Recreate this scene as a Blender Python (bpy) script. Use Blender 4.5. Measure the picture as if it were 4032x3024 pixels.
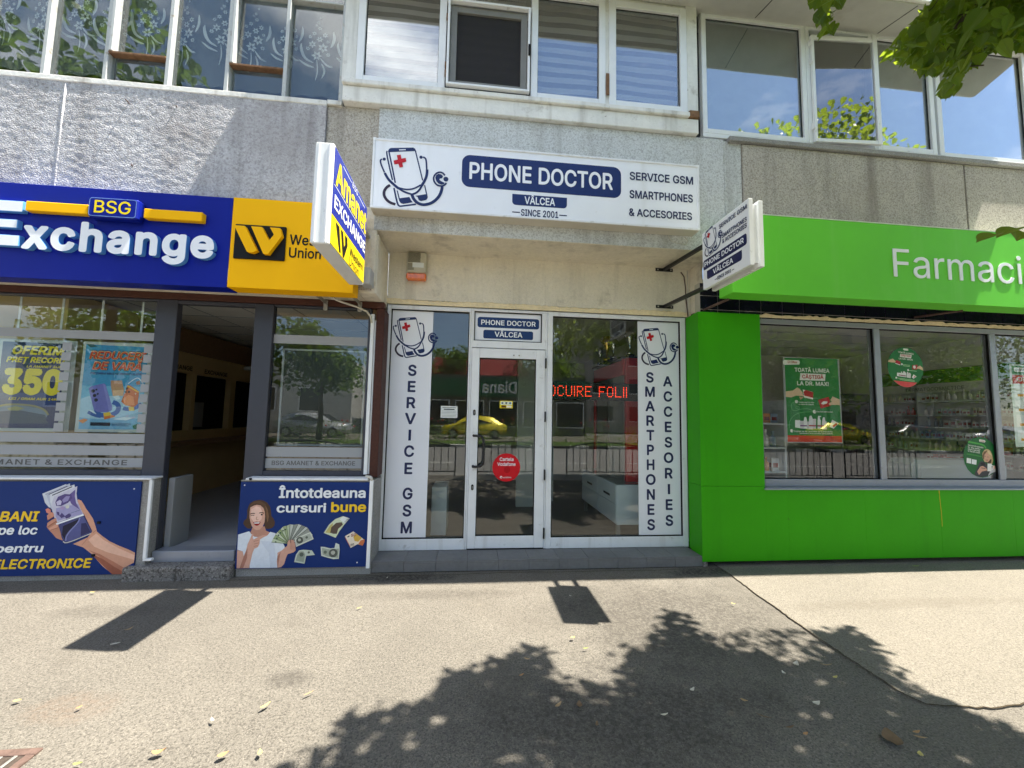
import bpy, bmesh, math, random
from mathutils import Vector, Matrix

scene = bpy.context.scene
for o in list(bpy.data.objects):
    bpy.data.objects.remove(o, do_unlink=True)
COL = scene.collection
R = math.radians
random.seed(7)

# ------------------------------------------------------------------ camera
cam = bpy.data.cameras.new('camera')
cam.sensor_width = 36.0
cam.lens = 36.0 * 1570.0 / 4032.0
cam.clip_start = 0.05
cam.clip_end = 2000.0
cam_ob = bpy.data.objects.new('camera', cam)
COL.objects.link(cam_ob)
yaw, pitch, roll = R(5.7278), R(4.6120), R(1.1054)
fwd = Vector((math.sin(yaw) * math.cos(pitch), math.cos(yaw) * math.cos(pitch), math.sin(pitch)))
r0 = Vector((math.cos(yaw), -math.sin(yaw), 0))
u0 = r0.cross(fwd)
right = r0 * math.cos(roll) + u0 * math.sin(roll)
upv = u0 * math.cos(roll) - r0 * math.sin(roll)
mw = Matrix((right, upv, -fwd)).transposed().to_4x4()
mw.translation = Vector((0, -4.16, 1.5))
cam_ob.matrix_world = mw
scene.camera = cam_ob
CAMP = Vector((0, -4.16, 1.5))


def view_px(p):
    """pixel of a point in the 2212 x 1659 view of the photograph (None when behind)"""
    q = Vector(p) - CAMP
    z = q.dot(fwd)
    if z < 0.05:
        return None
    k = 2212 / 4032
    return ((2016 + 1570 * q.dot(right) / z) * k, (1512 - 1570 * q.dot(upv) / z) * k)


# ------------------------------------------------------------------ sky, sun, exposure
SUN = Vector((0.43, -0.068, 1.0)).normalized()          # direction towards the sun
sun_el = math.asin(SUN.z)
sun_az = math.atan2(SUN.x, SUN.y)
world = bpy.data.worlds.new('World')
scene.world = world
world.use_nodes = True
wn = world.node_tree
wn.nodes.clear()
sky = wn.nodes.new('ShaderNodeTexSky')
sky.sky_type = 'NISHITA'
sky.sun_disc = False
sky.sun_elevation = sun_el
sky.sun_rotation = sun_az
sky.altitude = 250
sky.air_density = 1.0
sky.dust_density = 0.6
sky.ozone_density = 1.3
tcw = wn.nodes.new('ShaderNodeTexCoord')
mpw = wn.nodes.new('ShaderNodeMapping')
mpw.inputs['Scale'].default_value = (1.0, 1.0, 2.6)
mpw.inputs['Location'].default_value = (3.1, 0.4, 0.7)
nzw = wn.nodes.new('ShaderNodeTexNoise')
nzw.inputs['Scale'].default_value = 1.9
nzw.inputs['Detail'].default_value = 9
nzw.inputs['Roughness'].default_value = 0.58
rpw = wn.nodes.new('ShaderNodeMapRange')
rpw.inputs['From Min'].default_value = 0.49
rpw.inputs['From Max'].default_value = 0.68
mxw = wn.nodes.new('ShaderNodeMix')
mxw.data_type = 'RGBA'
mxw.inputs[7].default_value = (9.5, 9.6, 9.9, 1)
bgw = wn.nodes.new('ShaderNodeBackground')
bgw.inputs['Strength'].default_value = 0.088
otw = wn.nodes.new('ShaderNodeOutputWorld')
wn.links.new(tcw.outputs['Generated'], mpw.inputs['Vector'])
wn.links.new(mpw.outputs[0], nzw.inputs['Vector'])
wn.links.new(nzw.outputs['Fac'], rpw.inputs['Value'])
wn.links.new(rpw.outputs[0], mxw.inputs[0])
wn.links.new(sky.outputs[0], mxw.inputs[6])
wn.links.new(mxw.outputs[2], bgw.inputs['Color'])
wn.links.new(bgw.outputs[0], otw.inputs['Surface'])

sun = bpy.data.lights.new('sun', 'SUN')
sun.energy = 5.0
sun.angle = R(0.53)
sun.color = (1.0, 0.94, 0.84)
sun_ob = bpy.data.objects.new('sun', sun)
COL.objects.link(sun_ob)
sun_ob.location = (6, -4, 20)
sun_ob.rotation_euler = SUN.to_track_quat('Z', 'Y').to_euler()

vs = scene.view_settings
vs.view_transform = 'Standard'
vs.look = 'None'
vs.gamma = 1.0
vs.use_curve_mapping = False
vs.exposure = 1.75
scene.render.engine = 'CYCLES'
cy = scene.cycles
cy.max_bounces = 7
cy.diffuse_bounces = 3
cy.glossy_bounces = 3
cy.transparent_max_bounces = 14
cy.transmission_bounces = 4
cy.caustics_reflective = False
cy.caustics_refractive = False
cy.use_denoising = True
cy.use_adaptive_sampling = True
cy.adaptive_threshold = 0.02
cy.sample_clamp_indirect = 6.0

# ------------------------------------------------------------------ helpers
GZ = 0.05          # height of the pavement


def lin(c):
    out = []
    for v in c[:3]:
        v /= 255.0
        out.append(v / 12.92 if v <= 0.04045 else ((v + 0.055) / 1.055) ** 2.4)
    return (*out, 1.0)


def thing(name, label, cat, loc=(0, 0, 0), group=None):
    o = bpy.data.objects.new(name, None)
    COL.objects.link(o)
    o.empty_display_size = 0.1
    o.location = loc
    tag(o, label, cat, group)
    return o


def tag(o, label=None, cat=None, group=None, kind=None):
    if label: o['label'] = label
    if cat: o['category'] = cat
    if group: o['group'] = group
    if kind: o['kind'] = kind
    return o


def put(o, parent):
    if parent is not None:
        o.parent = parent
        if parent.type == 'EMPTY':
            o.matrix_parent_inverse = Matrix.Translation(-parent.location)
    return o


def sub(name, parent, loc, label=None):
    o = bpy.data.objects.new(name, None)
    COL.objects.link(o)
    o.empty_display_size = 0.05
    o.location = loc
    put(o, parent)
    if label: o['label'] = label
    return o


def obj(name, me, mats, parent=None, smooth=False):
    if not isinstance(mats, (list, tuple)):
        mats = [mats]
    for m in mats:
        me.materials.append(m)
    if smooth:
        for p in me.polygons:
            p.use_smooth = True
    o = bpy.data.objects.new(name, me)
    COL.objects.link(o)
    return put(o, parent)


def pyd(name, verts, faces, mats, parent=None, smooth=False):
    me = bpy.data.meshes.new(name)
    me.from_pydata([tuple(v) for v in verts], [], faces)
    me.update()
    return obj(name, me, mats, parent, smooth)


def add_box(bm, x0, x1, y0, y1, z0, z1, bev=0.0, mi=0):
    if x1 < x0: x0, x1 = x1, x0
    if y1 < y0: y0, y1 = y1, y0
    if z1 < z0: z0, z1 = z1, z0
    v = [bm.verts.new(p) for p in ((x0, y0, z0), (x1, y0, z0), (x1, y1, z0), (x0, y1, z0),
                                   (x0, y0, z1), (x1, y0, z1), (x1, y1, z1), (x0, y1, z1))]
    fs = [bm.faces.new([v[i] for i in f]) for f in
          ((3, 2, 1, 0), (4, 5, 6, 7), (0, 1, 5, 4), (1, 2, 6, 5), (2, 3, 7, 6), (3, 0, 4, 7))]
    for f in fs: f.material_index = mi
    if bev > 0:
        es = set(e for f in fs for e in f.edges)
        r = bmesh.ops.bevel(bm, geom=list(es), offset=bev, segments=1, affect='EDGES', profile=0.5)
        for f in r['faces']: f.material_index = mi
    return fs


def fin(name, bm, mats, parent=None, smooth=False):
    me = bpy.data.meshes.new(name)
    bm.to_mesh(me)
    bm.free()
    return obj(name, me, mats, parent, smooth)


def box(name, x0, x1, y0, y1, z0, z1, m, parent=None, bev=0.0):
    bm = bmesh.new()
    add_box(bm, x0, x1, y0, y1, z0, z1, bev)
    return fin(name, bm, m, parent)


def boxes(name, lst, m, parent=None, bev=0.0):
    bm = bmesh.new()
    for b in lst:
        add_box(bm, *b, bev=bev)
    return fin(name, bm, m, parent)


def ring_frame(name, x0, x1, z0, z1, y0, y1, w, m, parent=None, bev=0.002, wb=None, wt=None):
    """four bars of a window frame round an opening, mitred look by butted bars"""
    wb = w if wb is None else wb
    wt = w if wt is None else wt
    return boxes(name, [(x0, x0 + w, y0, y1, z0, z1), (x1 - w, x1, y0, y1, z0, z1),
                        (x0 + w, x1 - w, y0 + .0015, y1 - .0015, z0, z0 + wb),
                        (x0 + w, x1 - w, y0 + .0015, y1 - .0015, z1 - wt, z1)], m, parent, bev)


def tube_bm(bm, pts, rad, n=8, caps=True, mi=0):
    pts = [Vector(p) for p in pts]
    rads = rad if isinstance(rad, (list, tuple)) else [rad] * len(pts)
    rings = []
    ref = None
    for i, p in enumerate(pts):
        d = (pts[min(i + 1, len(pts) - 1)] - pts[max(i - 1, 0)]).normalized()
        if ref is None:
            ref = Vector((0, 0, 1)) if abs(d.z) < 0.9 else Vector((1, 0, 0))
        a = d.cross(ref)
        if a.length < 1e-5: a = d.orthogonal()
        a.normalize()
        b = d.cross(a).normalized()
        ref = a.cross(d)
        rings.append([bm.verts.new(p + (a * math.cos(2 * math.pi * k / n) + b * math.sin(2 * math.pi * k / n)) * rads[i]) for k in range(n)])
    for i in range(len(rings) - 1):
        for k in range(n):
            f = bm.faces.new((rings[i][k], rings[i][(k + 1) % n], rings[i + 1][(k + 1) % n], rings[i + 1][k]))
            f.smooth = True
            f.material_index = mi
    if caps:
        bm.faces.new(rings[0]).material_index = mi
        bm.faces.new(list(reversed(rings[-1]))).material_index = mi


def tube(name, pts, rad, m, parent=None, n=8):
    bm = bmesh.new()
    tube_bm(bm, pts, rad, n)
    bmesh.ops.recalc_face_normals(bm, faces=bm.faces)
    return fin(name, bm, m, parent)


def lathe_bm(bm, prof, cx, cy, z0, n=16, mi=0):
    rings = [[bm.verts.new((cx + r * math.cos(2 * math.pi * k / n), cy + r * math.sin(2 * math.pi * k / n), z0 + z)) for k in range(n)] for r, z in prof]
    for i in range(len(rings) - 1):
        for k in range(n):
            f = bm.faces.new((rings[i][k], rings[i][(k + 1) % n], rings[i + 1][(k + 1) % n], rings[i + 1][k]))
            f.smooth = True
            f.material_index = mi
    bm.faces.new(list(reversed(rings[0]))).material_index = mi
    bm.faces.new(rings[-1]).material_index = mi


def lathe(name, prof, cx, cy, z0, m, parent=None, n=16):
    bm = bmesh.new()
    lathe_bm(bm, prof, cx, cy, z0, n)
    return fin(name, bm, m, parent)


def cube_of(pts_lo, pts_hi, name, m, parent=None):
    """a prism between two outlines with the same number of points"""
    n = len(pts_lo)
    v = list(pts_lo) + list(pts_hi)
    f = [tuple(range(n)), tuple(reversed(range(n, 2 * n)))]
    f += [(i, i + n, (i + 1) % n + n, (i + 1) % n) for i in range(n)]
    bm = bmesh.new()
    bv = [bm.verts.new(p) for p in v]
    for q in f: bm.faces.new([bv[i] for i in q])
    bmesh.ops.recalc_face_normals(bm, faces=bm.faces)
    return fin(name, bm, m, parent)


# ------------------------------------------------------------------ materials
MATS = {}


def mat(name, rgb, rough=0.6, spec=0.4, metal=0.0, var=None, var2=None, bump=None, stain=None, coat=0.0, streak=None):
    """rgb 0..255 sRGB.  var=(scale, amount): fine light/dark mottling; var2: a second, larger one;
    bump=(scale, height); stain=(scale, lo, hi, rgb): patches of another colour; coat: clear gloss"""
    if name in MATS: return MATS[name]
    m = bpy.data.materials.new(name)
    m.use_nodes = True
    nt = m.node_tree
    b = nt.nodes['Principled BSDF']
    b.inputs['Base Color'].default_value = lin(rgb)
    b.inputs['Roughness'].default_value = rough
    b.inputs['Metallic'].default_value = metal
    b.inputs['Specular IOR Level'].default_value = spec
    if coat:
        b.inputs['Coat Weight'].default_value = coat
        b.inputs['Coat Roughness'].default_value = 0.08
    tc = nt.nodes.new('ShaderNodeTexCoord')
    cur = None

    def noise(scale, detail=4, rough_=0.6):
        n = nt.nodes.new('ShaderNodeTexNoise')
        n.inputs['Scale'].default_value = scale
        n.inputs['Detail'].default_value = detail
        n.inputs['Roughness'].default_value = rough_
        nt.links.new(tc.outputs['Object'], n.inputs['Vector'])
        return n

    def rng(src, a, b_, c, d):
        r = nt.nodes.new('ShaderNodeMapRange')
        for k, v in zip(('From Min', 'From Max', 'To Min', 'To Max'), (a, b_, c, d)):
            r.inputs[k].default_value = v
        nt.links.new(src, r.inputs['Value'])
        return r.outputs[0]

    for v in (var, var2):
        if not v: continue
        n = noise(v[0])
        f = rng(n.outputs['Fac'], 0.3, 0.7, 1 - v[1], 1 + v[1])
        mx = nt.nodes.new('ShaderNodeMix')
        mx.data_type = 'RGBA'
        mx.blend_type = 'MULTIPLY'
        mx.inputs[0].default_value = 1
        if cur is None: mx.inputs[6].default_value = lin(rgb)
        else: nt.links.new(cur, mx.inputs[6])
        nt.links.new(f, mx.inputs[7])
        cur = mx.outputs[2]
    if stain:
        sts = stain if isinstance(stain, list) else [stain]
        for st in sts:
            n = noise(st[0], 5, 0.65)
            f = rng(n.outputs['Fac'], st[1], st[2], 0, 1)
            mx = nt.nodes.new('ShaderNodeMix')
            mx.data_type = 'RGBA'
            nt.links.new(f, mx.inputs[0])
            if cur is None: mx.inputs[6].default_value = lin(rgb)
            else: nt.links.new(cur, mx.inputs[6])
            mx.inputs[7].default_value = lin(st[3])
            cur = mx.outputs[2]
    if streak:
        # rain streaks: noise drawn out along the vertical
        mp = nt.nodes.new('ShaderNodeMapping')
        mp.inputs['Scale'].default_value = (1, 1, 0.07)
        nt.links.new(tc.outputs['Object'], mp.inputs['Vector'])
        n = noise(streak[0], 4, 0.6)
        nt.links.new(mp.outputs[0], n.inputs['Vector'])
        f = rng(n.outputs['Fac'], streak[1], streak[2], 0, streak[4] if len(streak) > 4 else 0.8)
        mx = nt.nodes.new('ShaderNodeMix')
        mx.data_type = 'RGBA'
        nt.links.new(f, mx.inputs[0])
        if cur is None: mx.inputs[6].default_value = lin(rgb)
        else: nt.links.new(cur, mx.inputs[6])
        mx.inputs[7].default_value = lin(streak[3])
        cur = mx.outputs[2]
    if cur is not None:
        nt.links.new(cur, b.inputs['Base Color'])
    if bump:
        n = noise(bump[0], 4, 0.6)
        bp = nt.nodes.new('ShaderNodeBump')
        bp.inputs['Strength'].default_value = 1.0
        bp.inputs['Distance'].default_value = bump[1]
        nt.links.new(n.outputs['Fac'], bp.inputs['Height'])
        nt.links.new(bp.outputs[0], b.inputs['Normal'])
    MATS[name] = m
    return m


def ink(rgb, rough=0.45):
    rgb = tuple(int(v) for v in rgb)
    return mat('ink_%d_%d_%d' % rgb, rgb, rough, 0.25, var=(38, 0.05), var2=(7, 0.05))


def glass(name, tint=(0.93, 0.96, 0.95), boost=2.2, rough=0.0, wav=0.0, wscale=3.0):
    if name in MATS: return MATS[name]
    m = bpy.data.materials.new(name)
    m.use_nodes = True
    nt = m.node_tree
    nt.nodes.clear()
    out = nt.nodes.new('ShaderNodeOutputMaterial')
    # Schlick reflectance, the same seen from either side of the pane
    geo = nt.nodes.new('ShaderNodeNewGeometry')
    dp = nt.nodes.new('ShaderNodeVectorMath')
    dp.operation = 'DOT_PRODUCT'
    nt.links.new(geo.outputs['Incoming'], dp.inputs[0])
    nt.links.new(geo.outputs['Normal'], dp.inputs[1])

    def ma(op, a, b, clamp=False):
        n = nt.nodes.new('ShaderNodeMath')
        n.operation = op
        n.use_clamp = clamp
        for k, v in enumerate((a, b)):
            if hasattr(v, 'is_output'): nt.links.new(v, n.inputs[k])
            else: n.inputs[k].default_value = v
        return n.outputs[0]
    f5 = ma('POWER', ma('SUBTRACT', 1.0, ma('ABSOLUTE', dp.outputs['Value'], 0.0), True), 5.0)
    refl = ma('MULTIPLY', ma('ADD', ma('MULTIPLY', f5, 0.96), 0.04), boost, True)
    tr = nt.nodes.new('ShaderNodeBsdfTransparent')
    tr.inputs[0].default_value = (*tint, 1)
    gl = nt.nodes.new('ShaderNodeBsdfGlossy')
    gl.inputs['Roughness'].default_value = rough
    gl.inputs['Color'].default_value = (1, 1, 1, 1)
    mx = nt.nodes.new('ShaderNodeMixShader')
    nt.links.new(refl, mx.inputs[0])
    nt.links.new(tr.outputs[0], mx.inputs[1])
    nt.links.new(gl.outputs[0], mx.inputs[2])
    nt.links.new(mx.outputs[0], out.inputs[0])
    if wav:
        tc = nt.nodes.new('ShaderNodeTexCoord')
        n = nt.nodes.new('ShaderNodeTexNoise')
        n.inputs['Scale'].default_value = wscale
        n.inputs['Detail'].default_value = 1
        bp = nt.nodes.new('ShaderNodeBump')
        bp.inputs['Distance'].default_value = wav
        nt.links.new(tc.outputs['Object'], n.inputs['Vector'])
        nt.links.new(n.outputs['Fac'], bp.inputs['Height'])
        nt.links.new(bp.outputs[0], gl.inputs['Normal'])
    MATS[name] = m
    return m


def emit(name, rgb, s):
    if name in MATS: return MATS[name]
    m = bpy.data.materials.new(name)
    m.use_nodes = True
    b = m.node_tree.nodes['Principled BSDF']
    b.inputs['Base Color'].default_value = lin(rgb)
    b.inputs['Emission Color'].default_value = lin(rgb)
    b.inputs['Emission Strength'].default_value = s
    MATS[name] = m
    return m


def sheer(name, rgb, opac):
    """thin cloth: partly see-through"""
    if name in MATS: return MATS[name]
    m = bpy.data.materials.new(name)
    m.use_nodes = True
    nt = m.node_tree
    b = nt.nodes['Principled BSDF']
    b.inputs['Base Color'].default_value = lin(rgb)
    b.inputs['Roughness'].default_value = 0.9
    b.inputs['Alpha'].default_value = opac
    MATS[name] = m
    return m


# ------------------------------------------------------------------ flat print and lettering
class Plane:
    """a flat surface: origin, reading direction, up direction, outward normal"""
    def __init__(s, o, u, v):
        s.o, s.u, s.v = Vector(o), Vector(u), Vector(v)
        s.n = s.u.cross(s.v)

    def at(s, u, v, h=0.0):
        return s.o + s.u * u + s.v * v + s.n * h


def facade(y): return Plane((0, y, 0), (1, 0, 0), (0, 0, 1))


def stroke_quads(pts, w):
    pts = [Vector((p[0], p[1])) for p in pts]
    L, Rr = [], []
    for i, p in enumerate(pts):
        a = pts[max(i - 1, 0)]
        b = pts[min(i + 1, len(pts) - 1)]
        d = (b - a)
        d = d.normalized() if d.length > 1e-9 else Vector((1, 0))
        n = Vector((-d.y, d.x))
        L.append(p + n * w / 2)
        Rr.append(p - n * w / 2)
    return L, Rr


def smooth_pts(pts, it=1):
    for _ in range(it):
        if len(pts) < 3: return pts
        o = [pts[0]]
        for a, b in zip(pts[:-1], pts[1:]):
            o += [(a[0] * .75 + b[0] * .25, a[1] * .75 + b[1] * .25), (a[0] * .25 + b[0] * .75, a[1] * .25 + b[1] * .75)]
        o.append(pts[-1])
        pts = o
    return pts


def artwork(name, items, plane, parent, h0=0.001, step=0.00012, ou=0.0, ov=0.0, k=1.0, clip=None):
    """printed picture: each shape is a thin ink layer a hair above the one below"""
    verts, faces, mi = [], [], []
    mats, idx = [], {}
    h = h0

    def cut(pts):
        # keep the print inside its sheet (u0, u1, v0, v1)
        if not clip: return pts
        for axis, lim, sgn in ((0, clip[0], 1), (0, clip[1], -1), (1, clip[2], 1), (1, clip[3], -1)):
            out = []
            for i, p in enumerate(pts):
                q = pts[i - 1]
                pin, qin = (p[axis] - lim) * sgn >= 0, (q[axis] - lim) * sgn >= 0
                if pin != qin:
                    t = (lim - q[axis]) / (p[axis] - q[axis])
                    out.append((q[0] + (p[0] - q[0]) * t, q[1] + (p[1] - q[1]) * t))
                if pin: out.append(p)
            pts = out
            if len(pts) < 3: return []
        return pts

    def emitf(pts, c):
        pts = cut([(p[0], p[1]) for p in pts])
        if len(pts) < 3: return
        if c not in idx:
            idx[c] = len(mats)
            mats.append(ink(c))
        b = len(verts)
        verts.extend(plane.at(ou + p[0] * k, ov + p[1] * k, h) for p in pts)
        faces.append(tuple(range(b, b + len(pts))))
        mi.append(idx[c])

    for it in items:
        if it[0] == 'p':
            emitf(it[2], it[1])
        elif it[0] == 's':
            L, Rr = stroke_quads(smooth_pts(it[3], 2 if len(it[3]) > 2 else 0), it[2])
            for i in range(len(L) - 1):
                emitf([L[i], Rr[i], Rr[i + 1], L[i + 1]], it[1])
        else:
            (cu, cv), r = it[2], it[3]
            emitf([(cu + r * math.cos(a * math.pi / 10), cv + r * math.sin(a * math.pi / 10)) for a in range(20)], it[1])
        h += step
    # wind every face so that it faces outwards
    for i, f in enumerate(faces):
        nrm = Vector((0, 0, 0))
        for a in range(len(f)):
            p, q = verts[f[a]], verts[f[(a + 1) % len(f)]]
            nrm += p.cross(q)
        if nrm.dot(plane.n) < 0: faces[i] = tuple(reversed(f))
    o = pyd(name, verts, faces, mats, parent)
    for p, q in zip(o.data.polygons, mi): p.material_index = q
    return o


def rrect(u0, u1, v0, v1, r, n=5):
    pts = []
    for cu, cv, a0 in ((u1 - r, v1 - r, 0), (u0 + r, v1 - r, 90), (u0 + r, v0 + r, 180), (u1 - r, v0 + r, 270)):
        for i in range(n + 1):
            a = R(a0 + 90 * i / n)
            pts.append((cu + r * math.cos(a), cv + r * math.sin(a)))
    return pts


def lettering(body, plane, u0, u1, v0, cap, m, parent, h=0.003, bold=0.0, shear=0.0, ext=0.0, name='lettering', space=1.0, slope=0.0):
    """text with its ink fitted between u0 and u1, baseline v0, capital height cap"""
    cu = bpy.data.curves.new('txt', 'CURVE')
    cu.dimensions = '2D'
    cu.fill_mode = 'BOTH'
    cu.offset = 0.0
    cu.extrude = 0.5 if ext else 0.0
    pen = 0.0
    for ch in body:
        if ch == ' ':
            pen += 0.28 * space
            continue
        parts = GLYPH[('*' if ext > 0.02 else '') + ch].split('|')
        for cont in parts[1:]:
            pts = [tuple(int(v) / 1000 for v in q.split(',')) for q in cont.split()]
            sp = cu.splines.new('POLY')
            sp.points.add(len(pts) - 1)
            for pt, (x, y) in zip(sp.points, pts): pt.co = (pen + x + shear * y, y, 0, 1)
            sp.use_cyclic_u = True
        pen += int(parts[0]) / 1000 * space
    t = bpy.data.objects.new('txt', cu)
    COL.objects.link(t)
    dg = bpy.context.evaluated_depsgraph_get()
    me = bpy.data.meshes.new_from_object(t.evaluated_get(dg))
    bpy.data.objects.remove(t)
    bpy.data.curves.remove(cu)
    xs = [v.co.x for v in me.vertices]
    bd = 0.0 if ext else bold
    lo, hi = min(xs) - bd, max(xs) + bd
    kx = (u1 - u0) / (hi - lo)
    ky = cap / 0.70
    if not bd:
        for v in me.vertices:
            x = u0 + (v.co.x - lo) * kx
            d = h + ((v.co.z + 0.5) * ext if ext else 0)
            v.co = plane.at(x, v0 + v.co.y * ky + slope * (x - u0), d)
    else:
        # heavier weight: the same outline laid down several times, each a hair apart
        sv = [v.co.copy() for v in me.vertices]
        sf = [tuple(p.vertices) for p in me.polygons]
        nv, nf_ = [], []
        for k in range(9):
            a = 2 * math.pi * k / 8
            dx, dy = (0, 0) if k == 8 else (bd * math.cos(a), bd * math.sin(a))
            b0 = len(nv)
            for c in sv:
                x = u0 + (c.x + dx - lo) * kx
                nv.append(plane.at(x, v0 + (c.y + dy + bd * 0.5) * ky + slope * (x - u0), h + k * 0.00006))
            nf_ += [tuple(i + b0 for i in f) for f in sf]
        bpy.data.meshes.remove(me)
        me = bpy.data.meshes.new(name)
        me.from_pydata([tuple(v) for v in nv], [], nf_)
    me.name = name
    me.materials.clear()
    return obj(name, me, m, parent)

# ------------------------------------------------------------------ palette
m_white_alu = mat('white_aluminium', (232, 234, 236), 0.42, 0.3, var=(6, 0.04), stain=(9, 0.60, 0.82, (170, 166, 158)), streak=(9, 0.56, 0.8, (176, 172, 164), 0.5))
m_white_paint = mat('old_white_paint', (232, 231, 224), 0.6, 0.3, var=(14, 0.06), var2=(2.2, 0.07), bump=(40, 0.004),
                    stain=[(7, 0.56, 0.78, (166, 160, 148)), (16, 0.69, 0.74, (112, 80, 60))], streak=(7, 0.52, 0.76, (150, 144, 132), 0.7))
m_white_pvc = mat('white_pvc', (236, 238, 238), 0.35, 0.5, var=(5, 0.04), stain=(11, 0.64, 0.85, (168, 164, 154)))
m_lightbox = mat('lightbox_acrylic', (240, 243, 248), 0.3, 0.3, var=(3, 0.02), stain=(12, 0.66, 0.9, (206, 206, 204)), streak=(5, 0.58, 0.85, (206, 206, 202), 0.5))
m_anthracite = mat('anthracite_frame', (58, 60, 70), 0.42, 0.45, var=(8, 0.06))
m_alu_grey = mat('grey_aluminium', (150, 155, 166), 0.35, 0.5, 0.25, var=(6, 0.06), stain=(10, 0.6, 0.85, (120, 122, 126)))
m_brown = mat('brown_wood_trim', (72, 40, 30), 0.55, 0.3, var=(30, 0.18), bump=(60, 0.002))
m_rust = mat('rusty_steel', (98, 80, 72), 0.8, 0.2, var=(30, 0.3), bump=(60, 0.003))
m_black_metal = mat('black_painted_steel', (24, 24, 26), 0.42, 0.45)
m_gasket = mat('black_gasket', (14, 14, 15), 0.7, 0.2)
m_galv = mat('galvanised_steel', (172, 170, 164), 0.45, 0.5, 0.6, var=(25, 0.1))
m_cream = mat('cream_plaster', (230, 222, 203), 0.85, 0.15, var=(26, 0.06), var2=(1.6, 0.09), bump=(55, 0.012),
              stain=[(2.6, 0.57, 0.8, (150, 140, 124)), (38, 0.66, 0.75, (120, 108, 92))], streak=(4, 0.54, 0.8, (150, 142, 126), 0.6))
m_cream_ledge = mat('ochre_plaster', (238, 220, 180), 0.85, 0.15, var=(30, 0.08), var2=(3, 0.1), bump=(60, 0.010),
                    stain=(20, 0.64, 0.78, (142, 124, 98)))
m_soffit = mat('balcony_soffit', (206, 206, 198), 0.8, 0.15, var=(5, 0.05), var2=(1.1, 0.10), bump=(60, 0.003), stain=(1.5, 0.58, 0.85, (160, 152, 134)))
m_granite = mat('grey_granite_render', (150, 148, 144), 0.8, 0.2, var=(120, 0.30), var2=(5, 0.10), bump=(120, 0.004))
m_steptile = mat('grey_step_tile', (112, 112, 112), 0.55, 0.35, var=(30, 0.08), var2=(4, 0.10), bump=(90, 0.0012), stain=(13, 0.62, 0.8, (88, 86, 84)))
m_grout = mat('tile_grout', (84, 82, 78), 0.9, 0.1)
m_navy_tile = mat('navy_glazed_tile', (22, 24, 38), 0.16, 0.5, var=(9, 0.5), bump=(7, 0.012))
m_tile_grout = mat('pale_grout', (190, 186, 172), 0.9, 0.1)
m_green = mat('green_cladding', (58, 158, 14), 0.5, 0.12, var=(2.0, 0.05), var2=(40, 0.02), stain=[(11, 0.69, 0.76, (58, 128, 30)), (70, 0.735, 0.76, (150, 160, 130))], streak=(3.5, 0.56, 0.85, (44, 128, 16), 0.6))
m_green_sign = mat('green_sign_sheet', (108, 210, 62), 0.5, 0.15, var=(1.6, 0.05), stain=[(3, 0.6, 0.9, (122, 214, 80)), (60, 0.735, 0.76, (190, 206, 180))], streak=(5, 0.56, 0.82, (132, 214, 96), 0.6))
m_blue_sign = mat('blue_sign_sheet', (14, 32, 140), 0.45, 0.14, var=(2.5, 0.07), stain=(5, 0.62, 0.9, (34, 54, 150)))
m_yellow_sign = mat('yellow_sign_sheet', (255, 190, 6), 0.5, 0.12, var=(2.5, 0.03))
m_yellow_lit = mat('yellow_acrylic', (255, 222, 20), 0.3, 0.45)
m_blue_lit = mat('blue_acrylic', (28, 46, 150), 0.26, 0.5)
m_white_letter = mat('white_acrylic_letter', (242, 244, 248), 0.3, 0.45)
m_blue_edge = mat('pale_blue_letter_side', (96, 160, 220), 0.4, 0.4)
m_poster_blue = mat('poster_navy_blue', (28, 52, 112), 0.5, 0.15, var=(1.7, 0.05))
m_navy = mat('navy_print', (28, 46, 100), 0.4, 0.4)
m_navy_text = mat('navy_lettering', (26, 38, 84), 0.42, 0.4)
m_vinyl = mat('white_vinyl_film', (238, 240, 246), 0.4, 0.25, var=(2, 0.03))
m_frost = mat('frosted_band', (156, 158, 160), 0.5, 0.35)
m_frost_txt = mat('frosted_band_letter', (96, 94, 92), 0.6, 0.3)
m_glass = glass('shop_glass', boost=1.45, wav=0.00012, wscale=2.5)
m_glass_ph = glass('pharmacy_glass', tint=(0.97, 0.98, 0.98), boost=0.95, wav=0.00012, wscale=2.5)
m_glass_up = glass('window_glass', tint=(0.86, 0.9, 0.9), boost=5.0, wav=0.0006, wscale=2.0)
m_glass_old = glass('old_window_glass', tint=(0.90, 0.93, 0.92), boost=1.8, wav=0.0012, wscale=3.0)
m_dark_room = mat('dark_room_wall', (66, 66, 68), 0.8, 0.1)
m_room_grey = mat('shop_wall_grey', (206, 204, 198), 0.8, 0.15, var=(4, 0.03))
m_room_white = mat('shop_ceiling_white', (238, 236, 230), 0.8, 0.15, var=(4, 0.03))
m_floor_dark = mat('shop_floor_dark', (92, 84, 76), 0.45, 0.3, var=(12, 0.1))
m_floor_grey = mat('shop_floor_grey', (170, 172, 176), 0.4, 0.35, var=(9, 0.06))
m_wood = mat('oak_veneer', (150, 120, 88), 0.5, 0.3, var=(22, 0.12))
m_ochre = mat('yellow_counter_panel', (214, 190, 140), 0.5, 0.3, var=(3, 0.05))
m_black = mat('matt_black', (12, 12, 13), 0.6, 0.25)
m_white_furn = mat('white_laminate', (214, 220, 220), 0.35, 0.4)
m_red_furn = mat('red_laminate', (186, 24, 26), 0.35, 0.4)
m_silver = mat('silver_cup', (200, 200, 196), 0.15, 0.5, 1.0)
m_gold = mat('gold_cup', (226, 186, 92), 0.18, 0.5, 1.0)
m_amber = mat('amber_lens', (232, 112, 18), 0.2, 0.5, coat=0.5, var=(30, 0.2))
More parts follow.
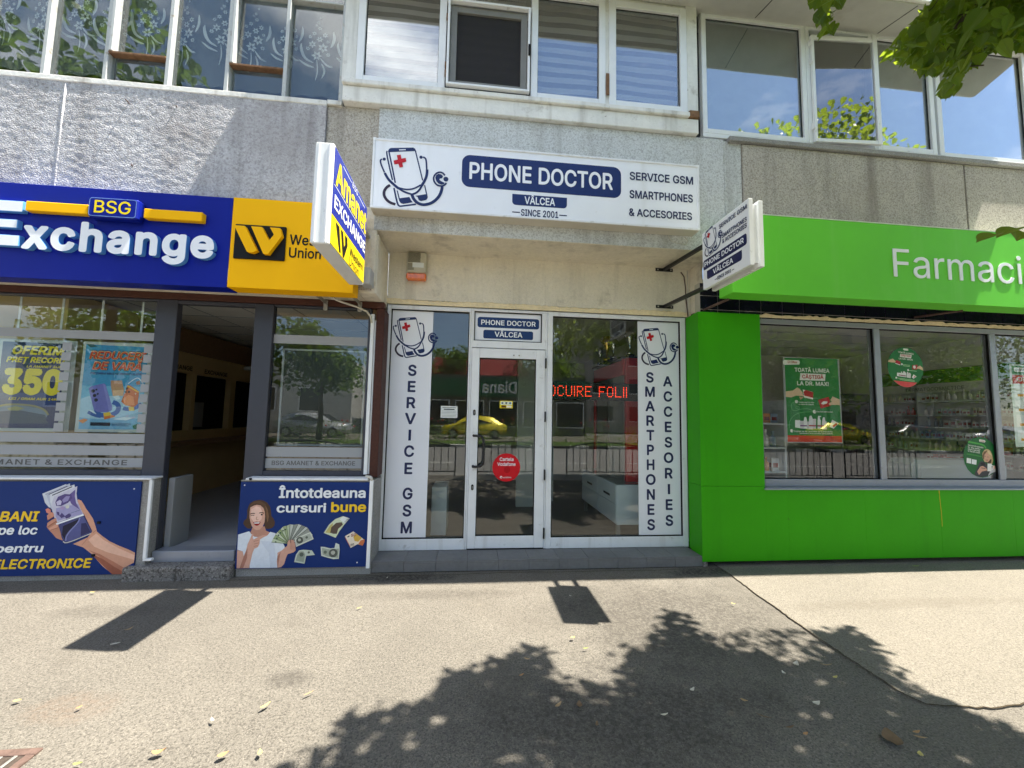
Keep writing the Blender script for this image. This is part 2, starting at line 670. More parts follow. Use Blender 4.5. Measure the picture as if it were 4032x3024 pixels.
m_siren = mat('aged_siren_plastic', (196, 190, 168), 0.5, 0.35, var=(20, 0.08), stain=(12, 0.6, 0.85, (132, 122, 98)))
m_siren_dark = mat('siren_louvre', (92, 88, 72), 0.7, 0.2)
m_paper = mat('white_paper', (226, 230, 228), 0.7, 0.2)
m_led_board = mat('led_board', (16, 15, 15), 0.5, 0.3, var=(400, 0.5))
m_led = emit('red_led', (255, 60, 26), 0.9)
m_wire = mat('white_cable', (206, 202, 190), 0.5, 0.3)
m_skirt = mat('old_metal_mullion', (186, 190, 188), 0.5, 0.4, var=(40, 0.08), stain=[(14, 0.58, 0.7, (150, 140, 122)), (30, 0.68, 0.74, (104, 70, 48))])
m_rust_bar = mat('rust_brown_bar', (124, 94, 70), 0.8, 0.2, var=(40, 0.3))


def speckle_mat(name, base, dark, light, vs=90.0, big=(1.2, 0.12), bump=0.006, dlo=0.50, dhi=0.62, stain=None, rough=0.85, streak=None, zones=None):
    """concrete / terrazzo / asphalt: crushed stone in a binder, soft large patches, fine relief"""
    m = bpy.data.materials.new(name)
    m.use_nodes = True
    nt = m.node_tree
    N, L = nt.nodes, nt.links
    b = N['Principled BSDF']
    b.inputs['Roughness'].default_value = rough
    b.inputs['Specular IOR Level'].default_value = 0.25
    tc = N.new('ShaderNodeTexCoord')

    def nz(scale, detail=3, r=0.6):
        n = N.new('ShaderNodeTexNoise')
        n.inputs['Scale'].default_value = scale
        n.inputs['Detail'].default_value = detail
        n.inputs['Roughness'].default_value = r
        L.new(tc.outputs['Object'], n.inputs['Vector'])
        return n.outputs['Fac']

    def mr(src, a, b_, c, d):
        r = N.new('ShaderNodeMapRange')
        for k, v in zip(('From Min', 'From Max', 'To Min', 'To Max'), (a, b_, c, d)): r.inputs[k].default_value = v
        L.new(src, r.inputs['Value'])
        return r.outputs[0]

    def mix(fac, a, b_, mode='MIX'):
        x = N.new('ShaderNodeMix')
        x.data_type = 'RGBA'
        x.blend_type = mode
        for sock, v in ((0, fac), (6, a), (7, b_)):
            if hasattr(v, 'is_output'): L.new(v, x.inputs[sock])
            else: x.inputs[sock].default_value = v
        return x.outputs[2]

    vo = N.new('ShaderNodeTexVoronoi')
    vo.inputs['Scale'].default_value = vs
    L.new(tc.outputs['Object'], vo.inputs['Vector'])
    sep = N.new('ShaderNodeSeparateColor')
    L.new(vo.outputs['Color'], sep.inputs[0])
    n1 = nz(vs * 0.45, 2)
    c = mix(mr(n1, dlo, dhi, 0, 1), lin(base), lin(dark))
    c = mix(mr(sep.outputs[0], 0.72, 0.95, 0, 0.8), c, lin(light))
    c = mix(mr(sep.outputs[1], 0.82, 0.98, 0, 0.7), c, lin(dark))
    c = mix(1.0, c, mr(nz(big[0], 4), 0.3, 0.7, 1 - big[1], 1 + big[1]), 'MULTIPLY')
    for st in (stain or []):
        c = mix(mr(nz(st[0], 5, 0.62), st[1], st[2], 0, st[4] if len(st) > 4 else 1.0), c, lin(st[3]))
    if streak:
        mp = N.new('ShaderNodeMapping')
        mp.inputs['Scale'].default_value = (1, 1, 0.08)
        L.new(tc.outputs['Object'], mp.inputs['Vector'])
        n = N.new('ShaderNodeTexNoise')
        n.inputs['Scale'].default_value = streak[0]
        n.inputs['Detail'].default_value = 4
        L.new(mp.outputs[0], n.inputs['Vector'])
        c = mix(mr(n.outputs['Fac'], streak[1], streak[2], 0, streak[4]), c, lin(streak[3]))
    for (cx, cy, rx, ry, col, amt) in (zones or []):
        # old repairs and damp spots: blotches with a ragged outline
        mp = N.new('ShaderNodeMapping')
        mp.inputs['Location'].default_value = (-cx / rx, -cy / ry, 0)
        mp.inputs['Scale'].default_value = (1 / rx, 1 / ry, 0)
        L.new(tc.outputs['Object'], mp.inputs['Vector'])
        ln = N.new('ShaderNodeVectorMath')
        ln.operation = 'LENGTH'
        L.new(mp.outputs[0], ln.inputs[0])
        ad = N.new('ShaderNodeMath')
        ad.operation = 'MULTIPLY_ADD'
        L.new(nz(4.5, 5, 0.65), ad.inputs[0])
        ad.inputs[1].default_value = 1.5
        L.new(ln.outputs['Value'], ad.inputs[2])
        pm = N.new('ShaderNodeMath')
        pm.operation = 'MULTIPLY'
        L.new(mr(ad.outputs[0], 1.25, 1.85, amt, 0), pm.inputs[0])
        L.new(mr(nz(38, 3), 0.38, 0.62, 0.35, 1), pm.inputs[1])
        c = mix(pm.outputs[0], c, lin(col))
    L.new(c, b.inputs['Base Color'])
    add = N.new('ShaderNodeMath')
    add.operation = 'ADD'
    L.new(mr(vo.outputs['Distance'], 0, 0.9, 1.0, 0), add.inputs[0])
    L.new(n1, add.inputs[1])
    bp = N.new('ShaderNodeBump')
    bp.inputs['Distance'].default_value = bump
    L.new(add.outputs[0], bp.inputs['Height'])
    L.new(bp.outputs[0], b.inputs['Normal'])
    MATS[name] = m
    return m


m_asphalt = speckle_mat('worn_asphalt', (112, 107, 98), (86, 82, 75), (134, 128, 117), 190, (0.8, 0.12), 0.0035,
                        stain=[(0.5, 0.54, 0.74, (100, 94, 85), 0.6), (2.2, 0.60, 0.76, (92, 86, 78), 0.5), (4.0, 0.66, 0.80, (142, 134, 120), 0.5), (9.0, 0.70, 0.76, (78, 73, 67), 0.5)],
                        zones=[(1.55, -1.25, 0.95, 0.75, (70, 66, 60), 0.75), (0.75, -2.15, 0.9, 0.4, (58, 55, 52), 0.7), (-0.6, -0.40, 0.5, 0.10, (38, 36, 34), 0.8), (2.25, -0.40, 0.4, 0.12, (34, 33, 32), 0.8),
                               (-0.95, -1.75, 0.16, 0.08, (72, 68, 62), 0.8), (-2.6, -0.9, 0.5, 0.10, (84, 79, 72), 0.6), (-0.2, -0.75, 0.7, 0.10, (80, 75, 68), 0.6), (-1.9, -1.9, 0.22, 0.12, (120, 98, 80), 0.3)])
m_asphalt_patch = speckle_mat('newer_asphalt', (122, 116, 105), (98, 93, 84), (142, 135, 123), 200, (1.1, 0.07), 0.003,
                              stain=[(0.9, 0.6, 0.8, (116, 109, 97), 0.5), (3.5, 0.64, 0.8, (142, 134, 120), 0.4)], zones=[(3.6, -1.15, 1.2, 0.10, (104, 97, 86), 0.6), (2.8, -0.42, 0.4, 0.08, (84, 84, 82), 0.5)])
m_terrazzo = speckle_mat('grey_terrazzo_panel', (208, 211, 210), (174, 175, 173), (222, 224, 222), 130, (1.1, 0.06), 0.0015, 0.48, 0.64,
                         stain=[(1.3, 0.58, 0.82, (166, 164, 158), 0.6), (6, 0.64, 0.8, (182, 180, 174), 0.5)], streak=(6, 0.52, 0.78, (140, 138, 132), 0.75))
m_terrazzo_dark = speckle_mat('brownish_terrazzo_panel', (186, 180, 169), (150, 143, 133), (206, 200, 188), 130, (0.9, 0.10), 0.0015, 0.46, 0.64,
                              stain=[(0.9, 0.52, 0.8, (140, 131, 120), 0.65), (5, 0.64, 0.8, (158, 149, 137), 0.5)], streak=(5, 0.5, 0.76, (112, 105, 96), 0.75))
m_rough_plaster = speckle_mat('rough_white_plaster', (190, 190, 192), (158, 156, 158), (204, 204, 206), 75, (0.9, 0.12), 0.003, 0.48, 0.64,
                              stain=[(0.8, 0.50, 0.72, (150, 144, 142), 0.7), (3.2, 0.60, 0.78, (132, 126, 124), 0.6), (8, 0.66, 0.76, (112, 106, 104), 0.5)], streak=(5, 0.54, 0.78, (120, 115, 114), 0.7))
m_road = speckle_mat('road_asphalt', (128, 126, 122), (92, 90, 88), (158, 154, 148), 60, (0.5, 0.08), 0.006)
m_concrete_step = speckle_mat('weathered_concrete', (128, 124, 120), (84, 80, 76), (164, 160, 154), 110, (3, 0.12), 0.004,
                              stain=[(7, 0.6, 0.74, (176, 170, 164), 0.8)])
ART = {
 'logo': [('p',(30,48,96),[(-.393,.394),(-.378,.423),(-.353,.438),(-.021,.475),(.005,.461),(.022,.431),(.03,.405),(0,.419),(-.363,.371),(-.372,.358)]),('p',(232,236,242),[(-.231,.426),(-.132,.438),(-.132,.423),(-.231,.411)]),('s',(30,48,96),.022,[(-.383,.388),(-.325,.146),(-.266,-.112)]),('s',(30,48,96),.019,[(.012,.43),(.073,.208),(.14,-.041)]),('s',(30,48,96),.022,[(-.407,.386),(-.417,.358),(-.366,.143),(-.309,-.071)]),('s',(30,48,96),.025,[(-.282,-.194),(-.221,-.443),(-.191,-.475),(-.157,-.471),(.055,-.426)]),('p',(30,48,96),[(-.242,-.228),(-.223,-.234),(-.19,-.35),(-.048,-.318),(-.024,-.364),(.006,-.399),(-.133,-.436),(-.171,-.426),(-.195,-.394)]),('s',(30,48,96),.018,[(.172,-.114),(.209,-.261)]),('p',(30,48,96),[(.04,-.295),(.193,-.256),(.215,-.25),(.227,-.301),(.218,-.332),(.196,-.351),(.127,-.371),(.094,-.358),(.073,-.309)]),('d',(30,48,96),(-.445,.25),.024),('s',(30,48,96),.024,[(-.479,.249),(-.5,.23),(-.498,.196),(-.473,.127),(-.431,.038)]),('s',(30,48,96),.038,[(-.428,.032),(-.37,-.069),(-.284,-.143),(-.212,-.199)]),('s',(30,48,96),.029,[(-.219,-.194),(-.114,-.252),(-.011,-.275)]),('s',(30,48,96),.025,[(-.216,-.186),(-.142,-.203),(-.065,-.204),(.023,-.18),(.117,-.115)]),('d',(30,48,96),(.103,.328),.025),('s',(30,48,96),.025,[(.133,.334),(.166,.32),(.183,.286),(.195,.136)]),('s',(30,48,96),.04,[(.201,.14),(.201,.053),(.178,-.031),(.13,-.124)]),('s',(30,48,96),.03,[(.139,-.109),(.101,-.195),(.051,-.249),(-.011,-.277)]),('s',(30,48,96),.045,[(-.015,-.272),(.01,-.338),(.064,-.401),(.135,-.427),(.199,-.424),(.288,-.391),(.363,-.324),(.412,-.245),(.435,-.161),(.437,-.113)]),('s',(30,48,96),.026,[(.473,.066),(.44,.104),(.387,.114),(.336,.085),(.305,.035),(.304,-.021),(.325,-.067),(.368,-.105),(.427,-.11),(.472,-.093),(.5,-.053)]),('p',(30,48,96),[(.329,.016),(.343,.062),(.375,.082),(.414,.078),(.445,.05),(.433,.018),(.397,.008),(.391,-.01),(.411,-.026),(.444,-.044),(.474,-.051),(.465,-.073),(.426,-.086),(.38,-.073),(.347,-.038)]),('d',(30,48,96),(.49,.007),.038),('s',(52,44,66),.041,[(-.341,-.155),(-.39,-.193),(-.422,-.249),(-.426,-.297),(-.415,-.343),(-.374,-.401),(-.316,-.437),(-.249,-.452)]),('p',(190,28,42),[(-.261,.328),(-.205,.342),(-.189,.28),(-.127,.296),(-.115,.238),(-.175,.214),(-.159,.15),(-.213,.133),(-.23,.192),(-.291,.178),(-.305,.237),(-.245,.259)])],
 'woman': [('p',(78,57,44),[(-1.952,.651),(-1.939,.683),(-1.905,.704),(-1.864,.712),(-1.828,.706),(-1.796,.688),(-1.767,.65),(-1.757,.607),(-1.752,.57),(-1.73,.543),(-1.718,.517),(-1.721,.485),(-1.74,.464),(-1.775,.456),(-1.802,.465),(-1.81,.512),(-1.917,.513),(-1.911,.46),(-1.945,.463),(-1.966,.479),(-1.986,.506),(-1.98,.529),(-1.958,.55),(-1.956,.587),(-1.96,.619)]),('p',(190,140,120),[(-1.904,.471),(-1.803,.48),(-1.79,.443),(-1.756,.427),(-1.767,.406),(-1.822,.386),(-1.884,.392),(-1.926,.418),(-1.913,.444)]),('p',(222,228,236),[(-2.02,.411),(-1.978,.424),(-1.93,.439),(-1.911,.415),(-1.884,.392),(-1.822,.383),(-1.772,.404),(-1.753,.432),(-1.712,.421),(-1.69,.405),(-1.645,.342),(-1.622,.304),(-1.625,.278),(-1.677,.25),(-1.678,.221),(-1.681,.179),(-1.672,.121),(-1.906,.123),(-1.906,.198),(-1.961,.225),(-1.972,.267),(-2.018,.281)]),('p',(210,217,228),[(-1.83,.354),(-1.717,.348),(-1.687,.195),(-1.677,.121),(-1.733,.122),(-1.752,.248)]),('p',(214,165,145),[(-1.937,.608),(-1.934,.645),(-1.907,.661),(-1.882,.669),(-1.851,.664),(-1.823,.64),(-1.811,.608),(-1.804,.565),(-1.806,.517),(-1.818,.48),(-1.842,.452),(-1.865,.447),(-1.888,.457),(-1.91,.481),(-1.925,.518),(-1.935,.561)]),('p',(236,196,178),[(-1.925,.629),(-1.886,.656),(-1.849,.645),(-1.832,.608),(-1.833,.544),(-1.861,.513),(-1.897,.518),(-1.923,.555)]),('p',(98,72,54),[(-1.934,.645),(-1.923,.667),(-1.888,.68),(-1.851,.672),(-1.824,.645),(-1.811,.608),(-1.798,.565),(-1.786,.618),(-1.805,.672),(-1.853,.701),(-1.904,.698),(-1.933,.672)]),('p',(124,92,68),[(-1.809,.661),(-1.787,.629),(-1.772,.565),(-1.779,.512),(-1.792,.554),(-1.796,.608)]),('s',(60,40,32),.007,[(-1.933,.587),(-1.913,.595),(-1.892,.592)]),('s',(60,40,32),.007,[(-1.856,.595),(-1.836,.603),(-1.815,.594)]),('s',(60,40,36),.005,[(-1.927,.575),(-1.912,.579),(-1.896,.574)]),('d',(50,38,36),(-1.833,.583),.008),('s',(184,128,108),.005,[(-1.872,.566),(-1.879,.544),(-1.871,.536),(-1.858,.539)]),('p',(150,28,36),[(-1.903,.517),(-1.877,.522),(-1.839,.519),(-1.844,.501),(-1.859,.488),(-1.875,.486),(-1.891,.498)]),('p',(240,236,232),[(-1.896,.514),(-1.845,.516),(-1.851,.506),(-1.889,.505)]),('p',(214,165,145),[(-2.018,.278),(-1.972,.267),(-1.958,.22),(-1.944,.272),(-1.935,.329),(-1.92,.366),(-1.91,.397),(-1.903,.418),(-1.893,.413),(-1.896,.381),(-1.887,.368),(-1.848,.391),(-1.813,.404),(-1.782,.406),(-1.774,.4),(-1.807,.386),(-1.834,.367),(-1.836,.328),(-1.847,.302),(-1.877,.287),(-1.889,.25),(-1.9,.183),(-1.909,.123),(-2.012,.122)]),('p',(176,122,104),[(-1.961,.22),(-1.944,.272),(-1.933,.293),(-1.932,.209),(-1.957,.124),(-1.987,.123)]),('s',(176,122,104),.004,[(-1.886,.35),(-1.841,.362)]),('s',(176,122,104),.004,[(-1.879,.329),(-1.839,.339)]),('s',(176,122,104),.004,[(-1.883,.308),(-1.848,.315)]),('p',(214,165,145),[(-1.672,.121),(-1.681,.179),(-1.672,.205),(-1.68,.25),(-1.64,.273),(-1.621,.294),(-1.601,.309),(-1.598,.341),(-1.584,.362),(-1.563,.364),(-1.547,.359),(-1.532,.324),(-1.526,.271),(-1.541,.253),(-1.592,.238),(-1.605,.204),(-1.617,.152),(-1.641,.126)]),('p',(176,122,104),[(-1.678,.216),(-1.65,.263),(-1.658,.226),(-1.664,.163),(-1.667,.121),(-1.672,.121)]),('p',(196,208,176),[(-1.587,.328),(-1.735,.343),(-1.722,.377)]),('p',(160,176,130),[(-1.587,.328),(-1.722,.377),(-1.706,.408)]),('p',(205,214,186),[(-1.587,.328),(-1.706,.408),(-1.687,.434)]),('p',(150,168,120),[(-1.587,.328),(-1.687,.434),(-1.665,.455)]),('p',(200,210,180),[(-1.587,.328),(-1.665,.455),(-1.643,.479)]),('p',(168,182,140),[(-1.587,.328),(-1.643,.479),(-1.615,.484)]),('p',(190,200,170),[(-1.587,.328),(-1.615,.484),(-1.587,.497)]),('p',(196,200,190),[(-1.587,.328),(-1.587,.497),(-1.555,.492)]),('p',(150,156,146),[(-1.587,.328),(-1.555,.492),(-1.519,.498)]),('p',(206,210,200),[(-1.587,.328),(-1.519,.498),(-1.487,.487)]),('p',(140,146,138),[(-1.587,.328),(-1.487,.487),(-1.455,.475)]),('p',(200,204,196),[(-1.587,.328),(-1.455,.475),(-1.431,.461)]),('p',(150,155,146),[(-1.587,.328),(-1.431,.461),(-1.411,.429)]),('p',(205,210,200),[(-1.587,.328),(-1.411,.429),(-1.387,.4)]),('s',(92,110,80),.004,[(-1.735,.343),(-1.587,.328)]),('s',(92,110,80),.004,[(-1.722,.377),(-1.587,.328)]),('s',(92,110,80),.004,[(-1.706,.408),(-1.587,.328)]),('s',(92,110,80),.004,[(-1.687,.434),(-1.587,.328)]),('s',(92,110,80),.004,[(-1.665,.455),(-1.587,.328)]),('s',(92,110,80),.004,[(-1.643,.479),(-1.587,.328)]),('s',(92,110,80),.004,[(-1.615,.484),(-1.587,.328)]),('s',(70,76,70),.004,[(-1.587,.497),(-1.587,.328)]),('s',(70,76,70),.004,[(-1.555,.492),(-1.587,.328)]),('s',(70,76,70),.004,[(-1.519,.498),(-1.587,.328)]),('s',(70,76,70),.004,[(-1.487,.487),(-1.587,.328)]),('s',(70,76,70),.004,[(-1.455,.475),(-1.587,.328)]),('s',(70,76,70),.004,[(-1.431,.461),(-1.587,.328)]),('s',(70,76,70),.004,[(-1.411,.429),(-1.587,.328)]),('d',(66,92,70),(-1.699,.345),.007),('d',(66,92,70),(-1.691,.376),.007),('d',(66,92,70),(-1.679,.403),.007),('d',(66,92,70),(-1.663,.424),.007),('d',(66,92,70),(-1.643,.442),.007),('d',(66,92,70),(-1.623,.452),.007),('p',(208,213,200),[(-1.523,.3),(-1.54,.372),(-1.408,.43),(-1.376,.367)]),('p',(170,176,164),[(-1.519,.316),(-1.53,.364),(-1.413,.417),(-1.389,.373)]),('d',(80,85,78),(-1.495,.358),.029),('d',(180,184,172),(-1.498,.361),.013),('d',(96,104,94),(-1.437,.382),.011),('p',(214,165,145),[(-1.598,.341),(-1.59,.359),(-1.579,.362),(-1.569,.314),(-1.568,.272),(-1.599,.267)]),('p',(205,155,136),[(-1.571,.364),(-1.547,.36),(-1.532,.319),(-1.528,.277),(-1.552,.272),(-1.562,.309)]),('s',(176,122,104),.003,[(-1.572,.359),(-1.564,.277)]),('p',(205,215,185),[(-1.292,.42),(-1.251,.492),(-1.2,.54),(-1.133,.567),(-1.073,.547),(-1.118,.491),(-1.158,.432),(-1.187,.376)]),('p',(228,232,228),[(-1.163,.54),(-1.127,.565),(-1.074,.547),(-1.113,.499)]),('p',(190,180,110),[(-1.279,.423),(-1.24,.487),(-1.215,.508),(-1.231,.417)]),('p',(92,78,68),[(-1.237,.422),(-1.229,.47),(-1.188,.508),(-1.141,.513),(-1.129,.491),(-1.169,.454),(-1.178,.411),(-1.21,.411)]),('p',(230,218,200),[(-1.107,.389),(-1.035,.431),(-.946,.365),(-.932,.344),(-.948,.304),(-.992,.318),(-1.052,.286)]),('p',(208,170,76),[(-1.032,.383),(-1.007,.409),(-.957,.371),(-.988,.339),(-1.02,.345)]),('p',(204,116,74),[(-.967,.352),(-.932,.36),(-.934,.333),(-.948,.304),(-.987,.318)]),('p',(60,62,66),[(-1.086,.386),(-1.069,.396),(-1.066,.386),(-1.081,.377)]),('s',(196,110,90),.004,[(-1.102,.378),(-1.055,.294)]),('p',(206,213,200),[(-1.312,.3),(-1.277,.297),(-1.224,.283),(-1.192,.288),(-1.184,.331),(-1.152,.317),(-1.147,.277),(-1.15,.192),(-1.198,.19),(-1.251,.204),(-1.302,.221)]),('p',(160,168,152),[(-1.3,.289),(-1.223,.273),(-1.155,.282),(-1.156,.2),(-1.252,.214),(-1.292,.23)]),('d',(88,92,85),(-1.201,.243),.038),('d',(178,180,168),(-1.203,.246),.018),('d',(100,108,98),(-1.27,.252),.014),('p',(196,205,190),[(-1.531,.171),(-1.519,.234),(-1.495,.271),(-1.459,.276),(-1.386,.269),(-1.357,.229),(-1.43,.222),(-1.434,.207),(-1.442,.154)]),('p',(150,160,144),[(-1.518,.182),(-1.508,.229),(-1.49,.26),(-1.458,.263),(-1.441,.233),(-1.45,.167)]),('d',(90,98,88),(-1.472,.234),.018),('d',(100,108,98),(-1.411,.252),.01)],
 'hand': [('p',(210,156,130),[(-3.335,.346),(-3.255,.318),(-3.183,.262),(-3.148,.223),(-3.091,.161),(-3.035,.116),(-3.001,.085),(-2.912,.084),(-2.913,.147),(-2.838,.19),(-2.839,.265),(-2.9,.296),(-2.97,.325),(-3.052,.365),(-3.114,.41),(-3.159,.447),(-3.173,.488),(-3.2,.555),(-3.236,.606),(-3.266,.645),(-3.278,.667),(-3.305,.707),(-3.33,.718),(-3.337,.712),(-3.312,.64),(-3.271,.589),(-3.196,.45),(-3.227,.4)]),('p',(158,94,74),[(-3.183,.262),(-3.148,.223),(-3.035,.116),(-3.001,.085),(-2.912,.084),(-2.92,.108),(-3.008,.16),(-3.096,.222)]),('p',(184,122,98),[(-3.212,.295),(-3.096,.222),(-3.008,.16),(-2.92,.108),(-2.915,.141),(-3.011,.198),(-3.121,.261)]),('p',(230,184,160),[(-3.22,.378),(-3.163,.433),(-3.1,.377),(-2.969,.303),(-2.84,.245),(-2.838,.206),(-2.936,.236),(-3.07,.277),(-3.168,.322)]),('s',(170,110,90),.004,[(-3.189,.439),(-3.163,.461)]),('s',(176,120,100),.004,[(-3.263,.34),(-3.235,.378),(-3.222,.406)]),('p',(190,135,112),[(-3.551,.491),(-3.547,.524),(-3.475,.568),(-3.458,.502),(-3.428,.402),(-3.414,.375),(-3.468,.397),(-3.508,.442),(-3.53,.464)]),('p',(206,212,220),[(-3.612,.766),(-3.436,.847),(-3.428,.825),(-3.518,.646),(-3.55,.652),(-3.584,.691),(-3.598,.73)]),('s',(70,70,90),.005,[(-3.586,.76),(-3.454,.825)]),('p',(185,190,205),[(-3.581,.763),(-3.408,.853),(-3.4,.825),(-3.492,.64),(-3.533,.64)]),('s',(70,70,90),.007,[(-3.561,.76),(-3.424,.83)]),('p',(212,214,220),[(-3.555,.76),(-3.371,.844),(-3.366,.819),(-3.468,.657),(-3.517,.635),(-3.544,.696)]),('s',(60,56,80),.008,[(-3.534,.752),(-3.387,.825)]),('p',(198,196,212),[(-3.518,.743),(-3.347,.83),(-3.348,.768),(-3.333,.701),(-3.301,.634),(-3.275,.592),(-3.377,.562),(-3.47,.524),(-3.5,.568),(-3.525,.635),(-3.528,.696)]),('p',(160,156,196),[(-3.493,.646),(-3.326,.679),(-3.304,.634),(-3.282,.595),(-3.377,.568),(-3.467,.54),(-3.491,.579)]),('p',(104,90,146),[(-3.415,.746),(-3.359,.802),(-3.358,.746),(-3.343,.69),(-3.311,.634),(-3.378,.679)]),('p',(88,74,128),[(-3.504,.696),(-3.487,.741),(-3.438,.764),(-3.386,.76),(-3.377,.729),(-3.405,.69),(-3.458,.661),(-3.494,.664)]),('p',(196,190,216),[(-3.497,.696),(-3.471,.715),(-3.455,.702),(-3.459,.672),(-3.486,.668)]),('p',(150,140,186),[(-3.453,.713),(-3.426,.746),(-3.395,.746),(-3.406,.707),(-3.441,.69)]),('d',(170,150,190),(-3.444,.646),.016),('d',(206,206,196),(-3.406,.657),.015),('p',(78,68,118),[(-3.487,.615),(-3.466,.613),(-3.458,.579),(-3.477,.59)]),('p',(78,68,118),[(-3.46,.579),(-3.445,.607),(-3.414,.576),(-3.443,.562)]),('p',(78,68,118),[(-3.419,.579),(-3.391,.601),(-3.369,.59),(-3.377,.568),(-3.407,.557)]),('s',(70,90,110),.003,[(-3.39,.598),(-3.303,.631)]),('p',(66,70,116),[(-3.461,.506),(-3.273,.584),(-3.196,.45),(-3.204,.433),(-3.371,.352),(-3.397,.355),(-3.415,.38)]),('p',(26,26,52),[(-3.424,.496),(-3.309,.553),(-3.308,.523),(-3.372,.462),(-3.398,.418),(-3.397,.38),(-3.425,.424)]),('p',(84,88,140),[(-3.297,.567),(-3.274,.575),(-3.206,.45),(-3.289,.401),(-3.367,.363),(-3.389,.38),(-3.366,.451),(-3.31,.512)]),('p',(46,48,90),[(-3.285,.517),(-3.249,.522),(-3.206,.447),(-3.28,.412)]),('s',(128,132,182),.01,[(-3.299,.567),(-3.31,.523),(-3.366,.457),(-3.392,.407),(-3.39,.372)]),('s',(236,239,243),.013,[(-3.477,.512),(-3.273,.59)]),('s',(200,200,190),.007,[(-3.411,.369),(-3.384,.351),(-3.202,.433)]),('p',(216,134,118),[(-3.571,.635),(-3.554,.646),(-3.533,.635),(-3.528,.616),(-3.544,.599),(-3.561,.61)]),('p',(206,142,118),[(-3.555,.585),(-3.53,.613),(-3.507,.607),(-3.501,.579),(-3.525,.557),(-3.546,.546)]),('p',(206,146,122),[(-3.546,.522),(-3.509,.552),(-3.482,.564),(-3.478,.539),(-3.51,.513),(-3.54,.494)]),('p',(214,156,132),[(-3.528,.479),(-3.489,.507),(-3.461,.511),(-3.461,.484),(-3.5,.464),(-3.523,.468)]),('s',(150,90,74),.004,[(-3.546,.544),(-3.501,.577)]),('s',(150,90,74),.004,[(-3.541,.491),(-3.479,.538)]),('s',(150,90,74),.004,[(-3.515,.464),(-3.461,.484)])],
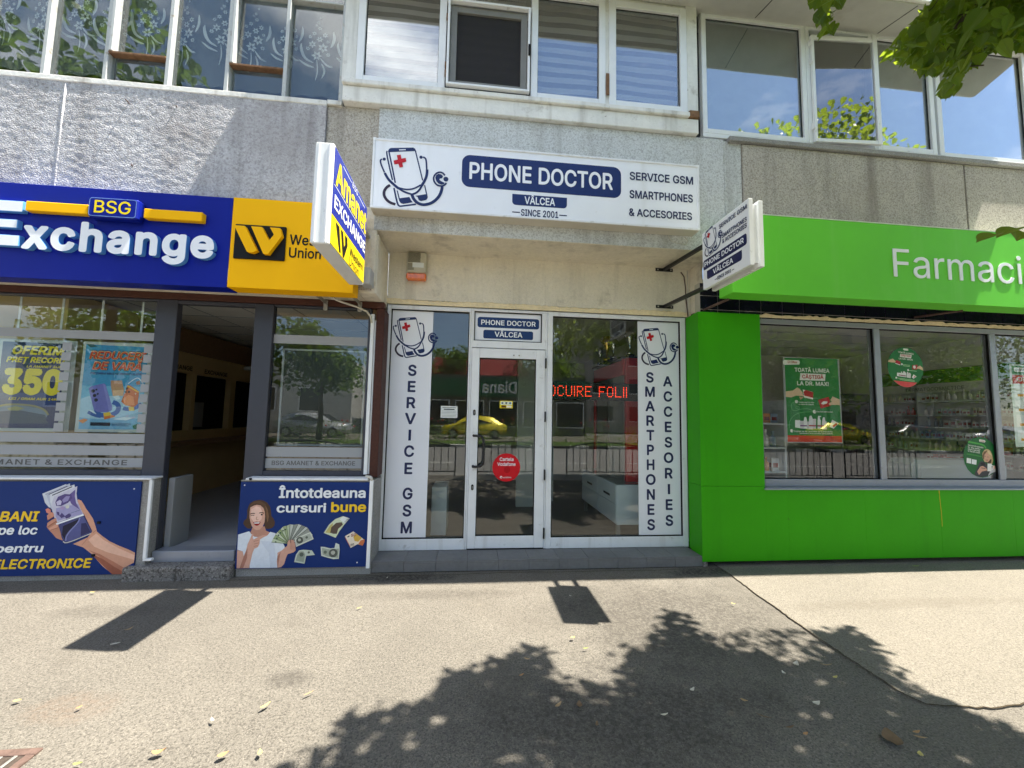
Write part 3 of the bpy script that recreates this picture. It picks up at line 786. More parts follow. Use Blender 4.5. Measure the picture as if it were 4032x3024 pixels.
 'redu': [('p',(58,150,196),[(-3.571,2.089),(-3.037,2.08),(-3.034,1.708),(-3.573,1.705)]),('p',(110,182,214),[(-3.573,1.705),(-3.034,1.708),(-3.039,1.588),(-3.571,1.581)]),('p',(172,208,228),[(-3.571,1.581),(-3.502,1.611),(-3.323,1.615),(-3.22,1.629),(-3.039,1.588),(-3.035,1.423),(-3.037,1.31),(-3.561,1.307)]),('p',(120,176,212),[(-3.562,1.413),(-3.406,1.399),(-3.202,1.42),(-3.039,1.406),(-3.037,1.31),(-3.561,1.307)]),('s',(215,230,240),.008,[(-3.183,1.732),(-3.144,1.768),(-3.099,1.798),(-3.045,1.719)]),('p',(190,120,90),[(-3.116,1.751),(-3.086,1.764),(-3.078,1.73),(-3.109,1.723)]),('p',(30,84,90),[(-3.566,2.09),(-3.507,2.09),(-3.474,2.07),(-3.53,2.061)]),('p',(40,112,84),[(-3.112,1.343),(-3.067,1.366),(-3.039,1.344),(-3.039,1.311),(-3.099,1.315)]),('p',(196,148,112),[(-3.331,1.757),(-3.237,1.76),(-3.211,1.675),(-3.214,1.618),(-3.302,1.618),(-3.325,1.7)]),('p',(228,184,146),[(-3.307,1.667),(-3.214,1.675),(-3.214,1.618),(-3.302,1.615)]),('s',(60,100,172),.041,[(-3.449,1.477),(-3.399,1.439),(-3.327,1.432),(-3.257,1.458),(-3.238,1.504),(-3.254,1.543),(-3.297,1.559)]),('p',(118,120,192),[(-3.511,1.678),(-3.49,1.701),(-3.385,1.73),(-3.371,1.716),(-3.296,1.514),(-3.296,1.486),(-3.33,1.465),(-3.412,1.464),(-3.45,1.488)]),('p',(140,142,208),[(-3.395,1.726),(-3.373,1.716),(-3.298,1.514),(-3.301,1.486),(-3.321,1.48)]),('d',(38,42,58),(-3.47,1.657),.016),('d',(38,42,58),(-3.444,1.67),.009),('d',(38,42,58),(-3.454,1.616),.015),('d',(38,42,58),(-3.429,1.631),.009),('d',(38,42,58),(-3.438,1.575),.016),('s',(60,100,172),.031,[(-3.494,1.465),(-3.445,1.438),(-3.382,1.425)]),('p',(228,192,70),[(-3.365,1.456),(-3.314,1.468),(-3.291,1.435),(-3.356,1.411)]),('p',(216,120,60),[(-3.357,1.425),(-3.286,1.44),(-3.259,1.424),(-3.354,1.397)]),('s',(70,110,182),.036,[(-3.204,1.504),(-3.156,1.494),(-3.095,1.512),(-3.051,1.548)]),('p',(216,108,48),[(-3.187,1.718),(-3.16,1.716),(-3.08,1.661),(-3.083,1.547),(-3.116,1.512),(-3.197,1.539),(-3.225,1.566),(-3.201,1.646)]),('p',(240,150,92),[(-3.217,1.589),(-3.168,1.63),(-3.125,1.614),(-3.108,1.535),(-3.185,1.528)]),('s',(242,194,64),.011,[(-3.186,1.712),(-3.082,1.655)]),('d',(60,36,30),(-3.188,1.687),.01),('d',(60,36,30),(-3.194,1.655),.009),('d',(60,36,30),(-3.166,1.656),.01),('d',(240,220,200),(-3.109,1.64),.006),('p',(232,196,80),[(-3.158,1.517),(-3.112,1.518),(-3.103,1.484),(-3.15,1.48)]),('p',(224,140,70),[(-3.567,1.385),(-3.518,1.403),(-3.487,1.392),(-3.529,1.358)]),('p',(214,232,240),[(-3.501,1.487),(-3.449,1.477),(-3.42,1.444),(-3.447,1.454)]),('p',(224,238,244),[(-3.302,1.61),(-3.251,1.622),(-3.232,1.589),(-3.268,1.582)]),('p',(224,238,244),[(-3.283,1.401),(-3.187,1.426),(-3.108,1.416),(-3.168,1.392)]),('p',(22,36,58),[(-3.464,1.37),(-3.298,1.37),(-3.298,1.339),(-3.464,1.34)]),('s',(60,90,130),.004,[(-3.284,1.365),(-3.124,1.365)]),('s',(60,90,130),.004,[(-3.283,1.354),(-3.123,1.354)]),('s',(60,90,130),.004,[(-3.282,1.343),(-3.143,1.342)])],
 'ofer': [('p',(22,36,88),[(-4.253,2.092),(-3.732,2.086),(-3.733,1.31),(-4.296,1.306),(-4.383,2.09)]),('p',(36,62,120),[(-4.33,1.618),(-3.735,1.633),(-3.73,1.504),(-4.317,1.497)]),('p',(108,124,140),[(-4.316,1.492),(-4.219,1.5),(-4.073,1.516),(-3.871,1.485),(-3.821,1.441),(-3.841,1.391),(-4.304,1.383)]),('p',(60,74,92),[(-4.311,1.443),(-4.068,1.47),(-3.845,1.43),(-3.831,1.391),(-4.304,1.383)]),('p',(150,150,90),[(-4.159,1.484),(-4.092,1.505),(-4.021,1.487),(-4.068,1.464),(-4.142,1.465)]),('s',(140,134,86),.017,[(-4.291,1.482),(-4.22,1.505),(-4.148,1.52),(-4.024,1.52),(-3.923,1.506),(-3.85,1.474),(-3.82,1.43)]),('p',(60,74,92),[(-4.304,1.383),(-3.841,1.391),(-3.807,1.353),(-4.3,1.345)])],
 'drmx': [('p',(28,118,54),[(3.407,2.197),(4.045,2.205),(4.055,1.351),(3.412,1.352)]),('p',(198,60,40),[(3.412,1.352),(4.055,1.351),(4.056,1.283),(3.409,1.282)]),('p',(230,230,222),[(3.387,2.154),(3.402,2.173),(3.573,2.176),(3.591,2.157),(3.581,2.129),(3.414,2.12),(3.388,2.127)]),('p',(236,236,232),[(3.591,2.033),(3.892,2.031),(3.883,1.956),(3.579,1.956)]),('p',(218,184,154),[(3.408,1.827),(3.495,1.839),(3.546,1.874),(3.574,1.86),(3.607,1.822),(3.61,1.796),(3.634,1.777),(3.577,1.782),(3.528,1.784),(3.471,1.763),(3.408,1.768)]),('p',(240,232,226),[(3.612,1.853),(3.63,1.85),(3.721,1.831),(3.735,1.825),(3.728,1.746),(3.623,1.767)]),('p',(178,24,40),[(3.618,1.829),(3.644,1.849),(3.735,1.825),(3.73,1.763),(3.627,1.786)]),('p',(190,150,120),[(3.563,1.775),(3.619,1.77),(3.604,1.756),(3.579,1.74)]),('p',(184,28,42),[(3.789,1.744),(3.919,1.78),(3.943,1.685),(3.816,1.65)]),('p',(236,228,226),[(3.819,1.702),(3.852,1.729),(3.902,1.727),(3.894,1.707),(3.85,1.693)]),('p',(218,184,154),[(3.935,1.744),(3.966,1.785),(3.998,1.772),(4.049,1.754),(4.049,1.691),(4.001,1.693),(3.918,1.69),(3.914,1.705),(3.953,1.728)]),('d',(236,236,232),(3.531,1.719),.018),('d',(236,236,232),(3.74,1.613),.02),('d',(236,236,232),(3.462,1.401),.018),('s',(112,186,122),.004,[(3.511,1.715),(3.472,1.701),(3.463,1.656),(3.486,1.617),(3.549,1.622),(3.566,1.658),(3.53,1.675),(3.514,1.65),(3.55,1.631),(3.607,1.642),(3.67,1.644),(3.723,1.622)]),('s',(112,186,122),.004,[(3.719,1.612),(3.57,1.603),(3.484,1.565),(3.435,1.494),(3.433,1.423)]),('p',(222,224,226),[(3.506,1.517),(3.566,1.518),(3.562,1.431),(3.503,1.437)]),('p',(206,200,206),[(3.566,1.509),(3.608,1.51),(3.604,1.425),(3.562,1.428)]),('p',(228,230,230),[(3.608,1.516),(3.617,1.552),(3.638,1.552),(3.647,1.517),(3.643,1.426),(3.604,1.425)]),('p',(196,190,196),[(3.647,1.504),(3.668,1.504),(3.664,1.423),(3.643,1.423)]),('p',(220,220,224),[(3.669,1.53),(3.681,1.568),(3.702,1.568),(3.715,1.531),(3.71,1.421),(3.664,1.42)]),('p',(208,200,204),[(3.715,1.534),(3.754,1.535),(3.749,1.428),(3.71,1.427)]),('p',(226,228,228),[(3.771,1.512),(3.78,1.568),(3.816,1.567),(3.814,1.557),(3.796,1.555),(3.81,1.513),(3.806,1.429),(3.767,1.428)]),('p',(216,212,216),[(3.824,1.507),(3.837,1.553),(3.858,1.553),(3.867,1.508),(3.881,1.508),(3.877,1.423),(3.82,1.422)]),('s',(176,60,60),.014,[(3.666,1.459),(3.751,1.459)]),('s',(110,60,120),.013,[(3.563,1.457),(3.644,1.457)]),('s',(176,90,90),.016,[(3.768,1.459),(3.878,1.457)]),('p',(232,232,228),[(3.91,1.45),(3.946,1.529),(4.023,1.491),(3.959,1.431)]),('s',(178,28,42),.024,[(3.953,1.454),(4.001,1.487)])],
 'stick_a': [('p',(216,76,76),[(4.705,1.983),(5,1.964),(4.96,1.933),(4.907,1.913),(4.865,1.91),(4.815,1.918),(4.757,1.943)]),('p',(230,230,222),[(4.847,2.341),(4.854,2.352),(4.905,2.35),(4.917,2.339),(4.91,2.325),(4.859,2.329)]),('p',(236,236,232),[(4.809,2.287),(4.954,2.279),(4.944,2.239),(4.801,2.252)]),('p',(218,184,154),[(4.647,2.193),(4.656,2.211),(4.712,2.23),(4.732,2.213),(4.748,2.195),(4.731,2.185),(4.688,2.187)]),('p',(178,24,40),[(4.75,2.216),(4.808,2.197),(4.801,2.162),(4.741,2.183)]),('s',(236,236,232),.007,[(4.739,2.177),(4.799,2.16)]),('p',(184,28,42),[(4.954,2.163),(5.019,2.169),(5.011,2.115),(4.947,2.115)]),('d',(236,228,226),(4.978,2.142),.018),('p',(218,184,154),[(5.019,2.146),(5.048,2.161),(5.085,2.136),(5.085,2.106),(5.037,2.123),(4.999,2.126)]),('d',(236,236,232),(4.821,2.17),.011),('d',(236,236,232),(4.896,2.106),.011),('d',(236,236,232),(4.741,2.014),.011),('s',(170,214,160),.006,[(4.831,2.167),(4.924,2.16)]),('s',(170,214,160),.006,[(4.834,2.153),(4.919,2.147)]),('s',(170,214,160),.006,[(4.907,2.102),(5.003,2.095)]),('s',(170,214,160),.007,[(4.753,2.011),(4.968,1.991)]),('s',(170,214,160),.007,[(4.782,1.995),(4.969,1.977)]),('p',(222,222,224),[(4.753,2.072),(4.803,2.07),(4.804,2.085),(4.817,2.086),(4.816,2.071),(4.829,2.071),(4.834,2.09),(4.847,2.089),(4.867,2.072),(4.864,2.022),(4.75,2.034)]),('p',(214,212,216),[(4.873,2.061),(4.881,2.086),(4.896,2.084),(4.892,2.065),(4.906,2.075),(4.916,2.074),(4.928,2.058),(4.92,2.012),(4.87,2.021)]),('s',(130,60,80),.01,[(4.772,2.046),(4.861,2.037)]),('p',(232,232,228),[(4.936,2.024),(4.96,2.059),(4.997,2.034),(4.957,2.01)]),('s',(178,28,42),.009,[(4.96,2.023),(4.98,2.037)])],
 'stick_b': [('s',(80,170,74),.016,[(5.597,1.312),(5.709,1.295),(5.784,1.28),(5.811,1.263),(5.824,1.239)]),('s',(60,140,64),.014,[(5.572,1.174),(5.66,1.163),(5.758,1.145)]),('p',(230,230,226),[(5.741,1.331),(5.751,1.341),(5.817,1.332),(5.826,1.317),(5.815,1.304),(5.747,1.314)]),('p',(232,234,236),[(5.568,1.131),(5.625,1.122),(5.617,1.066),(5.561,1.076)]),('p',(232,234,236),[(5.633,1.117),(5.693,1.107),(5.684,1.054),(5.625,1.064)]),('p',(204,178,134),[(5.774,1.185),(5.803,1.222),(5.837,1.233),(5.874,1.219),(5.899,1.169),(5.905,1.103),(5.889,1.066),(5.852,1.07),(5.792,1.09),(5.771,1.131)]),('p',(86,64,48),[(5.855,1.111),(5.885,1.119),(5.881,1.078),(5.842,1.07),(5.805,1.082)]),('p',(216,168,142),[(5.788,1.16),(5.815,1.197),(5.852,1.185),(5.872,1.144),(5.859,1.103),(5.829,1.082),(5.802,1.098)]),('p',(120,90,62),[(5.773,1.156),(5.792,1.201),(5.841,1.218),(5.824,1.193),(5.798,1.168),(5.786,1.11),(5.773,1.127)]),('p',(226,204,160),[(5.841,1.218),(5.873,1.202),(5.892,1.153),(5.851,1.177)]),('s',(70,46,40),.005,[(5.797,1.152),(5.811,1.149)]),('s',(70,46,40),.005,[(5.83,1.144),(5.848,1.14)]),('s',(150,60,56),.007,[(5.808,1.109),(5.836,1.106)]),('p',(60,62,68),[(5.65,.952),(5.685,1.007),(5.719,1.069),(5.75,1.098),(5.791,1.086),(5.813,1.065),(5.854,.988),(5.857,.963),(5.801,.926),(5.729,.918),(5.669,.931)]),('p',(206,202,204),[(5.854,.983),(5.886,1.033),(5.907,1.05),(5.947,1.037),(5.939,.986),(5.876,.963),(5.82,.928)]),('p',(216,164,142),[(5.687,.978),(5.73,1.032),(5.764,1.044),(5.809,1.016),(5.819,.993),(5.749,.979),(5.708,.942)]),('p',(30,30,34),[(5.738,1.075),(5.782,1.086),(5.795,1.069),(5.79,1.045),(5.749,1.04)]),('s',(40,34,34),.005,[(5.743,1.02),(5.799,1.012)]),('p',(240,240,238),[(5.828,1.07),(5.883,1.066),(5.871,.981),(5.82,.984)]),('p',(216,164,142),[(5.887,1.037),(5.921,1.046),(5.928,1.017),(5.898,1.004)]),('s',(236,236,234),.009,[(5.881,1.049),(5.904,1.037),(5.896,1.008),(5.874,1)])],
}
# outlines of the letters (units of 1/1000 of the type size, capitals 700 high): advance, contours
GLYPH = {
 '!': '270|133,-6 162,0 178,11 192,32 197,52 192,80 180,99 162,112 142,117 114,114 91,100 78,80 73,62 73,50 78,32 91,12 110,0|92,220 172,219 177,222 179,534 181,544 181,694 178,699 92,699 87,696',
 '&': '616|268,-10 321,-5 373,10 419,32 451,58 503,-1 595,-1 599,0 600,2 505,118 545,196 558,250 559,306 481,306 473,246 461,206 453,189 449,186 304,362 307,369 353,403 399,446 433,498 446,560 439,596 425,628 399,663 359,688 321,701 285,705 263,705 229,701 187,687 152,662 128,634 123,625 108,588 104,556 107,510 121,472 184,378 117,323 67,263 51,222 48,198 48,172 55,130 75,84 108,46 149,18 197,0 215,-5|253,64 225,68 197,78 170,96 155,113 146,128 139,148 134,170 137,204 151,238 211,297 235,314 242,310 394,128 398,120 343,80 299,67 271,63|249,429 221,465 199,500 188,550 199,592 229,621 237,624 273,633 307,628 335,613 355,586 360,556 351,516 323,481 261,434 253,429',
 '.': '259|120,-4 131,-6 151,-2 174,10 189,32 194,52 189,80 177,99 155,113 135,119 109,114 89,101 73,80 70,66 73,34 83,17 87,12 105,0',
 '/': '342|21,-105 93,-106 97,-105 99,-101 315,703 322,729 319,732 247,732 243,725 23,-91 20,-101',
 '0': '623|309,-10 364,-3 390,3 444,33 494,85 528,156 542,212 551,248 557,338 551,450 528,542 492,614 444,665 396,692 382,699 318,709 304,709 238,698 178,665 130,613 94,538 73,454 67,374 67,324 73,244 96,154 132,84 177,34 214,14 244,0|304,70 262,78 230,98 217,110 192,144 170,196 155,264 151,320 151,376 155,434 167,494 192,555 228,600 264,622 312,633 360,622 392,602 400,597 430,556 454,500 469,428 473,338 469,270 455,200 430,142 398,101 364,80 352,75 318,69',
 '1': '623|105,0 533,-1 538,2 538,70 535,75 385,75 380,78 380,694 377,699 271,698 119,586 118,498 121,494 284,614 289,615 292,612 292,80 291,76 287,75 107,75 104,70',
 '2': '623|88,0 530,-1 535,2 535,72 532,77 214,77 209,80 239,114 353,232 461,354 510,438 523,506 523,524 516,566 494,614 464,651 424,680 413,686 370,702 320,709 298,709 250,702 198,682 161,656 151,648 120,611 116,603 97,554 91,504 94,497 174,498 179,536 186,554 192,568 210,595 234,612 266,626 306,633 376,616 404,599 424,574 434,550 439,524 439,504 428,450 387,386 311,302 88,65',
 '3': '623|296,-10 367,-3 424,16 474,50 502,82 512,96 531,140 540,196 533,248 529,262 511,302 482,338 469,350 421,380 367,395 309,397 306,400 507,628 512,638 512,694 509,699 101,699 96,696 96,626 99,621 391,621 396,618 390,608 219,414 216,406 216,346 219,341 281,341 337,334 379,320 417,291 437,264 447,238 452,206 447,160 432,126 406,100 377,84 305,69 295,69 231,80 200,96 173,120 159,146 149,180 67,181 62,178 71,130 95,80 135,41 183,14 237,-4',
 '4': '623|389,0 471,0 473,142 563,143 568,146 567,222 477,223 472,226 471,436 393,437 388,434 387,224 155,223 150,226 426,696 425,698 421,699 343,699 337,694 319,664 57,220 54,212 54,148 55,144 59,143 385,143 388,138',
 '5': '623|300,-10 361,-3 403,12 429,24 474,58 505,102 529,162 538,222 534,274 521,316 499,361 474,392 455,409 441,420 405,440 365,453 315,459 245,446 191,416 185,415 184,420 208,618 213,621 499,621 502,626 502,694 499,699 137,699 132,696 94,372 93,348 175,338 231,369 299,381 339,375 377,360 408,336 431,304 445,266 450,236 450,208 445,178 432,144 411,113 387,93 375,85 347,74 301,69 241,82 189,123 175,150 167,178 85,178 84,168 91,127 115,82 148,44 195,14 253,-5',
 'A': '660|24,0 116,0 184,190 186,194 190,195 472,194 480,176 544,0 635,0 628,24 380,698 280,699 274,695 28,16 24,4|216,274 216,280 264,418 328,622 330,620 396,412 444,275 440,273',
 'B': '627|83,0 339,-1 413,5 475,26 517,53 549,92 567,136 574,178 574,200 570,234 553,278 532,308 499,336 467,352 435,359 432,362 436,368 491,394 524,430 533,444 543,474 546,496 546,530 542,564 526,604 492,646 455,672 395,693 343,699 83,698|175,77 172,82 173,316 353,317 377,315 423,298 452,276 471,250 483,222 488,186 479,144 453,110 409,88 337,77|175,391 172,396 173,620 337,621 389,612 431,589 453,554 462,508 455,472 445,449 424,424 393,406 325,391',
 'C': '701|364,-10 417,-7 465,6 513,26 555,53 590,86 615,124 637,172 649,216 645,219 561,218 535,158 490,110 435,84 371,73 305,82 255,104 208,144 173,198 150,266 144,320 142,356 150,432 173,502 205,552 255,594 307,618 365,627 433,616 492,588 534,544 561,480 645,479 649,481 637,528 615,576 586,616 551,649 515,672 469,692 371,709 283,699 253,686 206,666 142,610 95,536 66,452 56,362 56,332 67,244 96,158 142,88 199,39 219,28 279,2',
 'D': '690|83,0 299,-1 403,12 481,42 489,47 547,94 595,164 625,246 628,262 634,330 634,368 626,452 597,532 569,576 544,610 485,656 405,688 321,699 83,698|175,77 172,82 173,620 315,621 379,612 443,586 486,550 513,508 521,494 542,428 548,368 548,334 544,286 537,256 519,202 489,154 483,147 435,110 377,88 295,77',
 'E': '576|83,0 515,0 516,72 513,77 177,77 173,78 172,82 173,314 483,315 487,316 488,320 488,388 485,393 173,394 173,620 509,621 512,626 511,698 83,698',
 'F': '564|83,0 167,-1 172,2 173,302 471,303 476,306 476,376 473,381 173,382 173,620 503,621 506,626 505,698 83,698',
 'G': '715|368,-10 445,-1 513,24 576,68 619,124 627,142 647,192 656,262 656,346 653,351 389,350 388,278 391,273 565,273 570,270 563,218 543,165 513,127 478,100 423,77 365,73 315,79 255,104 208,144 179,188 169,208 151,264 148,280 142,354 150,432 173,502 205,554 253,594 305,618 347,625 365,627 429,616 487,588 501,575 531,540 561,480 647,479 651,481 639,526 615,574 590,612 561,639 513,672 469,692 411,707 381,709 355,709 323,705 281,699 269,694 207,666 142,612 97,542 89,522 64,448 56,364 56,332 65,246 95,160 143,87 209,32 279,2',
 'H': '711|83,0 167,-1 172,2 172,314 173,318 177,319 537,318 538,2 543,-1 627,0 627,698 543,699 538,696 538,402 537,398 533,397 173,398 172,696 167,699 83,698',
 'I': '414|43,0 365,-1 370,2 369,76 257,77 253,78 252,82 252,618 257,621 369,622 370,694 367,699 47,699 42,696 43,622 157,621 161,620 162,616 162,80 157,77 43,76',
 'K': '642|83,0 171,0 173,230 237,299 273,334 511,1 517,-1 614,0 611,9 335,396 338,402 606,688 612,696 611,698 505,699 499,697 238,416 173,338 172,696 167,699 83,698',
 'L': '540|83,0 491,-1 496,2 496,72 493,77 177,77 172,80 172,694 169,699 87,699 82,696',
 'M': '864|83,0 163,-1 168,2 168,476 166,486 165,589 171,578 199,496 245,372 389,10 393,0 397,-1 465,-1 469,0 472,4 627,400 691,580 695,587 696,542 694,532 694,454 692,444 692,2 697,-1 779,0 779,698 659,699 654,696 481,248 433,105 431,106 393,224 375,272 210,696 205,699 83,698',
 'N': '719|83,0 167,-1 172,2 172,446 166,556 167,585 171,582 251,442 531,1 537,-1 635,0 635,698 553,699 548,696 548,220 550,210 550,154 553,113 549,117 533,148 473,250 189,697 183,699 83,698',
 'O': '733|364,-10 455,2 527,34 589,86 635,154 649,190 668,246 678,344 667,454 638,540 590,612 527,666 453,698 375,709 357,709 281,698 207,666 144,612 95,536 66,452 56,362 56,332 67,244 96,158 145,86 199,39 219,28 279,2|357,74 305,82 257,103 207,145 171,201 151,264 142,354 150,432 161,466 173,502 208,556 251,593 261,598 307,618 367,627 427,618 463,602 484,592 529,553 561,500 583,434 590,370 590,330 584,266 563,204 527,143 481,106 429,82 375,73',
 'P': '612|83,0 167,-1 172,2 173,254 321,255 399,264 455,284 462,288 503,320 533,360 553,410 558,430 562,484 555,540 533,594 509,627 502,636 459,668 393,692 335,699 83,698|175,333 172,338 173,620 331,621 367,617 409,602 440,578 457,554 469,518 472,498 472,456 469,436 459,408 437,374 411,354 369,337 329,333',
 'R': '617|83,0 167,-1 172,2 173,270 323,271 333,273 341,268 485,0 586,0 581,14 433,286 435,290 461,300 505,330 531,366 537,376 557,426 562,474 558,540 536,594 505,639 463,668 399,692 339,699 83,698|175,351 172,356 173,620 331,621 369,617 409,605 442,580 459,556 465,538 472,510 474,480 470,446 459,414 439,386 407,366 359,353 333,351',
 'S': '615|303,-12 382,-6 444,15 496,48 532,90 554,136 561,188 557,234 543,270 495,326 430,362 368,382 302,400 232,424 182,457 164,484 159,510 161,544 177,574 198,597 228,615 266,626 284,629 310,631 366,623 412,602 448,567 462,524 466,519 550,520 543,568 539,578 518,617 482,655 430,686 376,703 322,709 300,709 248,703 214,692 186,682 146,658 131,646 104,616 80,566 73,522 73,504 82,454 86,444 118,397 176,358 256,328 332,306 404,282 450,251 457,244 470,221 475,198 475,184 467,152 452,127 435,108 428,102 410,92 390,82 352,71 304,67 232,80 195,98 171,118 166,126 152,150 142,186 58,187 54,186 53,182 64,130 69,118 88,83 123,44 182,10 238,-7',
 'T': '617|266,0 348,-1 353,2 353,618 358,621 570,621 573,626 573,694 570,699 48,699 43,696 43,626 46,621 260,621 265,618',
 'U': '711|352,-11 433,-3 499,21 511,29 554,59 591,104 597,115 619,169 628,235 628,695 625,700 545,700 540,697 540,241 535,199 521,163 515,151 493,122 453,93 407,76 365,72 305,76 259,93 219,120 197,151 189,167 176,199 170,249 170,697 165,700 87,700 82,697 82,243 91,171 117,111 157,59 171,49 213,20 279,-3',
 'V': '660|282,0 378,-1 383,2 632,686 635,696 634,698 548,699 542,696 372,204 332,78 322,104 262,288 117,696 112,699 25,698 28,684 50,624 272,24',
 'W': '943|214,0 312,-1 317,2 436,440 461,542 469,590 472,593 483,536 506,444 625,2 630,-1 728,0 919,698 834,699 830,698 828,694 702,202 678,91 675,92 626,304 524,694 522,698 518,699 422,698 418,688 300,238 266,91 263,94 249,166 212,316 114,694 112,698 108,699 24,698 28,678 208,18',
 'X': '652|28,0 125,0 241,164 325,297 329,294 367,230 415,158 525,0 624,0 624,4 613,20 399,332 380,362 609,694 610,698 513,698 373,494 327,418 283,492 145,697 139,699 44,698 44,694 55,678 274,358 31,8',
 'a': '535|216,-12 289,-1 301,4 347,34 375,71 380,68 381,0 457,-1 462,2 462,362 457,400 441,442 415,477 391,495 327,521 279,527 259,527 189,517 147,502 113,479 86,452 77,440 58,402 59,399 69,396 137,378 162,414 205,442 269,455 329,442 340,434 367,406 380,352 375,334 365,324 321,311 259,305 177,291 111,266 78,244 59,220 49,194 42,158 42,138 46,110 49,98 65,64 72,54 95,29 131,6 171,-7|233,62 179,72 141,98 128,142 131,170 141,189 181,216 191,220 241,231 327,243 355,250 379,259 380,188 373,156 359,123 341,102 311,79 279,67',
 'b': '583|312,-11 377,-3 431,23 475,61 508,115 530,185 536,253 530,333 509,401 474,457 429,495 377,519 317,528 271,524 233,511 192,479 164,441 157,439 156,697 151,700 75,700 72,695 72,3 77,0 153,1 154,75 155,79 159,80 163,79 193,40 239,5 275,-8|301,65 267,68 253,72 222,89 193,119 173,157 160,205 156,241 156,277 160,315 171,357 194,401 221,428 239,438 263,447 305,454 353,444 386,427 413,399 435,357 448,309 450,239 448,211 435,161 414,121 383,90 353,72 339,68',
 'c': '545|282,-11 359,-1 421,29 469,77 497,137 493,141 419,159 401,121 374,91 329,71 285,62 243,69 199,91 171,122 149,161 136,207 134,223 132,265 136,309 149,353 157,369 175,400 199,425 241,447 283,454 301,452 335,445 372,427 395,402 416,363 419,360 496,381 491,395 467,444 419,489 359,517 285,528 233,522 213,517 163,495 114,455 77,399 54,331 48,271 48,241 55,183 77,117 113,62 162,21 195,7 221,-4',
 'd': '583|266,-11 309,-8 345,5 395,43 421,79 425,80 429,79 430,75 431,1 507,0 512,3 512,695 509,700 433,700 428,697 427,439 421,439 394,477 349,511 313,524 269,528 207,519 151,493 108,455 75,399 54,337 48,279 48,243 54,183 75,118 108,63 155,21 209,-3|279,65 245,68 231,73 197,92 171,120 151,159 137,205 132,267 136,313 147,351 157,373 172,399 198,427 231,444 243,448 283,454 323,447 357,432 363,428 391,399 413,361 426,311 428,237 426,209 413,165 390,117 362,89 328,71',
 'e': '556|288,-11 343,-7 391,7 429,27 457,50 475,72 485,87 500,121 499,125 422,143 390,99 349,73 293,63 247,69 215,81 198,91 177,109 157,137 151,147 138,191 134,221 135,231 507,232 510,237 510,279 506,333 491,387 467,435 446,461 407,493 367,513 281,528 215,519 159,493 112,453 76,399 55,335 48,275 48,243 54,185 77,117 113,62 154,27 177,15 223,-4|137,304 134,307 134,315 139,339 150,371 171,402 201,429 236,447 281,454 325,448 345,439 363,430 386,407 409,371 422,327 424,309 423,305 419,304',
 'f': '349|112,0 190,-1 195,2 195,446 200,449 308,449 313,452 312,520 196,522 195,578 200,610 212,632 238,646 262,651 278,651 312,645 333,712 332,716 328,718 304,725 260,729 184,712 154,693 137,674 116,632 111,596 110,522 12,521 7,518 8,450 106,449 111,446',
 'g': '584|280,-208 343,-203 361,-198 397,-188 441,-164 449,-159 481,-125 505,-74 512,-16 512,516 509,521 431,520 430,444 427,439 423,440 396,476 351,510 327,520 313,525 263,527 215,521 201,516 154,496 110,456 77,404 55,340 48,280 48,244 55,184 76,124 107,78 111,72 151,40 211,13 261,7 303,9 348,22 395,56 421,92 425,93 428,90 428,-12 419,-58 417,-67 394,-96 379,-108 343,-126 295,-133 279,-133 219,-123 211,-120 168,-92 144,-62 137,-58 72,-96 113,-151 175,-188 187,-194 233,-205|273,82 235,88 209,99 199,105 171,131 149,172 137,210 132,272 136,314 149,356 172,400 197,427 219,438 239,447 287,453 327,446 359,431 391,400 413,362 426,314 428,244 426,214 413,166 389,127 362,102 329,88 289,81',
 'h': '564|73,0 151,-1 156,2 156,306 161,352 173,388 197,419 219,434 233,440 259,449 279,451 309,449 335,444 343,440 376,416 399,377 406,332 406,2 411,-1 485,-1 490,2 490,346 486,388 469,440 444,476 409,504 361,523 305,527 257,520 211,498 172,458 157,433 156,694 153,699 77,699 72,696',
 'i': '230|74,0 152,-1 157,2 157,516 154,521 78,521 73,518|107,610 120,609 134,612 155,624 167,642 173,662 168,686 158,703 138,716 116,721 92,716 76,705 62,686 57,670 60,648 74,626 92,613',
 'l': '260|188,-3 221,-2 243,2 247,5 248,9 233,73 189,72 173,78 164,87 156,139 156,697 151,700 75,700 72,695 72,121 78,75 81,63 103,27 137,5',
 'm': '839|73,0 151,-1 156,2 156,322 161,364 173,396 197,425 219,440 273,453 311,448 347,428 369,396 372,388 376,364 377,0 455,-1 460,2 460,334 472,392 475,399 490,416 514,440 543,450 563,453 597,451 621,445 650,430 673,398 682,350 682,2 687,-1 765,0 766,356 762,404 743,452 717,487 685,510 645,526 601,531 529,517 519,512 463,471 443,440 437,427 435,427 425,454 392,498 353,522 301,531 239,517 231,512 181,475 155,429 153,520 73,520',
 'n': '564|73,0 151,-1 156,2 156,306 161,352 173,388 197,419 219,434 233,440 259,449 279,451 309,449 335,444 343,440 376,416 399,377 406,332 406,2 411,-1 489,0 490,346 486,388 469,440 465,446 443,477 409,504 363,522 347,525 305,527 257,520 209,497 172,458 155,429 153,520 73,520',
 'o': '571|282,-11 349,-4 367,3 410,21 458,63 491,113 499,131 518,185 524,251 517,333 493,401 460,451 417,490 405,497 353,519 285,528 233,522 213,517 163,495 114,455 77,399 54,331 48,271 48,241 55,183 77,117 113,62 162,21 195,7 221,-4|283,63 243,69 217,81 198,91 171,122 149,161 139,197 134,223 132,265 136,309 147,347 157,369 176,401 198,425 235,445 285,454 327,448 339,444 372,425 401,396 423,351 436,305 438,237 436,211 423,165 400,119 372,91 337,72',
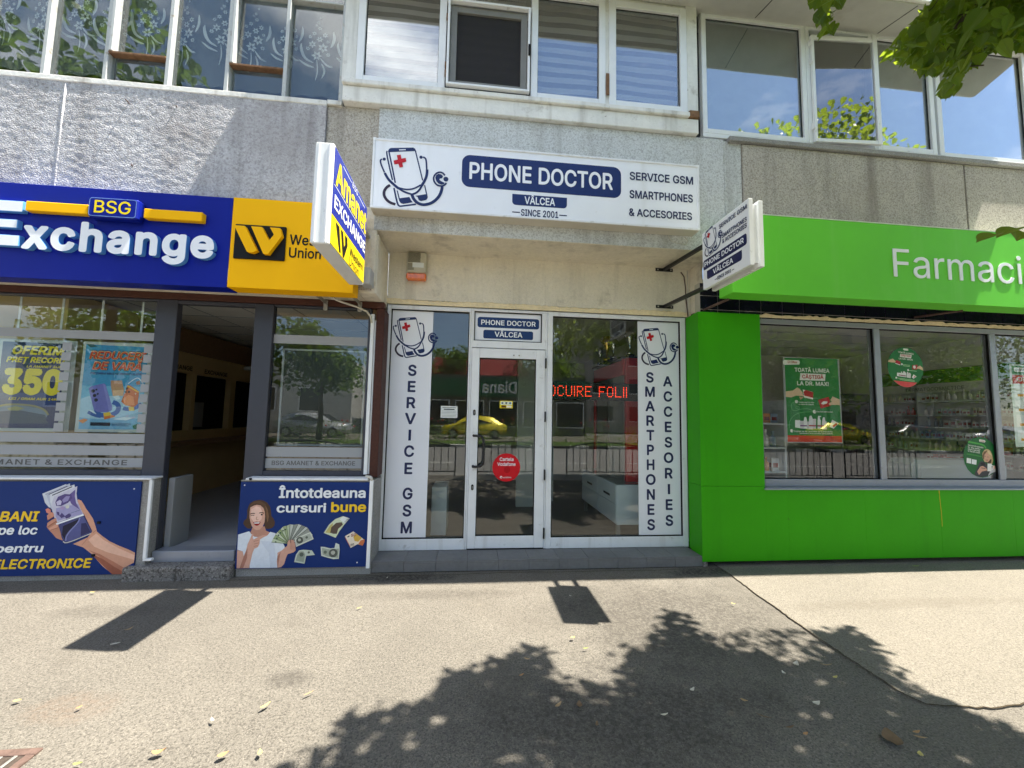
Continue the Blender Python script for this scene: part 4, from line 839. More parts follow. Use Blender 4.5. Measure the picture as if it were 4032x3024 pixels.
 'p': '583|73,-197 151,-198 156,-195 157,79 163,79 193,40 237,7 275,-8 315,-12 377,-3 431,23 475,61 508,115 530,185 536,265 529,335 509,401 475,455 436,491 413,504 377,519 363,522 315,528 269,523 232,511 192,479 164,441 157,438 154,443 153,519 77,520 72,517|301,65 267,68 253,72 222,89 193,119 173,157 160,205 156,241 156,277 160,315 171,357 194,401 221,428 239,438 263,447 305,454 353,444 386,427 413,399 435,357 448,309 450,239 448,211 435,161 414,121 383,90 353,72 339,68',
 'r': '356|73,0 151,-1 156,2 156,320 161,358 173,390 197,417 223,434 255,444 273,447 305,447 333,444 333,526 293,529 263,525 249,522 217,509 207,503 180,478 161,446 157,442 154,446 153,520 73,520',
 's': '502|245,-11 308,-7 360,9 397,31 417,51 433,71 448,103 455,145 449,185 444,199 422,234 380,265 320,285 232,309 172,334 154,355 151,387 159,413 180,435 214,451 228,454 256,458 284,454 304,449 328,438 336,432 352,414 370,381 443,399 443,405 412,463 384,491 344,513 306,524 260,528 206,524 160,509 121,487 92,460 69,415 65,375 72,333 80,315 100,285 142,257 208,233 290,213 326,201 349,187 364,165 369,143 360,111 337,85 308,73 284,66 242,62 206,67 171,83 144,108 132,139 128,145 54,130 51,125 62,86 86,51 116,25 158,3 200,-8',
 't': '312|229,-6 262,-5 290,2 292,6 278,72 230,69 204,74 187,84 176,106 173,130 173,446 178,449 280,450 281,518 276,521 174,522 172,646 92,647 89,642 89,524 84,521 8,520 7,452 12,449 84,449 89,446 89,128 97,80 101,68 125,32 142,20 170,4',
 'u': '564|246,-7 307,1 353,23 392,63 405,90 409,94 411,1 485,0 490,3 490,515 487,520 411,520 406,517 406,193 403,169 389,133 369,106 345,87 311,73 275,68 227,77 205,91 187,104 165,143 156,203 156,517 151,520 77,520 72,517 72,195 79,129 95,81 125,40 163,13 203,-2',
 'v': '535|225,0 307,-1 312,2 499,492 508,516 507,520 419,520 315,232 269,87 267,87 265,92 225,218 116,518 111,521 25,520 25,516 41,474',
 'x': '521|32,0 125,0 207,122 259,210 262,208 325,106 395,0 489,0 475,24 310,262 315,272 459,484 481,520 393,521 387,519 321,422 263,323 259,326 201,422 137,520 43,520 65,484 209,272 211,266 43,20 32,4',
 'Â': '660|24,0 116,0 184,190 186,194 190,195 472,194 480,176 544,0 635,0 628,24 380,698 280,699 274,695 28,16 24,4|216,274 216,280 264,418 328,622 330,620 396,412 444,275 440,273|181,778 264,778 330,856 396,778 474,777 478,780 371,904 294,905 288,903 279,894 191,794 181,782',
 'Î': '414|43,0 365,-1 370,2 369,76 257,77 253,78 252,82 252,618 257,621 369,622 370,694 367,699 47,699 42,696 43,622 157,621 161,620 162,616 162,80 157,77 43,76|58,778 139,778 205,856 209,855 273,778 353,777 357,780 248,904 169,905 165,904 150,888 68,794 58,782',
 'â': '535|216,-12 289,-1 301,4 347,34 375,71 380,68 381,0 457,-1 462,2 462,362 457,400 441,442 415,477 391,495 327,521 279,527 259,527 189,517 147,502 113,479 86,452 77,440 58,402 59,399 69,396 137,378 162,414 205,442 269,455 329,442 340,434 367,406 380,352 375,334 365,324 321,311 259,305 177,291 111,266 78,244 59,220 49,194 42,158 42,138 46,110 49,98 65,64 72,54 95,29 131,6 171,-7|233,62 179,72 141,98 128,142 131,170 141,189 181,216 191,220 241,231 327,243 355,250 379,259 380,188 373,156 359,123 341,102 311,79 279,67|111,598 193,598 259,678 264,676 327,598 405,597 410,600 406,608 301,726 223,727 217,725 122,616 111,602',
 'î': '230|74,0 152,-1 157,2 157,516 154,521 78,521 73,518|-35,598 46,598 114,679 182,598 260,597 265,600 253,616 155,726 78,727 73,726 65,718 -31,608',
 'Ă': '660|24,0 116,0 184,190 186,194 190,195 472,194 480,176 544,0 635,0 628,24 380,698 280,699 274,695 28,16 24,4|216,274 216,280 264,418 328,622 330,620 396,412 444,275 440,273|319,774 336,773 372,780 400,792 424,809 450,844 463,880 464,904 404,904 398,876 382,854 358,838 326,833 300,838 276,854 262,876 256,904 196,904 195,894 198,872 212,840 231,814 253,796 268,788 294,778',
 'ă': '535|216,-12 289,-1 301,4 347,34 375,71 380,68 381,0 457,-1 462,2 462,362 457,400 441,442 415,477 391,495 327,521 279,527 259,527 189,517 147,502 113,479 86,452 77,440 58,402 59,399 69,396 137,378 162,414 205,442 269,455 329,442 340,434 367,406 380,352 375,334 365,324 321,311 259,305 177,291 111,266 78,244 59,220 49,194 42,158 42,138 46,110 49,98 65,64 72,54 95,29 131,6 171,-7|233,62 179,72 141,98 128,142 131,170 141,189 181,216 191,220 241,231 327,243 355,250 379,259 380,188 373,156 359,123 341,102 311,79 279,67|250,596 267,595 303,602 331,614 355,631 377,660 389,686 394,704 395,726 335,726 329,700 311,673 289,660 257,655 231,660 208,674 191,700 185,726 125,726 128,696 133,684 143,662 163,635 193,612 225,600',
 'Ș': '615|228,-231 290,-231 346,-63 346,-57 264,-57 229,-215 227,-227|291,-11 322,-12 386,-5 444,15 493,45 530,86 545,115 555,139 561,187 557,235 545,267 537,279 493,327 426,363 364,383 292,403 232,424 180,459 164,484 159,511 161,543 179,577 201,599 230,615 264,626 294,630 318,630 364,623 415,601 448,565 464,521 550,521 541,573 518,615 484,654 440,682 402,695 372,704 312,710 254,704 192,685 143,657 111,625 102,613 79,565 73,523 73,505 84,447 118,397 174,359 266,325 348,301 402,283 453,249 458,243 470,219 475,197 475,183 468,155 451,125 428,102 412,93 392,83 372,77 344,70 308,66 228,81 193,99 169,121 152,149 142,187 58,188 54,187 53,183 64,131 85,87 126,42 174,13 192,7 236,-6',
 'ș': '502|176,-231 234,-232 239,-229 296,-61 296,-57 212,-57 176,-227|245,-11 308,-7 360,9 397,31 417,51 433,71 448,103 455,145 449,185 444,199 422,234 380,265 320,285 232,309 172,334 154,355 151,387 159,413 180,435 214,451 228,454 256,458 284,454 304,449 328,438 336,432 352,414 370,381 443,399 443,405 412,463 384,491 344,513 306,524 260,528 206,524 160,509 121,487 92,460 69,415 65,375 72,333 80,315 100,285 142,257 208,233 290,213 326,201 349,187 364,165 369,143 360,111 337,85 308,73 284,66 242,62 206,67 171,83 144,108 132,139 128,145 54,130 51,125 62,86 86,51 116,25 158,3 200,-8',
 'Ț': '617|228,-231 292,-231 348,-63 348,-57 270,-56 265,-59 228,-227|266,1 348,0 353,3 353,619 358,622 570,622 573,627 573,695 570,700 48,700 43,697 43,627 46,622 260,622 265,619',
 'ț': '312|96,-231 160,-231 216,-63 216,-57 138,-56 133,-59 96,-227|223,-5 248,-6 266,-4 286,1 293,5 278,72 236,68 206,73 187,85 176,105 173,129 173,447 178,450 280,451 281,517 276,520 174,521 172,647 92,648 89,643 89,523 84,520 8,519 7,453 12,450 84,450 89,447 89,127 100,71 130,27 172,3',
 '*x': '591|30,-44 121,-45 137,-42 148,-38 163,-22 245,100 257,120 261,123 357,-22 363,-31 373,-38 397,-45 487,-45 509,-40 523,-31 529,-22 534,-10 534,10 529,22 375,244 363,264 521,498 526,510 526,530 521,542 514,552 501,560 479,565 391,565 367,558 356,550 347,539 261,409 177,540 170,550 159,558 135,565 45,565 23,560 9,551 3,542 -2,530 -2,510 3,498 159,268 -9,20 -13,0 -7,-22 0,-32 9,-38',
 '*c': '615|282,-55 371,-43 444,-9 498,43 507,55 537,119 541,137 535,161 528,171 519,177 505,183 421,204 401,199 387,190 376,175 364,145 343,125 317,113 285,107 251,113 227,126 205,151 189,181 180,211 176,249 178,291 189,335 192,343 209,372 231,393 255,405 283,410 321,403 342,393 360,375 379,339 386,329 399,321 419,316 515,341 529,350 535,359 540,371 540,391 537,399 505,465 496,477 451,520 429,534 371,559 285,572 209,562 181,551 135,529 82,485 37,417 12,343 4,271 4,241 13,171 38,97 82,31 141,-17 177,-33 209,-46',
 '*h': '634|72,-44 151,-45 165,-43 177,-38 186,-32 195,-18 200,4 200,306 204,344 212,366 225,385 241,396 263,404 277,407 295,407 321,402 341,388 358,360 362,332 362,4 369,-22 384,-38 397,-43 411,-45 487,-45 507,-40 520,-32 529,-18 534,2 534,348 528,400 508,460 477,505 467,515 431,542 375,564 325,571 303,571 245,562 205,545 201,545 200,694 197,710 187,729 178,736 153,743 77,743 55,738 42,730 35,720 28,696 28,2 33,-18 41,-31 55,-40',
 '*a': '605|216,-56 303,-42 319,-37 341,-23 359,-38 371,-43 385,-45 459,-45 479,-40 492,-32 499,-22 504,-10 506,4 506,362 499,412 479,464 455,499 445,509 411,535 339,563 279,571 259,571 177,559 128,542 83,511 54,482 39,462 14,410 14,390 17,382 25,369 35,362 107,340 135,334 155,338 168,346 195,383 225,402 269,410 279,409 309,402 327,384 332,368 331,360 305,353 245,347 165,333 85,302 49,277 28,252 19,238 5,200 -2,160 -2,140 6,88 27,42 40,24 65,-3 113,-34 159,-49|233,106 195,114 179,125 172,144 173,154 177,161 205,179 255,189 335,199 334,178 325,154 316,140 303,127 291,119 267,110',
 '*n': '634|72,-44 151,-45 165,-43 177,-38 186,-32 195,-18 200,4 200,306 204,344 212,366 225,385 241,396 263,404 279,407 295,407 321,402 341,388 358,360 362,332 362,4 369,-22 375,-31 385,-38 411,-45 485,-45 499,-43 512,-38 527,-22 534,4 534,346 528,400 509,458 503,468 475,507 431,542 373,565 325,571 305,571 245,562 195,540 175,558 149,565 77,565 63,563 50,558 35,542 28,516 28,2 33,-18 41,-31 55,-40',
 '*g': '654|280,-252 343,-247 373,-240 415,-228 463,-202 480,-190 519,-147 547,-86 556,-16 556,516 553,532 549,543 542,552 523,562 507,565 435,565 421,563 409,558 400,552 389,538 369,551 345,560 325,567 291,571 261,571 215,565 183,556 133,534 78,486 38,424 13,352 4,280 4,244 12,174 38,102 80,40 135,-2 191,-26 211,-31 261,-37 303,-35 341,-26 365,-18 381,-8 384,-10 377,-46 371,-55 357,-70 327,-85 281,-89 231,-80 201,-61 175,-31 161,-20 139,-14 118,-18 51,-56 40,-64 31,-78 27,-96 29,-108 33,-118 78,-178 93,-190 153,-226 175,-236 233,-249|273,126 249,130 229,139 207,158 191,186 181,216 176,272 181,312 191,342 208,374 224,392 237,398 261,407 287,409 313,404 337,392 357,372 373,342 382,310 384,244 382,218 373,186 356,156 337,140 315,130 289,125',
 '*e': '626|288,-55 353,-50 409,-33 451,-11 494,25 523,65 541,105 545,123 541,141 531,156 517,165 445,183 436,187 507,188 527,193 540,201 547,211 552,223 554,237 554,279 548,345 531,405 505,457 478,491 465,504 429,531 385,553 281,572 197,559 137,531 121,520 80,483 36,417 13,347 4,275 4,243 12,173 37,99 82,31 140,-17 159,-25 211,-46|291,107 259,111 228,123 206,143 191,164 186,181 187,187 408,187 389,174 359,131 333,115|191,349 191,353 204,373 227,393 251,405 281,410 313,405 335,395 355,376 369,351 365,348',
}
# ================================================================== ground
def grid_sheet(name, x0, x1, y0, y1, nx, ny, zf, m):
    vs_, fs_ = [], []
    for j in range(ny + 1):
        for i in range(nx + 1):
            x = x0 + (x1 - x0) * i / nx
            y = y0 + (y1 - y0) * j / ny
            vs_.append((x, y, zf(x, y)))
    for j in range(ny):
        for i in range(nx):
            a = j * (nx + 1) + i
            fs_.append((a, a + 1, a + nx + 2, a + nx + 1))
    return tag(pyd(name, vs_, fs_, m, smooth=True), kind='structure')


def und(x, y):
    return 0.003 * math.sin(x * 1.3 + 0.4) * math.sin(y * 1.7) + 0.0018 * math.sin(x * 3.1 + y * 2.3)


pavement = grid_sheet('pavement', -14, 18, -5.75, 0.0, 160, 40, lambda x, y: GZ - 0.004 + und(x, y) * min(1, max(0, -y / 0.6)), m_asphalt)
pavement['label'] = 'worn sunlit asphalt pavement in front of the shops'
terrain = tag(pyd('ground', [(-900, -900, -0.12), (900, -900, -0.12), (900, 900, -0.12), (-900, 900, -0.12)], [(0, 1, 2, 3)], m_road), 'grey town ground running out to the horizon', kind='structure')
# lighter patch laid on the right, its broken edge is the dark seam
edge = [(2.47, -0.02), (2.47, -0.48), (2.44, -0.72), (2.41, -0.96), (2.40, -1.16), (2.38, -1.37), (2.365, -1.53), (2.36, -1.69), (2.355, -1.82), (2.35, -1.96),
        (2.35, -2.12), (2.39, -2.2), (2.52, -2.22), (2.70, -2.25), (2.92, -2.23), (3.3, -2.26), (3.8, -2.24), (4.6, -2.27), (6, -2.25), (18, -2.25)]
fine = []
rs = random.Random(3)
for (a, b) in zip(edge[:-1], edge[1:]):
    n = max(2, int(math.dist(a, b) / 0.035)) if a[0] < 6 else 2
    for i in range(n):
        t = i / n
        j = 0.006 if 0 < i else 0.003
        fine.append((a[0] + (b[0] - a[0]) * t + rs.uniform(-j, j), a[1] + (b[1] - a[1]) * t + rs.uniform(-j, j)))
fine += [(18, -2.25), (18, -0.02)]
nf = len(fine)
pv = [(x, y, GZ + 0.0035) for x, y in fine] + [(x, y, GZ - 0.03) for x, y in fine]
pf = [tuple(reversed(range(nf)))] + [(i, (i + 1) % nf, (i + 1) % nf + nf, i + nf) for i in range(nf)]
patch = tag(pyd('asphalt_patch', pv, pf, m_asphalt_patch), 'paler smooth asphalt patch before the green shop', kind='structure')
m_crack = mat('dirt_in_joint', (66, 58, 46), 0.95, 0.05, var=(60, 0.3))
L_, R_ = stroke_quads(fine[:-2], 0.007)
seam = tag(pyd('pavement_joint', [(p.x, p.y, GZ + 0.0050 + (0 if i < len(L_) else -0.0003)) for i, p in enumerate(L_ + R_)],
               [(i, i + len(L_), i + 1 + len(L_), i + 1) for i in range(len(L_) - 1)], m_crack), 'dark dirt-filled joint between two asphalt patches', kind='structure')

def gz(x, y):
    return GZ - 0.004 + und(x, y) * min(1, max(0, -y / 0.6))


rs = random.Random(31)
for pts, w, lab in (([(-0.9, -0.34), (-0.4, -0.36), (0.3, -0.335), (1.2, -0.345), (2.2, -0.34)], 0.007, 'dirty crack along the foot of the tiled step'),
                    ([(-2.05, -0.385), (-1.5, -0.365), (-0.93, -0.375)], 0.008, 'dirty crack along the foot of the short parapet')):
    pl = []
    for a, b in zip(pts[:-1], pts[1:]):
        for i in range(8):
            t = i / 8
            pl.append((a[0] + (b[0] - a[0]) * t + rs.uniform(-.008, .008), a[1] + (b[1] - a[1]) * t + rs.uniform(-.008, .008)))
    L_, R_ = stroke_quads(pl, w)
    n = len(L_)
    tag(pyd('pavement_crack', [(p.x, p.y, gz(p.x, p.y) + 0.002) for p in L_ + R_], [(i, i + n, i + 1 + n, i + 1) for i in range(n - 1)], m_crack), lab, kind='structure')

# ================================================================== apartment building
B = thing('apartment_building', 'grey concrete apartment block with glazed balconies above three street shops', 'building', (0.6, 0, GZ))
YU = -0.5
# --- upper walls
rs = random.Random(11)
nx, nz_ = 420, 140
x0, x1, z0, z1 = -7.0, -1.42, 2.62, 4.36
from mathutils import noise as mnoise
vv, ff = [], []
for j in range(nz_ + 1):
    for i in range(nx + 1):
        x = x0 + (x1 - x0) * i / nx
        z = z0 + (z1 - z0) * j / nz_
        p = Vector((x * 13 + z * 4, 0, z * 22))
        d = 0.0024 * mnoise.fractal(p, 1.0, 2.1, 4) + 0.004 * mnoise.noise(Vector((x * 2.2, 3, z * 3.1)))
        e = 1.0
        vv.append((x, YU - d * e, z))
for j in range(nz_):
    for i in range(nx):
        a = j * (nx + 1) + i
        ff.append((a, a + 1, a + nx + 2, a + nx + 1))
pyd('wall_panel', vv, ff, m_rough_plaster, B, smooth=True)['label'] = 'rough white plastered wall panel, half in raking sun'
box('wall_core', -7.0, -1.42, -0.47, -0.32, 2.62, 4.36, m_rough_plaster, B)
tube('joint_bead', [(-3.617, YU + 0.009, 2.7), (-3.612, YU + 0.008, 3.2), (-3.618, YU + 0.009, 3.8), (-3.613, YU + 0.008, 4.33)], 0.014, m_rough_plaster, B, 6)
for nx_, nz2, ln in ((-3.10, 4.20, 0.038), (-2.705, 4.20, 0.014), (-3.02, 3.62, 0.016)):
    tube('steel_pin', [(nx_, YU + 0.02, nz2), (nx_ + 0.004, YU - ln, nz2 + 0.01)], 0.005, m_rust, B, 6)
box('pillar', -1.42, -0.94, -0.472, -0.30, 2.62, 4.385, m_terrazzo_dark, B, 0.004)
box('wall_panel', -0.94, 2.507, YU, -0.32, 3.19, 4.385, m_terrazzo, B, 0.004)
box('pilaster', 2.514, 2.712, -0.485, -0.32, 2.9, 4.385, m_terrazzo, B, 0.006)
box('wall_panel', 2.716, 5.309, YU, -0.32, 2.9, 4.355, m_terrazzo_dark, B, 0.004)
box('wall_panel', 5.327, 9.0, YU, -0.32, 2.9, 4.355, m_terrazzo_dark, B, 0.004)
box('wall_core', 2.5, 9.0, -0.40, -0.25, 2.9, 4.35, m_granite, B)
# --- mid soffit, lintel, side cheek
box('soffit', -1.05, 2.52, -0.494, 0.05, 3.186, 3.40, m_cream, B)
bm = bmesh.new()
add_box(bm, -0.9, 2.52, 0.0, 0.12, 2.69, 3.186)
fin('lintel', bm, m_cream, B)
# uneven ochre plaster ledge along the foot of the lintel
vv, ff = [], []
n = 120
rs = random.Random(5)
for i in range(n + 1):
    x = -0.905 + (2.40 + 0.905) * i / n
    t = 2.695 + rs.uniform(-0.006, 0.006) + 0.006 * math.sin(x * 4)
    vv += [(x, -0.016, 2.635), (x, -0.016, t - 0.012), (x, 0.0 + 0.004, t)]
for i in range(n):
    a = i * 3
    ff += [(a, a + 3, a + 4, a + 1), (a + 1, a + 4, a + 5, a + 2)]
pyd('plaster_ledge', vv, ff, m_cream_ledge, B)
# cheek between the two shops, plaster haunch at its head
bm = bmesh.new()
add_box(bm, -1.06, -0.9, -0.47, 0.0, 2.594, 3.16, 0.006)
add_box(bm, -1.06, -0.91, -0.498, -0.47, 2.70, 3.185, 0.008)
fin('cheek_wall', bm, m_cream, B)
box('side_strip', 2.405, 2.44, -0.2, 0.0, 2.64, 3.186, m_cream, B, 0.004)
# soffits over the other shops
box('soffit', -7.0, -1.06, -0.655, 0.02, 2.593, 2.70, m_cream, B)
box('soffit', 2.46, 9.0, -0.5, 0.1, 2.96, 3.02, m_cream, B)
# --- balcony slab above the windows
cube_of([(-1.42, -0.90, 5.69), (6.3, -0.90, 5.69), (6.3, -0.2, 5.875), (-1.42, -0.2, 5.875)], [(-1.42, -0.90, 6.05), (6.3, -0.90, 6.05), (6.3, -0.2, 6.05), (-1.42, -0.2, 6.05)], 'balcony_slab', m_soffit, B)
for xj in (-0.2, 1.3, 2.9, 4.35, 5.7):
    cube_of([(xj, -0.895, 5.6885), (xj + .008, -0.895, 5.6885), (xj + .008, -0.5, 5.793), (xj, -0.5, 5.793)], [(xj, -0.895, 5.70), (xj + .008, -0.895, 5.70), (xj + .008, -0.5, 5.80), (xj, -0.5, 5.80)], 'soffit_joint', m_dark_room, B)
box('slab_fascia', -1.42, 6.3, -0.935, -0.901, 5.70, 6.06, m_white_paint, B, 0.006)
box('upper_parapet', -1.42, 6.3, -0.90, -0.80, 6.06, 6.95, m_terrazzo, B)
box('upper_wall', -7.0, 9.0, -0.30, 0.0, 6.02, 9.5, m_terrazzo, B)
box('upper_wall', -7.0, -1.42, -0.46, -0.30, 5.75, 9.5, m_terrazzo, B)
# room shells behind the balconies
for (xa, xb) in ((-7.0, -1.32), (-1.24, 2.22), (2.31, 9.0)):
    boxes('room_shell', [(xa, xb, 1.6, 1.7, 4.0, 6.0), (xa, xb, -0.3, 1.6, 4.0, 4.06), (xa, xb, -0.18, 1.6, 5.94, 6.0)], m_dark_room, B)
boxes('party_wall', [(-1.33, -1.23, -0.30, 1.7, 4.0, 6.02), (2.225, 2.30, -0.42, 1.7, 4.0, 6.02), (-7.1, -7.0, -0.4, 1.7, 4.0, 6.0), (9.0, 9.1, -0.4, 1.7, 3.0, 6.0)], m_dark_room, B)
# the rest of the block on either side
box('end_wall', -16, -7.0, -0.49, 0.3, GZ - 0.02, 9.5, m_terrazzo, B)
box('end_wall', 9.1, 18, -0.49, 0.3, GZ - 0.02, 9.5, m_terrazzo_dark, B)
box('ground_wall', -7.0, -5.4, -0.30, 0.1, GZ - 0.02, 2.62, m_cream, B)
# sealed-off back of the ground floor
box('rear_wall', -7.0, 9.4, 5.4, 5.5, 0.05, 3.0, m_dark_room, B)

# --- left steel window with lace curtains
W1 = sub('window', B, (-3, -0.45, 4.36))
W1['label'] = 'old steel balcony window with peeling white bars and rusty vents'
box('sill', -7.0, -1.42, -0.507, -0.40, 4.352, 4.405, m_white_paint, W1, 0.006)
box('sill', -1.42, -1.29, -0.50, -0.40, 4.372, 4.418, m_white_paint, W1, 0.004)
muls = [-4.32, -3.817, -3.324, -2.815, -2.313, -1.809, -1.303]
for i, xm in enumerate(muls):
    boxes('mullion', [(xm - 0.017, xm + 0.017, -0.50, -0.43, 4.405, 5.85), (xm - 0.03, xm + 0.006, -0.43, -0.41, 4.405, 5.85)], m_skirt, W1, 0.003)
for xm in (-3.290, -2.280):
    box('mullion', xm - 0.008, xm + 0.02, -0.515, -0.44, 4.68, 5.85, m_skirt, W1, 0.003)
for a, b in ((-3.307, -2.832), (-2.296, -1.826)):
    box('vent_bar', a, b, -0.505, -0.44, 4.662, 4.682, m_rust_bar, W1, 0.003)
box('head_bar', -2.313, -1.303, -0.50, -0.44, 5.385, 5.405, m_skirt, W1, 0.003)
for a, b in zip(muls[:-1], muls[1:]):
    box('pane', a + 0.017, b - 0.017, -0.452, -0.448, 4.405, 5.85, m_glass_old, W1)
box('pane', -7.0, -4.337, -0.452, -0.448, 4.405, 5.85, m_glass_old, W1)
box('radiator_shelf', -7, -1.35, -0.20, 0.3, 4.30, 4.52, m_white_paint, W1)

# --- middle window: thick white-painted block
W2 = sub('window', B, (0.4, -0.45, 4.39))
W2['label'] = 'white painted timber window with flaking sill boards'
box('sill_board', -1.272, 2.215, -0.545, -0.42, 4.388, 4.541, m_white_paint, W2, 0.006)
box('sill', -1.274, 2.11, -0.575, -0.42, 4.543, 4.590, m_white_paint, W2, 0.006)
box('sill_end', 2.112, 2.218, -0.565, -0.42, 4.543, 4.62, m_rust_bar, W2, 0.006)
box('casing', -1.29, -1.165, -0.535, -0.40, 4.592, 5.868, m_white_paint, W2, 0.005)
box('casing', 2.105, 2.222, -0.535, -0.40, 4.622, 5.868, m_white_paint, W2, 0.005)
box('head_board', -1.163, 2.103, -0.525, -0.40, 5.75, 5.79, m_white_paint, W2, 0.005)
box('mullion_flake', 1.246, 1.278, -0.554, -0.545, 4.70, 4.93, m_rust_bar, W2, 0.002)


def light(parent, name, xa, xb, za, zb, yf, w, m, mg, dep=0.06, wb=None, gl=True, wt=None, lab=None):
    ring_frame(name, xa, xb, za, zb, yf, yf + dep, w, m, parent, 0.004, wb, wt)
    if gl:
        q = w if wb is None else wb
        box('pane', xa + w - 0.003, xb - w + 0.003, yf + dep * 0.55, yf + dep * 0.55 + 0.004, za + q - 0.003, zb - w + 0.003, mg, parent)
        ring_frame('gasket', xa + w - 0.001, xb - w + 0.001, za + q - 0.001, zb - (wt or w) + 0.001, yf + dep * 0.42, yf + dep * 0.54, 0.006, m_gasket, parent, 0)


light(W2, 'frame', -1.162, -0.34, 4.592, 5.748, -0.545, 0.068, m_white_pvc, m_glass_up)
light(W2, 'frame', 0.49, 1.243, 4.592, 5.748, -0.545, 0.066, m_white_pvc, m_glass_up)
light(W2, 'frame', 1.281, 2.102, 4.592, 5.748, -0.545, 0.072, m_white_pvc, m_glass_up)
box('mullion', 1.2435, 1.2805, -0.53, -0.44, 4.592, 5.748, m_white_paint, W2, 0.002)
# hinged sash pushed outward, insect mesh inside
m_mesh = sheer('insect_mesh', (46, 44, 44), 0.82)
sash = ring_frame('sash', -0.325, 0.472, 4.61, 5.49, -0.60, -0.555, 0.022, m_white_pvc, W2, 0.003)
ring_frame('inner_sash', -0.300, 0.448, 4.634, 5.468, -0.548, -0.50, 0.062, mat('grimy_sash', (128, 128, 124), 0.6, 0.3, var=(10, 0.08)), W2, 0.003)
box('mesh_screen', -0.245, 0.392, -0.522, -0.520, 4.69, 5.41, m_mesh, W2)
boxes('sash_rail', [(-0.338, 0.488, -0.535, -0.45, 5.50, 5.56), (-0.338, 0.488, -0.535, -0.45, 4.592, 4.608)], m_white_pvc, W2, 0.002)
box('top_pane', -0.338, 0.488, -0.50, -0.496, 5.56, 5.748, m_glass_up, W2)
for hz in (4.72, 4.80, 5.3): box('hinge', -0.342, -0.328, -0.575, -0.545, hz, hz + 0.05, m_rust_bar, W2)
box('latch', 0.452, 0.470, -0.62, -0.60, 4.98, 5.08, m_gasket, W2)

# --- right window: white pvc
W3 = sub('window', B, (4, -0.45, 4.40))
W3['label'] = 'white plastic balcony window reflecting blue sky'
box('sill', 2.56, 9.0, -0.53, -0.36, 4.362, 4.415, m_granite, W3, 0.006)
box('rail', 2.305, 9.0, -0.475, -0.40, 4.418, 4.462, m_white_pvc, W3, 0.003)
box('head_board', 2.305, 9.0, -0.475, -0.40, 5.825, 5.868, m_white_pvc, W3, 0.003)
light(W3, 'frame', 2.307, 3.50, 4.463, 5.823, -0.475, 0.052, m_white_pvc, m_glass_up)
light(W3, 'frame', 4.31, 5.04, 4.463, 5.823, -0.475, 0.056, m_white_pvc, m_glass_up)
light(W3, 'frame', 5.075, 6.27, 4.445, 5.823, -0.475, 0.056, m_white_pvc, m_glass_up)
light(W3, 'frame', 6.30, 7.5, 4.463, 5.823, -0.475, 0.056, m_white_pvc, m_glass_up)
light(W3, 'frame', 7.53, 9.0, 4.463, 5.823, -0.475, 0.056, m_white_pvc, m_glass_up)
ring_frame('opening_frame', 3.503, 4.307, 4.463, 5.823, -0.475, -0.41, 0.045, m_white_pvc, W3, 0.003)
# tilted-out sash
sb = bmesh.new()
for b_ in ((3.545, 3.575, 0, 0.03, 4.46, 5.68), (4.235, 4.285, 0, 0.03, 4.46, 5.68), (3.575, 4.235, 0.002, 0.028, 4.46, 4.50), (3.575, 4.235, 0.002, 0.028, 5.63, 5.68)):
    add_box(sb, *b_, bev=0.003)
for v in sb.verts:
    v.co.y += -0.475 - 0.03 - 0.10 * (v.co.x - 3.545) * 0.6
fin('sash', sb, m_white_pvc, W3)
ya, yb = -0.475 - 0.018, -0.475 - 0.018 - 0.10 * 0.66 * 0.6
pyd('pane', [(3.57, ya, 4.49), (4.24, yb, 4.49), (4.24, yb, 5.64), (3.57, ya, 5.64)], [(0, 1, 2, 3)], m_glass_up, W3)
pyd('mesh_screen', [(3.57, ya + .02, 4.49), (4.24, yb + .02, 4.49), (4.24, yb + .02, 5.64), (3.57, ya + .02, 5.64)], [(0, 1, 2, 3)], m_mesh, W3)
for hz in (4.6, 5.35, 5.55): box('hinge', 3.528, 3.546, -0.52, -0.475, hz, hz + 0.07, m_white_pvc, W3, 0.003)
# black strip standing in for the shade in the gap between the two windows
box('gap_shade_strip', 2.2235, 2.304, -0.40, -0.39, 4.39, 5.87, m_black, B)

# ================================================================== curtains and blinds behind the upper windows
m_net = sheer('net_curtain', (206, 212, 212), 0.24)
m_lace = sheer('lace_thread', (214, 216, 212), 0.85)
motif = []
rs = random.Random(21)


def flower(cx, cz, r, pet=6):
    out = []
    for k in range(pet):
        a = 2 * math.pi * k / pet + cx * 9
        d = Vector((math.cos(a), math.sin(a)))
        n_ = Vector((-d.y, d.x))
        c = Vector((cx, cz))
        out.append([c + d * r * .15, c + d * r * .5 + n_ * r * .26, c + d * r, c + d * r * .5 - n_ * r * .26])
    return out


